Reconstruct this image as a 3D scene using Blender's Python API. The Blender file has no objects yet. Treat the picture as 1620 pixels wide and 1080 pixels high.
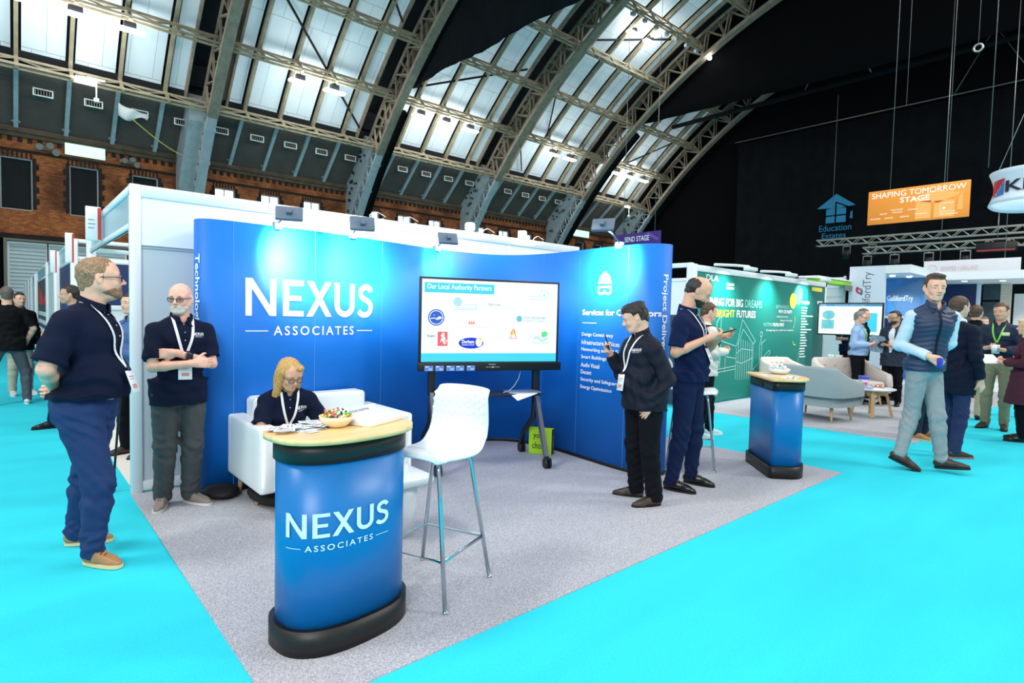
import bpy, bmesh, math, random
import numpy as np
from mathutils import Vector, Matrix

SC = bpy.context.scene
COL = SC.collection
PI = math.pi

# ------------------------------------------------------------ camera
EYE = 1.53
def set_camera(focal_px=909.85, yaw=0.847898, pitch=-0.0462052, roll=0.0236886):
    f = Vector((math.cos(pitch)*math.cos(yaw), math.cos(pitch)*math.sin(yaw), math.sin(pitch)))
    r0 = Vector((math.sin(yaw), -math.cos(yaw), 0)); u0 = r0.cross(f)
    r = r0*math.cos(roll) + u0*math.sin(roll)
    u = u0*math.cos(roll) - r0*math.sin(roll)
    m = Matrix(((r.x, u.x, -f.x, 0), (r.y, u.y, -f.y, 0), (r.z, u.z, -f.z, EYE), (0, 0, 0, 1)))
    cd = bpy.data.cameras.new('camera'); cd.sensor_width = 36; cd.lens = focal_px*36/1620
    cd.clip_start = 0.05; cd.clip_end = 400
    co = bpy.data.objects.new('camera', cd); COL.objects.link(co); co.matrix_world = m
    SC.camera = co
set_camera()

# ------------------------------------------------------------ colour management, world, lights
SC.view_settings.view_transform = 'Standard'
SC.view_settings.look = 'None'
SC.view_settings.exposure = 0.08
SC.view_settings.gamma = 1.0
SC.view_settings.use_curve_mapping = False
SC.cycles.use_denoising = True
SC.cycles.max_bounces = 6
SC.cycles.diffuse_bounces = 3
SC.cycles.glossy_bounces = 3
SC.cycles.transmission_bounces = 4
SC.cycles.transparent_max_bounces = 8
SC.cycles.sample_clamp_indirect = 4
SC.cycles.caustics_reflective = False
SC.cycles.caustics_refractive = False

world = bpy.data.worlds.new('world'); SC.world = world
world.use_nodes = True
bg = world.node_tree.nodes['Background']
bg.inputs[0].default_value = (0.95, 0.97, 1.0, 1); bg.inputs[1].default_value = 0.60

def area_lamp(name, loc, target, sx, sy, power, color=(1, 1, 1)):
    ld = bpy.data.lights.new(name, 'AREA'); ld.shape = 'RECTANGLE'; ld.size = sx; ld.size_y = sy
    ld.energy = power; ld.color = color
    o = bpy.data.objects.new(name, ld); COL.objects.link(o); o.location = loc
    o.rotation_euler = (Vector(target)-Vector(loc)).to_track_quat('-Z', 'Y').to_euler()
    return o
# unseen area lights out of frame standing in for hall lamps above the aisles
area_lamp('unseen_light_bank', (0.5, 0.0, 13.0), (2.5, 3.0, 0), 9, 9, 260, (1.0, 0.98, 0.95))
area_lamp('unseen_light_bank', (10.0, 2.0, 15.0), (10.5, 3.0, 0), 12, 9, 380, (1.0, 0.98, 0.95))
area_lamp('unseen_light_bank', (1.0, 16.0, 15.0), (1.0, 15.0, 0), 12, 12, 420, (1.0, 0.98, 0.95))
area_lamp('unseen_light_bank', (16.0, 0.5, 12.5), (16.5, 3.5, 0), 8, 6, 650, (1.0, 0.98, 0.96))  # added fill to brighten the stands on the right
def bulb(loc, power, r=1.5, color=(1, 0.96, 0.88)):  # unseen point lights added to brighten the roof ribs
    ld = bpy.data.lights.new('rib_fill_light', 'POINT'); ld.energy = power; ld.shadow_soft_size = r; ld.color = color
    o = bpy.data.objects.new('rib_fill_light', ld); COL.objects.link(o); o.location = loc
bulb((-6, 6, 12), 3000); bulb((14, -8, 13), 3800); bulb((30, -8, 13), 3400)
area_lamp('unseen_light_bank', (-5.0, -4.0, 7.0), (2.5, 4.0, 1.0), 5, 4, 700, (1.0, 0.98, 0.96))  # low fill added behind the camera for people and upright surfaces

# ------------------------------------------------------------ materials
def lin(c):
    return tuple(((v/255)/12.92 if v/255 <= 0.04045 else ((v/255+0.055)/1.055)**2.4) for v in c)
MATS = {}
def mat(name, rgb, rough=0.6, metal=0.0, emit=0.0, noise=0.0, nscale=20.0, bump=0.0, bscale=200.0, alpha=1.0, coat=0.0, spec=0.5, stretch=None, ecol=None):
    """procedural material: rgb is sRGB 0-255"""
    if name in MATS: return MATS[name]
    m = bpy.data.materials.new(name); m.use_nodes = True
    nt = m.node_tree; b = nt.nodes['Principled BSDF']
    c = lin(rgb)
    b.inputs['Base Color'].default_value = (*c, 1)
    b.inputs['Roughness'].default_value = rough
    b.inputs['Metallic'].default_value = metal
    b.inputs['Specular IOR Level'].default_value = spec
    if coat: b.inputs['Coat Weight'].default_value = coat
    if emit:
        b.inputs['Emission Color'].default_value = (*(lin(ecol) if ecol else c), 1); b.inputs['Emission Strength'].default_value = emit
    if alpha < 1: b.inputs['Alpha'].default_value = alpha
    if noise or bump:
        tc = nt.nodes.new('ShaderNodeTexCoord'); src = tc.outputs['Object']
        if stretch:
            mp = nt.nodes.new('ShaderNodeMapping'); mp.inputs['Scale'].default_value = stretch
            nt.links.new(src, mp.inputs[0]); src = mp.outputs[0]
    if noise:
        n = nt.nodes.new('ShaderNodeTexNoise'); n.inputs['Scale'].default_value = nscale; n.inputs['Detail'].default_value = 4
        nt.links.new(src, n.inputs['Vector'])
        r = nt.nodes.new('ShaderNodeMapRange'); r.inputs[1].default_value = 0.3; r.inputs[2].default_value = 0.7
        r.inputs[3].default_value = 1-noise; r.inputs[4].default_value = 1+noise
        nt.links.new(n.outputs[0], r.inputs[0])
        mx = nt.nodes.new('ShaderNodeVectorMath'); mx.operation = 'SCALE'; mx.inputs[0].default_value = c
        nt.links.new(r.outputs[0], mx.inputs['Scale']); nt.links.new(mx.outputs[0], b.inputs['Base Color'])
    if bump:
        n2 = nt.nodes.new('ShaderNodeTexNoise'); n2.inputs['Scale'].default_value = bscale; n2.inputs['Detail'].default_value = 3
        nt.links.new(src, n2.inputs['Vector'])
        bp = nt.nodes.new('ShaderNodeBump'); bp.inputs['Strength'].default_value = bump; bp.inputs['Distance'].default_value = 0.01
        nt.links.new(n2.outputs[0], bp.inputs['Height']); nt.links.new(bp.outputs[0], b.inputs['Normal'])
    MATS[name] = m
    return m

def brick_mat():
    m = bpy.data.materials.new('brick'); m.use_nodes = True; nt = m.node_tree; b = nt.nodes['Principled BSDF']
    tc = nt.nodes.new('ShaderNodeTexCoord'); sp = nt.nodes.new('ShaderNodeSeparateXYZ'); cb = nt.nodes.new('ShaderNodeCombineXYZ')
    nt.links.new(tc.outputs['Object'], sp.inputs[0]); nt.links.new(sp.outputs[0], cb.inputs[0]); nt.links.new(sp.outputs[2], cb.inputs[1])
    br = nt.nodes.new('ShaderNodeTexBrick'); br.inputs['Scale'].default_value = 1.0
    br.inputs['Brick Width'].default_value = 0.24; br.inputs['Row Height'].default_value = 0.085; br.inputs['Mortar Size'].default_value = 0.008
    br.inputs['Color1'].default_value = (*lin((196, 116, 62)), 1); br.inputs['Color2'].default_value = (*lin((150, 74, 42)), 1)
    br.inputs['Mortar'].default_value = (*lin((112, 84, 56)), 1)
    nt.links.new(cb.outputs[0], br.inputs['Vector'])
    n = nt.nodes.new('ShaderNodeTexNoise'); n.inputs['Scale'].default_value = 0.55; n.inputs['Detail'].default_value = 6
    nt.links.new(tc.outputs['Object'], n.inputs['Vector'])
    r = nt.nodes.new('ShaderNodeValToRGB'); r.color_ramp.elements[0].position = 0.36; r.color_ramp.elements[0].color = (0.16, 0.13, 0.12, 1)
    r.color_ramp.elements[1].position = 0.58; r.color_ramp.elements[1].color = (1, 1, 1, 1)
    nt.links.new(n.outputs[0], r.inputs[0])
    mx = nt.nodes.new('ShaderNodeMix'); mx.data_type = 'RGBA'; mx.blend_type = 'MULTIPLY'; mx.inputs[0].default_value = 0.8
    nt.links.new(br.outputs[0], mx.inputs[6]); nt.links.new(r.outputs[0], mx.inputs[7]); nt.links.new(mx.outputs[2], b.inputs['Base Color'])
    b.inputs['Roughness'].default_value = 0.9
    return m

def carpet_mat(name, rgb, var=0.18, scale=160, rgb2=None):
    m = bpy.data.materials.new(name); m.use_nodes = True; nt = m.node_tree; b = nt.nodes['Principled BSDF']
    tc = nt.nodes.new('ShaderNodeTexCoord')
    n = nt.nodes.new('ShaderNodeTexNoise'); n.inputs['Scale'].default_value = scale; n.inputs['Detail'].default_value = 4; n.inputs['Roughness'].default_value = 0.8
    n2 = nt.nodes.new('ShaderNodeTexNoise'); n2.inputs['Scale'].default_value = 1.3; n2.inputs['Detail'].default_value = 5
    nt.links.new(tc.outputs['Object'], n.inputs['Vector'])
    mp = nt.nodes.new('ShaderNodeMapping'); mp.inputs['Scale'].default_value = (0.5, 2.2, 1)
    nt.links.new(tc.outputs['Object'], mp.inputs[0]); nt.links.new(mp.outputs[0], n2.inputs['Vector'])
    c = lin(rgb); c2 = lin(rgb2) if rgb2 else tuple(v*(1-var) for v in c)
    r = nt.nodes.new('ShaderNodeValToRGB'); r.color_ramp.elements[0].position = 0.35; r.color_ramp.elements[0].color = (*c2, 1)
    r.color_ramp.elements[1].position = 0.65; r.color_ramp.elements[1].color = (*[min(1, v*(1+var*0.5)) for v in c], 1)
    nt.links.new(n.outputs[0], r.inputs[0])
    r2 = nt.nodes.new('ShaderNodeMapRange'); r2.inputs[1].default_value = 0.3; r2.inputs[2].default_value = 0.7; r2.inputs[3].default_value = 0.93; r2.inputs[4].default_value = 1.04
    nt.links.new(n2.outputs[0], r2.inputs[0])
    sc = nt.nodes.new('ShaderNodeVectorMath'); sc.operation = 'SCALE'
    nt.links.new(r.outputs[0], sc.inputs[0]); nt.links.new(r2.outputs[0], sc.inputs['Scale']); nt.links.new(sc.outputs[0], b.inputs['Base Color'])
    bp = nt.nodes.new('ShaderNodeBump'); bp.inputs['Strength'].default_value = 0.35; bp.inputs['Distance'].default_value = 0.004
    nt.links.new(n.outputs[0], bp.inputs['Height']); nt.links.new(bp.outputs[0], b.inputs['Normal'])
    b.inputs['Roughness'].default_value = 0.95; b.inputs['Specular IOR Level'].default_value = 0.1
    return m

def wood_mat(name, rgb, rgb2, scale=(1, 1, 14)):
    m = bpy.data.materials.new(name); m.use_nodes = True; nt = m.node_tree; b = nt.nodes['Principled BSDF']
    tc = nt.nodes.new('ShaderNodeTexCoord'); mp = nt.nodes.new('ShaderNodeMapping'); mp.inputs['Scale'].default_value = scale
    n = nt.nodes.new('ShaderNodeTexNoise'); n.inputs['Scale'].default_value = 3; n.inputs['Detail'].default_value = 6
    nt.links.new(tc.outputs['Object'], mp.inputs[0]); nt.links.new(mp.outputs[0], n.inputs['Vector'])
    r = nt.nodes.new('ShaderNodeValToRGB'); r.color_ramp.elements[0].position = 0.35; r.color_ramp.elements[0].color = (*lin(rgb2), 1)
    r.color_ramp.elements[1].position = 0.65; r.color_ramp.elements[1].color = (*lin(rgb), 1)
    nt.links.new(n.outputs[0], r.inputs[0]); nt.links.new(r.outputs[0], b.inputs['Base Color']); b.inputs['Roughness'].default_value = 0.45
    return m

def hair_mat(name, rgb, rgb2):
    m = bpy.data.materials.new(name); m.use_nodes = True; nt = m.node_tree; b = nt.nodes['Principled BSDF']
    tc = nt.nodes.new('ShaderNodeTexCoord'); mp = nt.nodes.new('ShaderNodeMapping'); mp.inputs['Scale'].default_value = (60, 260, 60)
    n = nt.nodes.new('ShaderNodeTexNoise'); n.inputs['Scale'].default_value = 1.5; n.inputs['Detail'].default_value = 3
    nt.links.new(tc.outputs['Object'], mp.inputs[0]); nt.links.new(mp.outputs[0], n.inputs['Vector'])
    r = nt.nodes.new('ShaderNodeValToRGB'); r.color_ramp.elements[0].position = 0.35; r.color_ramp.elements[0].color = (*lin(rgb2), 1)
    r.color_ramp.elements[1].position = 0.65; r.color_ramp.elements[1].color = (*lin(rgb), 1)
    nt.links.new(n.outputs[0], r.inputs[0]); nt.links.new(r.outputs[0], b.inputs['Base Color'])
    bp = nt.nodes.new('ShaderNodeBump'); bp.inputs['Strength'].default_value = 0.6; bp.inputs['Distance'].default_value = 0.004
    nt.links.new(n.outputs[0], bp.inputs['Height']); nt.links.new(bp.outputs[0], b.inputs['Normal'])
    b.inputs['Roughness'].default_value = 0.5
    return m

def glass_mat(name, tint=(1, 1, 1), rough=0.02, mixv=0.12):
    m = bpy.data.materials.new(name); m.use_nodes = True; nt = m.node_tree; nt.nodes.remove(nt.nodes['Principled BSDF'])
    tr = nt.nodes.new('ShaderNodeBsdfTransparent'); tr.inputs[0].default_value = (*tint, 1)
    gl = nt.nodes.new('ShaderNodeBsdfGlossy'); gl.inputs['Roughness'].default_value = rough
    mx = nt.nodes.new('ShaderNodeMixShader'); mx.inputs[0].default_value = mixv
    nt.links.new(tr.outputs[0], mx.inputs[1]); nt.links.new(gl.outputs[0], mx.inputs[2])
    nt.links.new(mx.outputs[0], nt.nodes['Material Output'].inputs[0])
    return m

# ------------------------------------------------------------ object helpers
def link(o, parent=None):
    COL.objects.link(o)
    if parent is not None: o.parent = parent
    return o
def mesh_obj(name, verts, faces, m, parent=None, smooth=False, fmat=None):
    me = bpy.data.meshes.new(name)
    verts = np.asarray(verts, dtype=np.float32)
    if len(faces) and isinstance(faces, np.ndarray):
        nf = len(faces); k = faces.shape[1]
        me.vertices.add(len(verts)); me.vertices.foreach_set('co', verts.ravel())
        me.loops.add(nf*k); me.loops.foreach_set('vertex_index', faces.astype(np.int32).ravel())
        me.polygons.add(nf); me.polygons.foreach_set('loop_start', np.arange(0, nf*k, k, dtype=np.int32))
        me.update(calc_edges=True)
    else:
        me.from_pydata([tuple(v) for v in verts], [], faces)
    for q in (m if isinstance(m, (list, tuple)) else [m]): me.materials.append(q)
    if fmat is not None: me.polygons.foreach_set('material_index', np.asarray(fmat, dtype=np.int32))
    if smooth: me.polygons.foreach_set('use_smooth', np.ones(len(me.polygons), dtype=bool))
    me.validate(); me.update()
    return link(bpy.data.objects.new(name, me), parent)
def tag(o, label=None, cat=None, group=None, kind=None):
    if label: o['label'] = label
    if cat: o['category'] = cat
    if group: o['group'] = group
    if kind: o['kind'] = kind
    return o
def thing(name, label, cat, loc=(0, 0, 0), rz=0.0, group=None):
    o = bpy.data.objects.new(name, None); o.empty_display_size = 0.1; link(o)
    o.location = loc; o.rotation_euler = (0, 0, rz)
    return tag(o, label, cat, group)
def copy_tree(o, parent=None):
    c = o.copy(); link(c, parent)
    for ch in [x for x in bpy.data.objects if x.parent == o]: copy_tree(ch, c)
    return c

class MB:
    """collects shapes for ONE mesh object"""
    def __init__(s): s.v = []; s.f = []; s.sm = []
    def add(s, vs, fs, smooth=False, M=None):
        n = len(s.v)
        if M is not None: vs = [M @ Vector(v) for v in vs]
        s.v += [tuple(v) for v in vs]; s.f += [tuple(i+n for i in f) for f in fs]; s.sm += [smooth]*len(fs); return s
    def box(s, a, b, M=None):
        (x0, y0, z0), (x1, y1, z1) = a, b
        return s.add([(x0, y0, z0), (x1, y0, z0), (x1, y1, z0), (x0, y1, z0), (x0, y0, z1), (x1, y0, z1), (x1, y1, z1), (x0, y1, z1)],
                     [(0, 3, 2, 1), (4, 5, 6, 7), (0, 1, 5, 4), (1, 2, 6, 5), (2, 3, 7, 6), (3, 0, 4, 7)], False, M)
    def rbox(s, a, b, r=0.01, seg=2, M=None):
        bm = bmesh.new(); bmesh.ops.create_cube(bm, size=1)
        for v in bm.verts: v.co = Vector([(a[i]+b[i])/2 + v.co[i]*(b[i]-a[i]) for i in range(3)])
        bmesh.ops.bevel(bm, geom=list(bm.edges), offset=r, segments=seg, profile=0.5, affect='EDGES')
        bm.verts.index_update()
        s.add([v.co.copy() for v in bm.verts], [[v.index for v in f.verts] for f in bm.faces], True, M); bm.free(); return s
    def prism(s, pts, z0, z1, M=None, smooth=False):
        n = len(pts); area = sum(pts[i][0]*pts[(i+1) % n][1]-pts[(i+1) % n][0]*pts[i][1] for i in range(n))
        if area < 0: pts = pts[::-1]
        vs = [(p[0], p[1], z0) for p in pts]+[(p[0], p[1], z1) for p in pts]
        base = len(s.v)
        s.add(vs, [tuple(range(n))[::-1], tuple(range(n, 2*n))], False, M)
        m = len(s.v)-2*n
        s.f += [(m+i, m+(i+1) % n, m+n+(i+1) % n, m+n+i) for i in range(n)]; s.sm += [smooth]*n
        return s
    def tube(s, pts, r, n=8, closed=False, M=None, caps=True):
        pts = [Vector(p) for p in pts]; k = len(pts); rr = r if isinstance(r, (list, tuple)) else [r]*k
        vs = []; prev = None
        for i, p in enumerate(pts):
            a = pts[(i-1) % k] if (closed or i) else p; b = pts[(i+1) % k] if (closed or i < k-1) else p
            d = (b-a).normalized() if (b-a).length > 1e-9 else Vector((0, 0, 1))
            if prev is None:
                ref = Vector((0, 0, 1)) if abs(d.z) < 0.9 else Vector((1, 0, 0)); x = d.cross(ref).normalized()
            else:
                x = (prev-d*prev.dot(d))
                x = x.normalized() if x.length > 1e-6 else d.orthogonal().normalized()
            prev = x; y = d.cross(x)
            vs += [p+(x*math.cos(2*PI*j/n)+y*math.sin(2*PI*j/n))*rr[i] for j in range(n)]
        fs = []
        for i in range(k if closed else k-1):
            for j in range(n):
                a = i*n+j; b = i*n+(j+1) % n; c = ((i+1) % k)*n+(j+1) % n; d = ((i+1) % k)*n+j
                fs.append((a, b, c, d))
        s.add(vs, fs, True, M)
        if not closed and caps:
            m = len(s.v)-len(vs); s.f += [tuple(m+j for j in range(n))[::-1], tuple(m+(k-1)*n+j for j in range(n))]; s.sm += [False, False]
        return s
    def cyl(s, a, b, r0, r1=None, n=16, M=None): return s.tube([a, b], [r0, r0 if r1 is None else r1], n, M=M)
    def lathe(s, prof, n=32, c=(0, 0, 0), M=None):
        vs = [(c[0]+r*math.cos(2*PI*j/n), c[1]+r*math.sin(2*PI*j/n), c[2]+z) for r, z in prof for j in range(n)]
        fs = [(i*n+j, i*n+(j+1) % n, (i+1)*n+(j+1) % n, (i+1)*n+j) for i in range(len(prof)-1) for j in range(n)]
        return s.add(vs, fs, True, M)
    def beam(s, a, b, w, h, up=(0, 0, 1)):
        a = Vector(a); b = Vector(b); d = (b-a); L = d.length; d.normalize(); u = Vector(up)
        x = d.cross(u)
        if x.length < 1e-4: x = d.orthogonal()
        x.normalize(); y = x.cross(d)
        M = Matrix(((x.x, d.x, y.x, a.x), (x.y, d.y, y.y, a.y), (x.z, d.z, y.z, a.z), (0, 0, 0, 1)))
        return s.box((-w/2, 0, -h/2), (w/2, L, h/2), M)
    def sphere(s, c, r, n=12, sc=(1, 1, 1), M=None):
        vs = []; fs = []
        for i in range(n+1):
            t = PI*i/n
            for j in range(n*2): vs.append((c[0]+r*sc[0]*math.sin(t)*math.cos(PI*j/n), c[1]+r*sc[1]*math.sin(t)*math.sin(PI*j/n), c[2]+r*sc[2]*math.cos(t)))
        for i in range(n):
            for j in range(n*2): fs.append((i*2*n+j, (i+1)*2*n+j, (i+1)*2*n+(j+1) % (2*n), i*2*n+(j+1) % (2*n)))
        return s.add(vs, fs, True, M)
    def build(s, name, m, parent=None, smooth=None):
        o = mesh_obj(name, s.v, s.f, m, parent)
        if len(o.data.polygons) == len(s.sm): o.data.polygons.foreach_set('use_smooth', [bool(q) if smooth is None else smooth for q in s.sm])
        return o

# lettering: Blender's own font turned into mesh data (x right, y up), then mapped onto a surface
def text_data(s, size, align='LEFT', bold=0.0, sx=1.0, spacing=1.0, cut=None):
    cu = bpy.data.curves.new('t', 'FONT'); cu.body = s; cu.size = size; cu.align_x = align; cu.offset = bold*size
    cu.resolution_u = 3; cu.space_character = spacing
    ob = bpy.data.objects.new('t', cu); COL.objects.link(ob)
    dg = bpy.context.evaluated_depsgraph_get(); me = ob.evaluated_get(dg).to_mesh()
    bm = bmesh.new(); bm.from_mesh(me)
    if cut:
        xs = [v.co.x for v in bm.verts]
        if xs:
            x = min(xs)+cut
            while x < max(xs):
                bmesh.ops.bisect_plane(bm, geom=bm.verts[:]+bm.edges[:]+bm.faces[:], plane_co=(x, 0, 0), plane_no=(1, 0, 0)); x += cut
    bm.verts.index_update()
    v = [(p.co.x*sx, p.co.y) for p in bm.verts]; f = [[q.index for q in fc.verts] for fc in bm.faces]
    bm.free(); ob.evaluated_get(dg).to_mesh_clear(); bpy.data.objects.remove(ob); bpy.data.curves.remove(cu)
    return v, f
def put_flat(name, data, m, fn, parent=None):
    """data=(2d verts, faces) mapped by fn(x,y)->3d"""
    v, f = data
    return mesh_obj(name, [fn(*p) for p in v], f, m, parent)
def merge(*ds):
    V = []; Fc = []
    for v, f in ds:
        n = len(V); V += v; Fc += [[i+n for i in q] for q in f]
    return V, Fc
def shift(d, dx, dy, sx=1, sy=1): return [(x*sx+dx, y*sy+dy) for x, y in d[0]], d[1]
def rect2(x0, y0, x1, y1, n=1):
    v = []; f = []
    for i in range(n+1): v += [(x0+(x1-x0)*i/n, y0), (x0+(x1-x0)*i/n, y1)]
    for i in range(n): f.append([2*i, 2*i+2, 2*i+3, 2*i+1])
    return v, f
def poly2(pts): return list(pts), [list(range(len(pts)))]
def stroke2(pts, w, closed=False):
    """polyline of width w as quads with mitred joints"""
    P = [Vector((p[0], p[1])) for p in pts]; k = len(P); V = []; Fc = []
    for i, p in enumerate(P):
        a = P[(i-1) % k] if (closed or i) else None; b = P[(i+1) % k] if (closed or i < k-1) else None
        d1 = (p-a).normalized() if a is not None else None; d2 = (b-p).normalized() if b is not None else None
        if d1 is None: d1 = d2
        if d2 is None: d2 = d1
        n1 = Vector((-d1.y, d1.x)); n2 = Vector((-d2.y, d2.x)); n = (n1+n2)
        n = n.normalized() if n.length > 1e-6 else n1
        q = w/2/max(0.4, n.dot(n1)); V += [tuple(p+n*q), tuple(p-n*q)]
    for i in range(k if closed else k-1):
        j = (i+1) % k; Fc.append([2*i, 2*i+1, 2*j+1, 2*j])
    return V, Fc
def disc2(cx, cy, rx, ry=None, n=28):
    ry = rx if ry is None else ry
    return poly2([(cx+rx*math.cos(2*PI*i/n), cy+ry*math.sin(2*PI*i/n)) for i in range(n)])
def ring2(cx, cy, r, w, a0=0, a1=360, n=32):
    pts = [(cx+r*math.cos(math.radians(a0+(a1-a0)*i/n)), cy+r*math.sin(math.radians(a0+(a1-a0)*i/n))) for i in range(n+1)]
    return stroke2(pts if a1-a0 < 360 else pts[:-1], w, closed=a1-a0 >= 360)
# ------------------------------------------------------------ hall: floor, brick wall, arched roof
YW = 41.5; YC = 6.6; ZC = -14.0
def arc(R, deg): a = math.radians(deg); return YC+R*math.cos(a), ZC+R*math.sin(a)
def struct(o): o['kind'] = 'structure'; return o
M_CYAN = carpet_mat('cyan_carpet', (52, 214, 234), 0.10, 90)
M_GREY = carpet_mat('grey_carpet', (194, 197, 205), 0.3, 120, (134, 139, 150))
M_BRICK = brick_mat()
M_BLACKEN = mat('soot_black_brick', (40, 34, 32), 0.95, noise=0.3, nscale=3)
M_BLACK = mat('black_drape', (9, 10, 12), 0.95, spec=0.1)
M_DRAPE = mat('charcoal_drape', (21, 24, 29), 0.95, spec=0.1, noise=0.2, nscale=1.0)
M_IRON = mat('weathered_cream_iron', (152, 143, 120), 0.7, noise=0.2, nscale=2)
M_IRON2 = mat('brown_grey_iron', (146, 134, 118), 0.7, noise=0.2, nscale=3)
M_BLUE = mat('pale_blue_iron', (172, 184, 190), 0.6, noise=0.12, nscale=3)
M_ROOFDARK = mat('dark_roof_lining', (26, 27, 34), 0.9)
M_EAVE = mat('grey_corrugated_lining', (88, 83, 78), 0.8, noise=0.12, nscale=1)
M_WHITE = mat('white_gloss_panel', (232, 238, 242), 0.45)
M_WHITEP = mat('white_metal', (225, 232, 236), 0.35)
M_GREYP = mat('pale_grey_panel', (206, 215, 220), 0.5)
M_LAMP = mat('lit_tube', (255, 255, 250), 0.5, emit=22)
M_BLACKPL = mat('black_plastic', (14, 15, 17), 0.45)
M_STEEL = mat('galvanised_steel', (150, 152, 150), 0.35, metal=0.8)

struct(MB().box((-30, -25, -0.05), (75, YW, 0)).build('floor', M_CYAN))

# brick wall with openings for windows left as recesses in front of dark panes
wall = MB()
wx = [(-0.12, 1.23, 'dark'), (2.84, 4.19, 'dark'), (5.84, 7.19, 'dark')]
for k in range(4):
    X = 9.1+10.67*k
    for c in (1.9, 4.82, 7.78): wx.append((X+c-0.62, X+c+0.62, 'lit' if k < 3 else 'dark'))
z0, z1 = 6.6, 9.4
xs = -12.0
for a, b, _ in sorted(wx):
    wall.box((xs, YW, 0), (a, YW+0.5, 14)); wall.box((a, YW, 0), (b, YW+0.5, z0)); wall.box((a, YW, z1), (b, YW+0.5, 14)); xs = b
wall.box((xs, YW, 0), (62, YW+0.5, 14))
wall_o = struct(wall.build('wall_left', M_BRICK))
tr = MB().box((-12, YW-0.28, 10.72), (62, YW, 11.0)).box((-12, YW-0.16, 10.5), (62, YW, 10.72))
struct(tr.build('trim_1', mat('brown_stone_cornice', (92, 78, 64), 0.9, noise=0.3, nscale=2)))
tr = MB().box((-12, YW-0.08, 9.72), (62, YW, 9.86)).box((-12, YW-0.16, 5.0), (62, YW, 5.3))
struct(tr.build('trim_2', M_BLACKEN))
tr = MB()
for i in range(150):
    x = -4+i*0.42
    tr.box((x, YW-0.06, 10.25), (x+0.2, YW, 10.5))
struct(tr.build('trim_3', M_BLACKEN))
M_CURT = mat('black_window_blind', (18, 22, 26), 0.9, noise=0.25, nscale=2, stretch=(3, 1, 0.3))
M_SKYL = mat('daylit_window_glass', (235, 245, 255), 0.5, emit=1.6)
for i, (a, b, kind) in enumerate(sorted(wx)):
    w = MB().box((a, YW+0.25, z0), (b, YW+0.3, z1)).build('window_%d' % (i+1), M_SKYL if kind == 'lit' else M_CURT); struct(w)
    f = MB()
    for q in ((a, a+0.06), (b-0.06, b)): f.box((q[0], YW+0.1, z0+0.06), (q[1], YW+0.25, z1-0.06))
    f.box((a, YW+0.1, z1-0.06), (b, YW+0.25, z1)).box((a, YW+0.1, z0), (b, YW+0.25, z0+0.06))
    if kind == 'lit': f.box(((a+b)/2-0.025, YW+0.1, z0), ((a+b)/2+0.025, YW+0.25, z1))
    f.build('window_frame', mat('pale_window_frame', (170, 180, 186), 0.6), w)
    q = MB()                                           # blackened quoins and arch bricks round the opening
    for j in range(9):
        zz = z0+0.1+j*0.31; d = 0.28 if j % 2 else 0.16
        q.box((a-d, YW-0.05, zz), (a, YW, zz+0.29)).box((b, YW-0.05, zz), (b+d, YW, zz+0.29))
    for j in range(8):
        xx = a-0.1+(b-a+0.2)*j/8; q.box((xx, YW-0.05, z1+0.02), (xx+(b-a)/16, YW, z1+0.3))
    q.build('quoins', M_BLACKEN, w)
# the lit signs on the wall
for i, (x0, x1, zb, zt, lb) in enumerate(((2.64, 4.5, 9.96, 10.6, 'glowing pale green wall light box above the dark windows on the left'),
                                     (44.7, 47.1, 9.95, 10.62, 'glowing pale green light box far along the brick wall beside a blue iron bracket'))):
    t = thing('light_box', lb, 'light', ((x0+x1)/2, YW-0.16, zb))
    MB().rbox((-(x1-x0)/2, -0.05, 0), ((x1-x0)/2, 0.05, zt-zb), 0.03).build('lit_face', mat('green_white_lit_face', (150, 240, 200), 0.4, emit=1.1, ecol=(205, 255, 226)), t)
    MB().box((-(x1-x0)/2, 0.05, 0.05), ((x1-x0)/2, 0.12, zt-zb-0.05)).build('housing', M_BLACKPL, t)
for x, s, lb in ((1.75, 1.3, 'grey loudspeaker cluster on the brick wall left of the green light box'), (5.6, 1.1, 'grey loudspeaker cluster on the brick wall right of the green light box')):
    t = thing('speaker_cluster', lb, 'loudspeaker', (x, YW-0.3, 10.1))
    for j, (dx, dz) in enumerate(((-0.25, 0.05), (0.1, 0.15), (0.3, -0.1))):
        MB().cyl((dx*s, 0.05, dz*s), (dx*s+0.1, -0.25, dz*s-0.1), 0.07*s, 0.14*s, 14).build('horn', mat('dusty_grey', (140, 138, 130), 0.7), t)
    MB().box((-0.4, 0.1, -0.1), (0.4, 0.29, 0.1)).build('bracket', M_IRON2, t)
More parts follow.
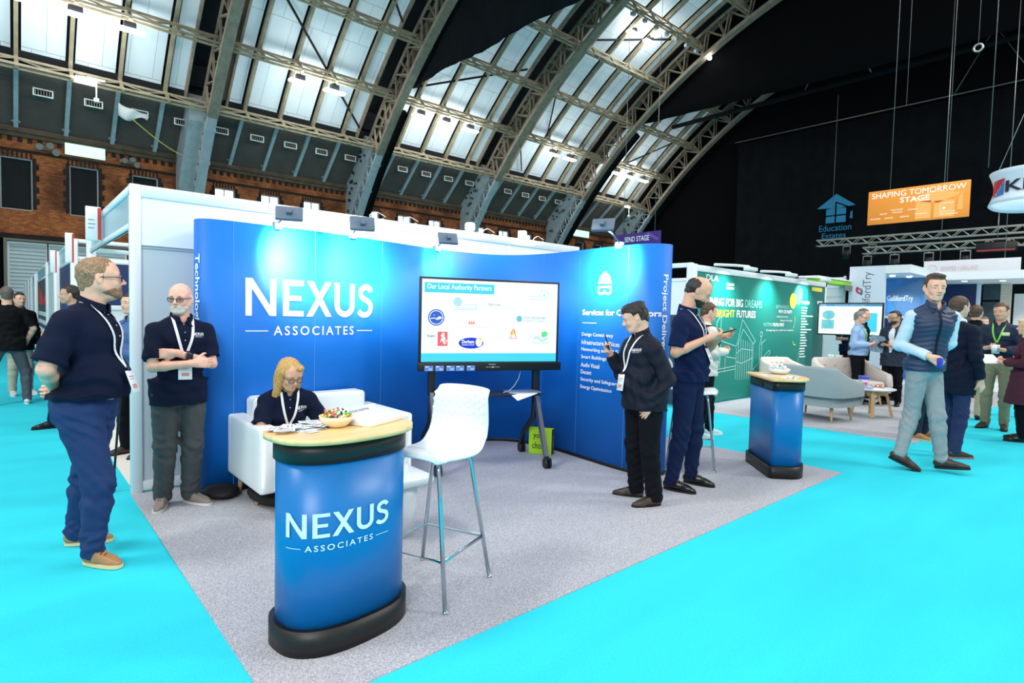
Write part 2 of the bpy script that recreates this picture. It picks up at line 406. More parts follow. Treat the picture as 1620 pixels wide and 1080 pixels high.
# pale roller doors and lower fittings at the end of the left aisle
for i, (x0, x1) in enumerate(((0.22, 1.76), (1.9, 3.6), (3.75, 5.4))):
    d = MB().box((x0, YW-0.2, 2.1), (x1, YW-0.12, 4.75)).build('door_%d' % (i+1), mat('grey_slats', (170, 184, 190), 0.5)); struct(d)
    fr = MB().box((x0-0.1, YW-0.3, 2.1), (x0, YW-0.1, 4.75)).box((x1, YW-0.3, 2.1), (x1+0.1, YW-0.1, 4.75)).box((x0-0.1, YW-0.3, 4.75), (x1+0.1, YW-0.1, 4.85)).box((x0-0.1, YW-0.3, 2.0), (x1+0.1, YW-0.1, 2.1))
    fr.build('door_frame', M_WHITEP, d)
    s = MB()
    for j in range(13): s.add([(x0, YW-0.2, 2.15+j*0.2), (x1, YW-0.2, 2.15+j*0.2), (x1, YW-0.27, 2.2+j*0.2), (x0, YW-0.27, 2.2+j*0.2), (x0, YW-0.2, 2.34+j*0.2), (x1, YW-0.2, 2.34+j*0.2)], [(0, 1, 2, 3), (3, 2, 5, 4)])
    s.build('slats', mat('pale_slats', (196, 208, 212), 0.5), d)
t = MB().box((-6, YW-0.25, 0), (0.0, YW-0.15, 5)).build('trim_4', M_BLACK); struct(t)
t = MB().box((-0.02, YW-0.5, 0), (0.12, YW-0.1, 4.88)).box((-0.02, YW-0.5, 4.88), (9, YW-0.3, 5.0)).build('trim_5', mat('stone_grey', (120, 116, 106), 0.8)); struct(t)

# sloping eave lining with its own ribs, then the arched ceiling
E0 = (YW, 11.0); E1 = (38.75, 13.45)
ev = MB()
n = 34
for i in range(n):
    a = i/n; b = (i+1)/n
    ya, za = E0[0]+(E1[0]-E0[0])*a, E0[1]+(E1[1]-E0[1])*a; yb, zb = E0[0]+(E1[0]-E0[0])*b, E0[1]+(E1[1]-E0[1])*b
    ym, zm = (ya+yb)/2-0.03, (za+zb)/2-0.03
    ev.add([(-14, ya, za), (62, ya, za), (62, ym, zm), (-14, ym, zm), (-14, yb, zb), (62, yb, zb)], [(0, 1, 2, 3), (3, 2, 5, 4)])
struct(ev.build('ceiling_eave', M_EAVE))
RX = [9.1+10.67*k for k in range(5)]
ceil = MB(); N = 40
for i in range(N):
    a0 = 41.5+(118-41.5)*i/N; a1 = 41.5+(118-41.5)*(i+1)/N
    (ya, za), (yb, zb) = arc(43.6, a0), arc(43.6, a1)
    ceil.add([(-14, ya, za), (62, ya, za), (62, yb, zb), (-14, yb, zb)], [(0, 1, 2, 3)])
ceil.add([(-14, E1[0], E1[1]), (62, E1[0], E1[1]), (62, *arc(43.6, 41.5)), (-14, *arc(43.6, 41.5))], [(0, 1, 2, 3)])
ceiling = struct(ceil.build('ceiling', M_ROOFDARK))
def arc_strip(mb, x0, x1, R0, R1, a0, a1, n):
    for i in range(n):
        p = [arc(R, a) for R, a in ((R0, a0+(a1-a0)*i/n), (R1, a0+(a1-a0)*i/n), (R0, a0+(a1-a0)*(i+1)/n), (R1, a0+(a1-a0)*(i+1)/n))]
        vs = [(x, *p[j]) for j in range(4) for x in (x0, x1)]
        mb.add(vs, [(0, 1, 5, 4), (2, 6, 7, 3), (0, 4, 6, 2), (1, 3, 7, 5), (0, 2, 3, 1), (4, 5, 7, 6)])
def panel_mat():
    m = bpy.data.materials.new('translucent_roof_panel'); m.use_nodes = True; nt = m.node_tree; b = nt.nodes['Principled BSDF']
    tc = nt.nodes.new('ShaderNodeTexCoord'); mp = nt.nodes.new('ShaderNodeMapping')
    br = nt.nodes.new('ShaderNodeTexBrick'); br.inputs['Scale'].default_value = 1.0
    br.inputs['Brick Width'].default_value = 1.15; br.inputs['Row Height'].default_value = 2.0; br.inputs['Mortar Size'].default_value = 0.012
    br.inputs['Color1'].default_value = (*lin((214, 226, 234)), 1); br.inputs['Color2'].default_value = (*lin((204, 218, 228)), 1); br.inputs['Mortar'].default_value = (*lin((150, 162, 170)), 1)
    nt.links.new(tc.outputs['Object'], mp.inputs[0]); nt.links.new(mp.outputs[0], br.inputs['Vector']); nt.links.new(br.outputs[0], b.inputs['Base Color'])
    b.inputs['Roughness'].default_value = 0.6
    nt.links.new(br.outputs[0], b.inputs['Emission Color']); b.inputs['Emission Strength'].default_value = 0.15  # faint glow put into the panels, standing for daylight through them
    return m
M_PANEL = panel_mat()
BAY = 10.67/5
for k in range(-1, 4):
    Xb = 9.1+10.67*k
    for j in range(5):
        xa = Xb+BAY*j+(1.15 if j == 0 else 0.2); xb = Xb+BAY*(j+1)-(1.15 if j == 4 else 0.2)
        if k == -1 and xb < -1: continue
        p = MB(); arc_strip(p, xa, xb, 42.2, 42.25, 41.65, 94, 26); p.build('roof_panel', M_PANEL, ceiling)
        if j:
            x = Xb+BAY*j
            if x < -1: continue
            r = MB(); arc_strip(r, x-0.085, x+0.085, 41.85, 42.15, 41.3, 94, 26); r.build('rafter', M_IRON, ceiling)
            e = MB().beam((x, YW-0.15, 10.95), (x, 38.55, 13.35), 0.2, 0.2); e.box((x-0.18, YW-0.35, 11.2), (x+0.18, YW-0.1, 11.8)); e.build('eave_rafter', M_BLUE, ceiling)
        # dark edging along the lower rim of the panel, and the vent under it
        q = MB(); arc_strip(q, xa-0.2, xb+0.2, 42.16, 42.24, 40.9, 41.65, 1); q.build('panel_edge', M_ROOFDARK, ceiling)
    for x in (Xb+1.1, Xb+10.67-1.1):
        if x < -1: continue
        r = MB(); arc_strip(r, x-0.06, x+0.06, 41.9, 43.0, 41.3, 94, 26); r.build('panel_kerb', M_IRON2, ceiling)
    q = MB(); arc_strip(q, Xb-1.1, Xb+1.1, 43.0, 43.1, 41.7, 43.4, 4); q.build('kerb_infill', M_ROOFDARK, ceiling)
row = ['first', 'second', 'third', 'fourth', 'fifth', 'sixth', 'seventh', 'eighth', 'ninth', 'tenth', 'eleventh', 'twelfth', 'thirteenth', 'fourteenth', 'fifteenth', 'sixteenth', 'seventeenth', 'eighteenth', 'nineteenth', 'twentieth']
vi = 0
for k in range(-1, 4):
    for j in range(5):
        x = 9.1+10.67*k+BAY*(j+0.5)
        if x < 0.5 or vi >= 20: continue
        t = 0.72; y = E0[0]+(E1[0]-E0[0])*t; z = E0[1]+(E1[1]-E0[1])*t
        o = thing('roof_vent', 'white framed slot vent on the grey eave lining, %s from the left' % row[vi], 'vent', (x, y-0.34, z-0.30), 0, 'slot vents under the arched roof'); vi += 1
        u = MB().rbox((-0.42, -0.06, -0.2), (0.42, 0.02, -0.14), 0.01).rbox((-0.42, -0.06, 0.14), (0.42, 0.02, 0.2), 0.01).box((-0.42, -0.05, -0.15), (-0.36, 0.02, 0.15)).box((0.36, -0.05, -0.15), (0.42, 0.02, 0.15))
        u.build('frame', M_WHITEP, o); MB().box((-0.36, 0, -0.14), (0.36, 0.05, 0.14)).build('slot', M_BLACK, o)
        w = MB()
        for i in range(6): w.box((-0.33+i*0.115, -0.03, -0.12), (-0.29+i*0.115, 0.0, 0.12))
        w.build('grille', M_IRON2, o)

PUR = [41.4, 46.8, 52.3, 57.8, 63.4, 68.8, 74.3]
names = ['nearest rib on the left', 'second rib, with a black drape hung beside it', 'third rib, behind the big black drape', 'fourth rib, with black drape along its lower side', 'farthest rib, against the black end drapes']
for i, X in enumerate(RX):
    t = thing('roof_arch', 'huge lattice iron roof arch, %s' % names[i], 'roof arch', (X, 0, 0))
    c = MB(); arc_strip(c, -0.28, 0.28, 40.08, 40.35, 41.2, 94, 40)
    c.build('inner_chord', M_IRON2, t)
    c = MB(); arc_strip(c, -0.26, 0.26, 40.08, 40.3, 24, 41.2, 10)
    for a in (28, 31, 34, 37, 40): arc_strip(c, -0.3, 0.3, 40.05, 40.36, a, a+0.25, 1)
    c.build('lower_chord', M_BLUE if i else mat('pale_grey_iron', (176, 182, 190), 0.6, noise=0.1, nscale=2), t)
    c = MB()
    for s in (-0.22, 0.22): arc_strip(c, s-0.05, s+0.05, 41.75, 41.95, 41, 94, 40)
    a = 42
    while a < 94:
        y, z = arc(41.85, a); arc_strip(c, -0.2, 0.2, 41.8, 41.9, a, a+0.15, 1); a += 0.9
    c.build('outer_chord', M_IRON2, t)
    la = MB()
    for s in (-0.2, 0.2):
        a = 41.4
        while a < 93:
            b = a+2.73
            la.beam((s, *arc(40.35, a)), (s, *arc(41.8, a+1.36)), 0.07, 0.13, (1, 0, 0)); la.beam((s, *arc(41.8, a+1.36)), (s, *arc(40.35, b)), 0.07, 0.13, (1, 0, 0))
            la.beam((s, *arc(40.35, a)), (s, *arc(41.8, a)), 0.06, 0.1, (1, 0, 0)); a = b
    la.build('lattice', M_IRON2, t)
    lb = MB()
    for s in (-0.18, 0.18):
        a = 30.0
        while a < 41:
            lb.beam((s, *arc(40.3, a)), (s, *arc(41.0, a+0.7)), 0.05, 0.09, (1, 0, 0)); lb.beam((s, *arc(41.0, a+0.7)), (s, *arc(40.3, a+1.4)), 0.05, 0.09, (1, 0, 0)); a += 1.4
    arc_strip(lb, -0.2, 0.2, 41.0, 41.15, 29, 41.3, 8)
    lb.build('lower_lattice', M_BLUE, t)
    # solid bracket panel rising from the wall, with a recessed field of scrollwork
    P = [(YW-0.02, 5.5)]+[(YW-0.02, 11.6), (38.6, 14.1), (37.9, 13.5)]+[arc(41.1, a) for a in (40, 37, 34, 31)]
    br = MB(); wd = 0.3
    M = Matrix(((0, 0, 1, 0), (1, 0, 0, 0), (0, 1, 0, 0), (0, 0, 0, 1)))
    br.prism(P, (-0.95 if i == 0 else -wd), wd, M)
    br.build('bracket', M_BLUE, t)
    if i:
        sc = MB(); rnd = random.Random(i)
        for q in range(26):
            a = 33+8*rnd.random(); r = 41.35+rnd.random()*(0.5+(a-33)*0.18)
            y, z = arc(r, a)
            if y > YW-0.5 or z > 13.2: continue
            rr = 0.1+0.1*rnd.random()
            sc.tube([(-wd-0.03, y+rr*math.cos(g*0.9)*(1-g/9), z+rr*math.sin(g*0.9)*(1-g/9)) for g in range(8)], 0.035, 5)
        sc.build('scrollwork', mat('dark_scroll_iron', (34, 42, 50), 0.6), t)
for i, a in enumerate(PUR):
    t = thing('roof_purlin', 'long cream lattice purlin running the length of the roof, %s up from the eave' % row[i], 'roof beam', (0, *arc(40.7, a)))
    ny, nz = math.cos(math.radians(a)), math.sin(math.radians(a))
    h = 0.85
    x0, x1 = -3.0, 51.9
    c = MB()
    for s in (-0.1, 0.1):
        c.beam((x0, s*nz, -s*ny), (x1, s*nz, -s*ny), 0.09, 0.12)
    c.build('lower_chord', M_IRON, t)
    MB().beam((x0, h*ny, h*nz), (x1, h*ny, h*nz), 0.2, 0.12).build('upper_chord', M_IRON, t)
    d = MB(); x = 9.1-BAY*5
    while x < 51:
        d.beam((x, 0, 0), (x+BAY, h*ny, h*nz), 0.05, 0.07); d.beam((x, h*ny, h*nz), (x+BAY, 0, 0), 0.05, 0.07)
        MB().beam((x, -0.1*ny, -0.1*nz), (x, (h+0.3)*ny, (h+0.3)*nz), 0.12, 0.16, (1, 0, 0)).build('hanger', M_IRON, t)
        x += BAY
    d.build('diagonals', M_IRON2, t)
# slim wind braces crossing the panels
wb = [((-2, 43.8), (10.2, 52.0)), ((11, 52.3), (19.0, 41.8)), ((20.5, 47.0), (29.0, 53.0)), ((31.5, 46.8), (34, 42.0)), ((32, 58), (39, 62)), ((31.5, 55.0), (34.5, 47.0)), ((43, 43.8), (50, 52)), ((11.2, 63), (18.8, 52.5))]
for i, ((xa, aa), (xb, ab)) in enumerate(wb):
    MBt = MB().beam((xa, *arc(42.0, aa)), (xb, *arc(42.0, ab)), 0.09, 0.12)
    MBt.build('wind_brace', M_ROOFDARK, ceiling)

# lamps hanging in a row under the second purlin, plus two higher ones
li = 0
for k, js in ((-1, (1, 2, 3)), (0, (2, 3)), (1, (1, 2, 3)), (2, (2, 3)), (3, (1, 2, 3))):
    pass
LP = [(0.6, 46.3, 41.0), (2.7, 46.3, 41.0), (4.83, 46.3, 41.0), (13.37, 46.1, 41.0), (15.5, 46.1, 41.0), (21.9, 46.0, 41.2), (24.04, 46.0, 41.2), (26.2, 46.0, 41.2), (34.7, 46.1, 41.0), (36.8, 46.1, 41.0), (43.6, 45.9, 41.2), (45.6, 45.9, 41.2), (47.7, 45.9, 41.2), (34.9, 61.0, 42.2), (36.9, 61.0, 42.2)]
for i, (x, a, R) in enumerate(LP):
    y, z = arc(R-0.4, a)
    z -= 0.18
    t = thing('hanging_lamp', 'bright tube lamp under the arched roof, %s' % (('%s from the left in the low row' % row[i]) if i < 13 else ('left' if i == 13 else 'right')+' one of the high pair'), 'lamp', (x, y, z), 0, 'lamps under the arched roof')
    MB().rbox((-0.66, -0.22, -0.07), (0.66, 0.22, 0.06), 0.06, 3).build('tube', M_LAMP, t)
    MB().box((-0.25, -0.14, 0.05), (0.25, 0.14, 0.4)).cyl((0, 0, 0.4), (0, 0.1, 0.9), 0.03).build('ballast_box', M_ROOFDARK, t)
    ld = bpy.data.lights.new('lamp_light', 'POINT'); ld.energy = 160; ld.shadow_soft_size = 0.5; ld.color = (1, 0.98, 0.92)
    lo = bpy.data.objects.new('lamp_light', ld); link(lo, t); lo.location = (0, -0.5, -0.45)
for i, (x, y, z) in enumerate(((3.35, 37.0, 12.95), (48.2, 37.2, 12.9))):
    t = thing('flood_lamp', 'glaring flood lamp clamped to the lowest purlin, ' + ('above the hanging cloth on the left' if i == 0 else 'far end near the last arch'), 'lamp', (x, y, z))
    MB().rbox((-0.55, -0.14, -0.08), (0.3, 0.14, 0.12), 0.05).build('lens', M_LAMP, t)
    MB().box((-0.05, -0.1, 0.1), (0.7, 0.2, 0.2)).box((0.3, 0, -0.8), (0.36, 0.06, 0.1)).rbox((0.22, -0.1, -1.0), (0.44, 0.12, -0.78), 0.03).build('mount', M_WHITEP, t)
# white cloth snagged under the eave and its yellow rope
t = thing('snagged_cloth', 'crumpled white sheet caught under the eave on the left', 'sheet', (5.0, 38.8, 12.1))
v = []; f = []; nn = 9
for i in range(nn+1):
    for j in range(5):
        u = i/nn; w = j/4
        v.append((-0.15+1.35*u, 0.10*math.sin(u*9+w*3), 0.62-0.72*w*(0.75+0.35*math.sin(u*5+0.6))-0.30*u+0.20*math.sin(u*3.1)*(0.6-w)-0.35*math.sin(PI*u)*(1-w)*0.6))
for i in range(nn):
    for j in range(4): a = i*5+j; f.append((a, a+5, a+6, a+1))
o = mesh_obj('sheet', v, f, mat('white_sheet', (222, 232, 236), 0.7), t, True)
s = o.modifiers.new('s', 'SOLIDIFY'); s.thickness = 0.01
rp = [(5.45+4.4*u-0.3*u*u, 38.8+1.2*u, 12.0-1.35*math.sin(u*PI*0.5)+0.15*u*u*0) for u in [i/14 for i in range(15)]]
tag(MB().tube([(x, y, z-0.25*math.sin(PI*i/14)) for i, (x, y, z) in enumerate(rp)], 0.03, 6).build('yellow_rope', mat('yellow_rope', (216, 200, 110), 0.7)), 'thin yellow rope sagging from the white sheet to the blue bracket', 'rope')

# ------------------------------------------------------------ black drapes across the hall
def drape(name, X, y0, y1, zlow, top, m, folds=0.12, step=0.35, label='', seed=0):
    rnd = random.Random(seed); v = []; f = []
    ny = int(abs(y0-y1)/step); nz = 6
    for i in range(ny+1):
        y = y0+(y1-y0)*i/ny; zl = zlow(y); zt = top(y)
        for j in range(nz+1):
            w = j/nz
            v.append((X+folds*math.sin(i*1.9+math.sin(i*0.37)*2)*(1-0.5*w)+0.04*rnd.random(), y, zl+(zt-zl)*w))
    for i in range(ny):
        for j in range(nz): a = i*(nz+1)+j; f.append((a, a+1, a+nz+2, a+nz+1))
    o = mesh_obj(name, v, f, m, None, True)
    s = o.modifiers.new('s', 'SOLIDIFY'); s.thickness = 0.03
    return tag(o, label, 'drape')
def arch_z(y): return ZC+math.sqrt(max(1, 41.9**2-(y-YC)**2))
drape('flown_drape', 20.4, 34.9, -18, lambda y: 16.4+0.08*math.sin(y*0.9), lambda y: max(16.5, arch_z(y)), M_DRAPE, 0.05, 0.5, label='big black drape hung high across the hall beside the second arch', seed=1)
t = MB(); arc_strip(t, 0.32, 0.62, 39.75, 40.3, 29, 46.2, 16); o = t.build('drape_leg', M_BLACK); o.location.x = 19.77; tag(o, 'narrow gathered black drape hanging down the second arch', 'drape'); o.name = 'gathered_drape'
drape('flown_drape', 41.8, 33.0, -22, lambda y: 18.1-0.25*math.sin((y+3)*0.12), lambda y: max(18.5, arch_z(y)), M_BLACK, 0.06, 0.5, label='black drape hung high across the hall at the fourth arch', seed=2)
t = MB(); arc_strip(t, 0.3, 0.62, 39.7, 40.2, 29, 52, 16); o = t.build('drape_leg', M_BLACK); o.location.x = 41.11; tag(o, 'narrow black drape running down the fourth arch', 'drape'); o.name = 'gathered_drape'
struct(MB().box((53.6, -25, 0), (53.9, YW, 28)).build('wall_right', M_BLACK))
drape('backdrop_drape', 52.7, 27.7, -22, lambda y: 0.02, lambda y: 18.2, M_DRAPE, 0.16, 0.4, label='full height pleated charcoal drape closing the far end of the hall', seed=3)
M_WIRE = mat('dull_wire', (110, 112, 112), 0.5, metal=0.3)
def wire(name, label, pts, r=0.03, m=None, cat='cable', group=None):
    return tag(MB().tube(pts, r, 6).build(name, m or M_STEEL), label, cat, group)
wire('drape_track', 'thin pale pipe along the top of the pleated backdrop', [(52.3, 27.9, 18.35), (52.3, -20, 18.35)], 0.05, M_STEEL, 'pipe')
wire('drape_track', 'dark round batten slung across the hall above the backdrop pipe', [(45, 30, 18.6), (45, -20, 18.6)], 0.18, M_DRAPE, 'pipe')
for i, (y, z, X, lb) in enumerate(((16.5, 18.7, 45, 'left inverted V sling holding the dark batten'), (8.9, 18.3, 52.3, 'right inverted V sling holding the pale pipe'))):
    wire('sling', lb, [(X, y+2.2, z), (X, y, z+4.2), (X, y-2.3, z)], 0.035)
for i, (xp, yp, zt, zb, lb) in enumerate(((40, 14.5, 16, 8.3, 'long vertical hoist wire left of the orange banner'), (18, 5.1, 17, 5.15, 'left hoist wire above the orange banner'), (18, 3.85, 17, 5.15, 'right hoist wire above the orange banner'),
                                     (22, 5.9, 18, 8.6, 'chain hoist wire ending in a small hook above the orange banner'), (20, 3.75, 18, 9.2, 'hoist wire ending in a ring high above the orange banner'), (16, 2.7, 14, 4.95, 'wire holding the round white banner'))):
    wire('hoist_wire', lb, [(xp, yp, zb), (xp, yp, zt)], 0.007 if xp < 30 else 0.016, M_WIRE)
tag(MB().tube([(20, 3.75+0.1*math.cos(a), 9.1+0.1*math.sin(a)) for a in [i*PI/6 for i in range(12)]], 0.03, 6, True).build('lifting_ring', M_STEEL), 'small steel ring at the end of a hoist wire', 'ring')
# ------------------------------------------------------------ carpets
def carpet(x0, y0, x1, y1, m, label):
    o = MB().box((x0, y0, 0), (x1, y1, 0.006)).build('stand_carpet', m); return tag(o, label, 'carpet')
carpet(0.745, 2.10, 6.38, 5.485, M_GREY, 'grey carpet under the blue exhibition stand in the foreground')
carpet(8.75, 2.05, 17.2, 5.38, M_GREY, 'grey carpet of the neighbouring stand with armchairs and the green wall')
carpet(0.78, 5.62, 4.2, 13.6, mat('cream_carpet', (228, 226, 218), 0.95), 'pale carpet inside the white booths along the left aisle')
carpet(17.3, -6, 40, 5.3, mat('pale_floor', (196, 200, 204), 0.9), 'pale floor of the far stands on the right')

# ------------------------------------------------------------ shell scheme walls
def post(mb, x, y, z0=0, z1=2.5, w=0.045): mb.rbox((x-w/2, y-w/2, z0), (x+w/2, y+w/2, z1), 0.006, 1)
t = thing('shell_wall', 'tall white shell wall standing behind the blue curved display', 'wall', (0.75, 5.5, 0))
p = MB().box((0, -0.01, 0.05), (5.3, 0.01, 2.44)); p.build('panel', M_GREYP, t)
f = MB().rbox((0, -0.03, 2.40), (5.3, 0.03, 2.5), 0.008).rbox((0, -0.03, 0.02), (5.3, 0.03, 0.1), 0.008)
f.build('rail', M_WHITEP, t)
for i in range(6):
    q = MB(); post(q, 0.04 if i == 0 else i*1.0, 0, 0, 2.5, 0.078 if i == 0 else 0.045); q.build('post', M_WHITEP, t)
hd = MB().box((0.08, -0.018, 2.02), (5.3, -0.012, 2.4)); hd.build('lit_top_band', mat('lit_top_white', (246, 252, 255), 0.4), t)  # whiter band paints in the bright light on the wall's upper part
s = MB()
for z in (2.0, 2.02): s.box((0.08, -0.022, z-0.003), (5.3, -0.018, z+0.003))
s.build('seam', mat('seam_grey', (170, 180, 188), 0.6), t)
# lamps and cable loops on the top rail
for i, (x, lb) in enumerate(((4.2, 'glaring white lamp on top of the white wall, left of the two'), (5.05, 'glaring white lamp on top of the white wall, right of the two'))):
    t = thing('rail_lamp', lb, 'lamp', (x, 5.58, 2.5))
    MB().rbox((-0.05, -0.05, 0.03), (0.05, 0.03, 0.12), 0.02, 3).build('lens', mat('lit_lens', (235, 248, 255), 0.5, emit=40), t)
    MB().cyl((0, 0, 0), (0.12, 0.1, 0.04), 0.012).cyl((0, 0, 0), (0, 0, 0.05), 0.015).build('stem', M_WHITEP, t)
    ld = bpy.data.lights.new('lamp_light', 'POINT'); ld.energy = 12; ld.shadow_soft_size = 0.05; ld.color = (0.9, 0.97, 1)
    lo = bpy.data.objects.new('lamp_light', ld); link(lo, t); lo.location = (0, -0.12, 0.1)
for i, (x, lb) in enumerate(((2.95, 'white cable loop above the wall, leftmost of the four'), (3.35, 'white cable loop above the wall, second from the left'), (4.45, 'white cable loop above the wall, third from the left'), (5.3, 'white cable loop above the wall, rightmost'))):
    wire('cable_loop', lb, [(x+0.09*math.cos(a), 5.52+0.03*math.sin(a*2), 2.535+0.035*math.sin(a)) for a in [j*PI/7 for j in range(13)]], 0.004, M_WHITE)

# ------------------------------------------------------------ open booth frames along the left aisle
def beam_x(mb, x0, x1, y, z, h=0.08, w=0.045): mb.rbox((x0, y-w/2, z-h), (x1, y+w/2, z), 0.006, 1)
def beam_y(mb, x, y0, y1, z, h=0.3, w=0.04): mb.rbox((x-w/2, y0, z-h), (x+w/2, y1, z), 0.006, 1)
t = thing('open_booth', 'open white booth frame with a slanting top beam behind the tall white wall', 'booth', (0.775, 5.55, 0))
m = MB(); beam_y(m, 0, 0, 2.9, 2.5, 0.07); beam_y(m, 0, 0, 2.9, 2.2, 0.05); m.build('top_beam', M_WHITEP, t)
MB().box((-0.006, 0.0, 2.15), (0.006, 2.9, 2.43)).build('fascia', mat('pale_blue_fascia', (168, 200, 214), 0.3), t)
m = MB(); post(m, 0, 2.9, 0, 2.5, 0.09); m.build('post', M_WHITEP, t)
m = MB(); beam_x(m, 0, 3, 2.9, 2.5, 0.06); beam_x(m, 0, 3, 2.9, 2.2, 0.05); m.build('cross_beam', M_WHITEP, t)
m = MB().box((0.1, 2.88, 0), (3, 2.92, 1.5)).rbox((0.1, 2.86, 1.47), (3, 2.94, 1.53), 0.01); m.build('low_panel', M_GREYP, t)
t = thing('name_sign', 'small white hanging board with a red edge on the slanting booth beam', 'sign', (0.745, 7.2, 2.3))
MB().rbox((-0.13, -0.012, -0.12), (0.0, 0.012, 0.22), 0.01).build('board', M_WHITE, t)
MB().box((-0.03, -0.016, -0.11), (0.0, 0.016, 0.21)).build('red_edge', mat('red_print', (196, 60, 54), 0.5), t)
d = merge(*[rect2(-0.11, 0.0+0.04*i, -0.06+0.01*(i % 2), 0.01+0.04*i) for i in range(3)])
put_flat('print', d, mat('grey_print', (150, 150, 150), 0.6), lambda x, y: (x, -0.014, y), t)

def booth(y0, y1, label, side=None, backm=None, depth=3.0, facing=True):
    t = thing('booth', label, 'booth', (0.775, y0, 0)); L = y1-y0
    m = MB(); beam_y(m, 0, 0, L, 2.5, 0.05); beam_y(m, 0, 0, L, 2.22, 0.05); m.build('top_beam', M_WHITEP, t)
    MB().box((-0.005, 0, 2.2), (0.005, L, 2.46)).build('fascia', mat('pale_blue_fascia', (168, 200, 214), 0.3), t)
    m = MB(); beam_x(m, 0, depth, 0, 2.5, 0.06); beam_x(m, 0, depth, 0, 2.22, 0.06); m.build('cross_beam', M_WHITEP, t)
    for y in (0, L): q = MB(); post(q, 0, y, 0, 2.5, 0.09); q.build('post', M_WHITEP, t)
    if backm: MB().box((0.05, -0.01, 0.05), (depth, 0.01, 2.17)).build('panel', backm, t)
    if side: MB().box((-0.01, 0.06, 0.05), (0.01, L-0.06, 2.2)).build('side_panel', side, t)
    return t
M_NAVY = mat('navy_panel', (16, 44, 96), 0.5)
bt = booth(10.7, 13.6, 'white framed booth with navy panels and white lettering behind the man in profile', M_NAVY, M_NAVY)
v = merge(shift(text_data('UNIFORM', 0.32, bold=0.02), 0.12, 1.62), shift(text_data('WILSON', 0.3, bold=0.02), 0.16, 1.2))
v = merge(stroke2([(0.14, 1.86), (0.17, 1.76), (0.26, 1.74), (0.32, 1.8)], 0.05), rect2(0.17, 1.2, 0.22, 1.6), rect2(0.27, 1.3, 0.32, 1.6), rect2(0.12, 1.45, 0.15, 1.6))
put_flat('lettering', v, M_WHITE, lambda x, y: (x, -0.014, y), bt)
booth(14.6, 17.3, 'white booth bay with a pale side panel, just beyond the navy booth', M_GREYP)
bt = booth(17.6, 23, 'white booth with a dark grey panel and a red triangle print in the left aisle', mat('dark_grey_panel', (66, 72, 78), 0.6))
put_flat('red_triangle', merge(poly2([(1.2, 1.5), (4.6, 1.5), (4.2, 2.1)]), poly2([(0.3, 1.55), (1.9, 1.55), (1.2, 1.8)])), mat('red_print2', (222, 56, 60), 0.5), lambda x, y: (-0.014, x, y), bt)
put_flat('white_bars', merge(*[rect2(0.6, 0.55+0.22*i, 4.8, 0.66+0.22*i) for i in range(4)]), M_WHITE, lambda x, y: (-0.014, x, y), bt)
for i, (a, b) in enumerate(((24.5, 27.5), (28.5, 31), (32, 35), (36, 39))):
    booth(a, b, 'distant white booth in the left aisle, %s beyond the red triangle' % row[i], M_GREYP)
for i, y in enumerate((10.3, 13.9)):
    t = thing('name_sign', 'narrow white sign blade with a red line on the left booths, %s one' % ('nearer' if i == 0 else 'farther'), 'sign', (0.745, y, 2.12))
    MB().rbox((-0.10, -0.012, 0.0), (0.0, 0.012, 0.42), 0.01).build('board', M_WHITE, t); MB().box((-0.02, -0.016, 0.01), (0, 0.016, 0.41)).build('red_edge', MATS['red_print'], t)

# ------------------------------------------------------------ curved blue pop-up display
def spline(P, n=10):
    out = []; P = [Vector(p) for p in P]
    for i in range(len(P)-1):
        p0 = P[max(0, i-1)]; p1 = P[i]; p2 = P[i+1]; p3 = P[min(len(P)-1, i+2)]
        for j in range(n):
            t = j/n; out.append(0.5*((2*p1)+(-p0+p2)*t+(2*p0-5*p1+4*p2-p3)*t*t+(-p0+3*p1-3*p2+p3)*t**3))
    out.append(P[-1]); return out
prof = spline([(1.50, 5.36), (1.33, 5.39), (1.20, 5.33), (1.155, 5.22), (1.20, 5.11), (1.33, 5.07), (1.60, 5.065), (2.10, 5.08), (2.5, 5.14), (2.95, 5.24), (3.4, 5.34), (3.8, 5.40), (4.15, 5.39), (4.42, 5.29), (4.58, 5.10), (4.65, 4.85), (4.665, 4.55), (4.64, 4.2), (4.60, 3.8), (4.585, 3.48), (4.61, 3.29), (4.70, 3.19), (4.82, 3.17), (4.92, 3.25), (4.95, 3.42)], 8)
S = [0.0]
for i in range(1, len(prof)): S.append(S[-1]+(prof[i]-prof[i-1]).length)
def on_wall(s, z, off=0.003):
    s = min(max(s, 0.001), S[-1]-0.001); i = 1
    while S[i] < s: i += 1
    a = (s-S[i-1])/(S[i]-S[i-1]); p = prof[i-1].lerp(prof[i], a)
    def tan(k):
        k = min(max(k, 1), len(prof)-2); return (prof[k+1]-prof[k-1]).normalized()
    d = tan(i-1).lerp(tan(i), a).normalized(); nrm = Vector((d.y, -d.x)); p = p+nrm*off
    return (p.x, p.y, z)
def s_at(x=None, y=None, lo=0.5):
    for i in range(len(prof)-1):
        if S[i] < lo: continue
        if x is not None and prof[i].x <= x <= prof[i+1].x: return S[i]+(x-prof[i].x)/(prof[i+1].x-prof[i].x)*(S[i+1]-S[i])
        if y is not None and S[i] > 4 and prof[i].y >= y >= prof[i+1].y: return S[i]+(prof[i].y-y)/(prof[i].y-prof[i+1].y)*(S[i+1]-S[i])
M_POP = mat('blue_print', (4, 112, 208), 0.55, spec=0.4)
M_LETTER = mat('white_lettering', (250, 252, 255), 0.5)
t = thing('display_wall', 'curved blue pop-up display with big white NEXUS ASSOCIATES lettering', 'display')
v = []; f = []
for i, s in enumerate(S):
    v += [on_wall(s, 0.02, 0), on_wall(s, 2.24, 0), on_wall(s, 2.24, -0.04), on_wall(s, 0.02, -0.04)]
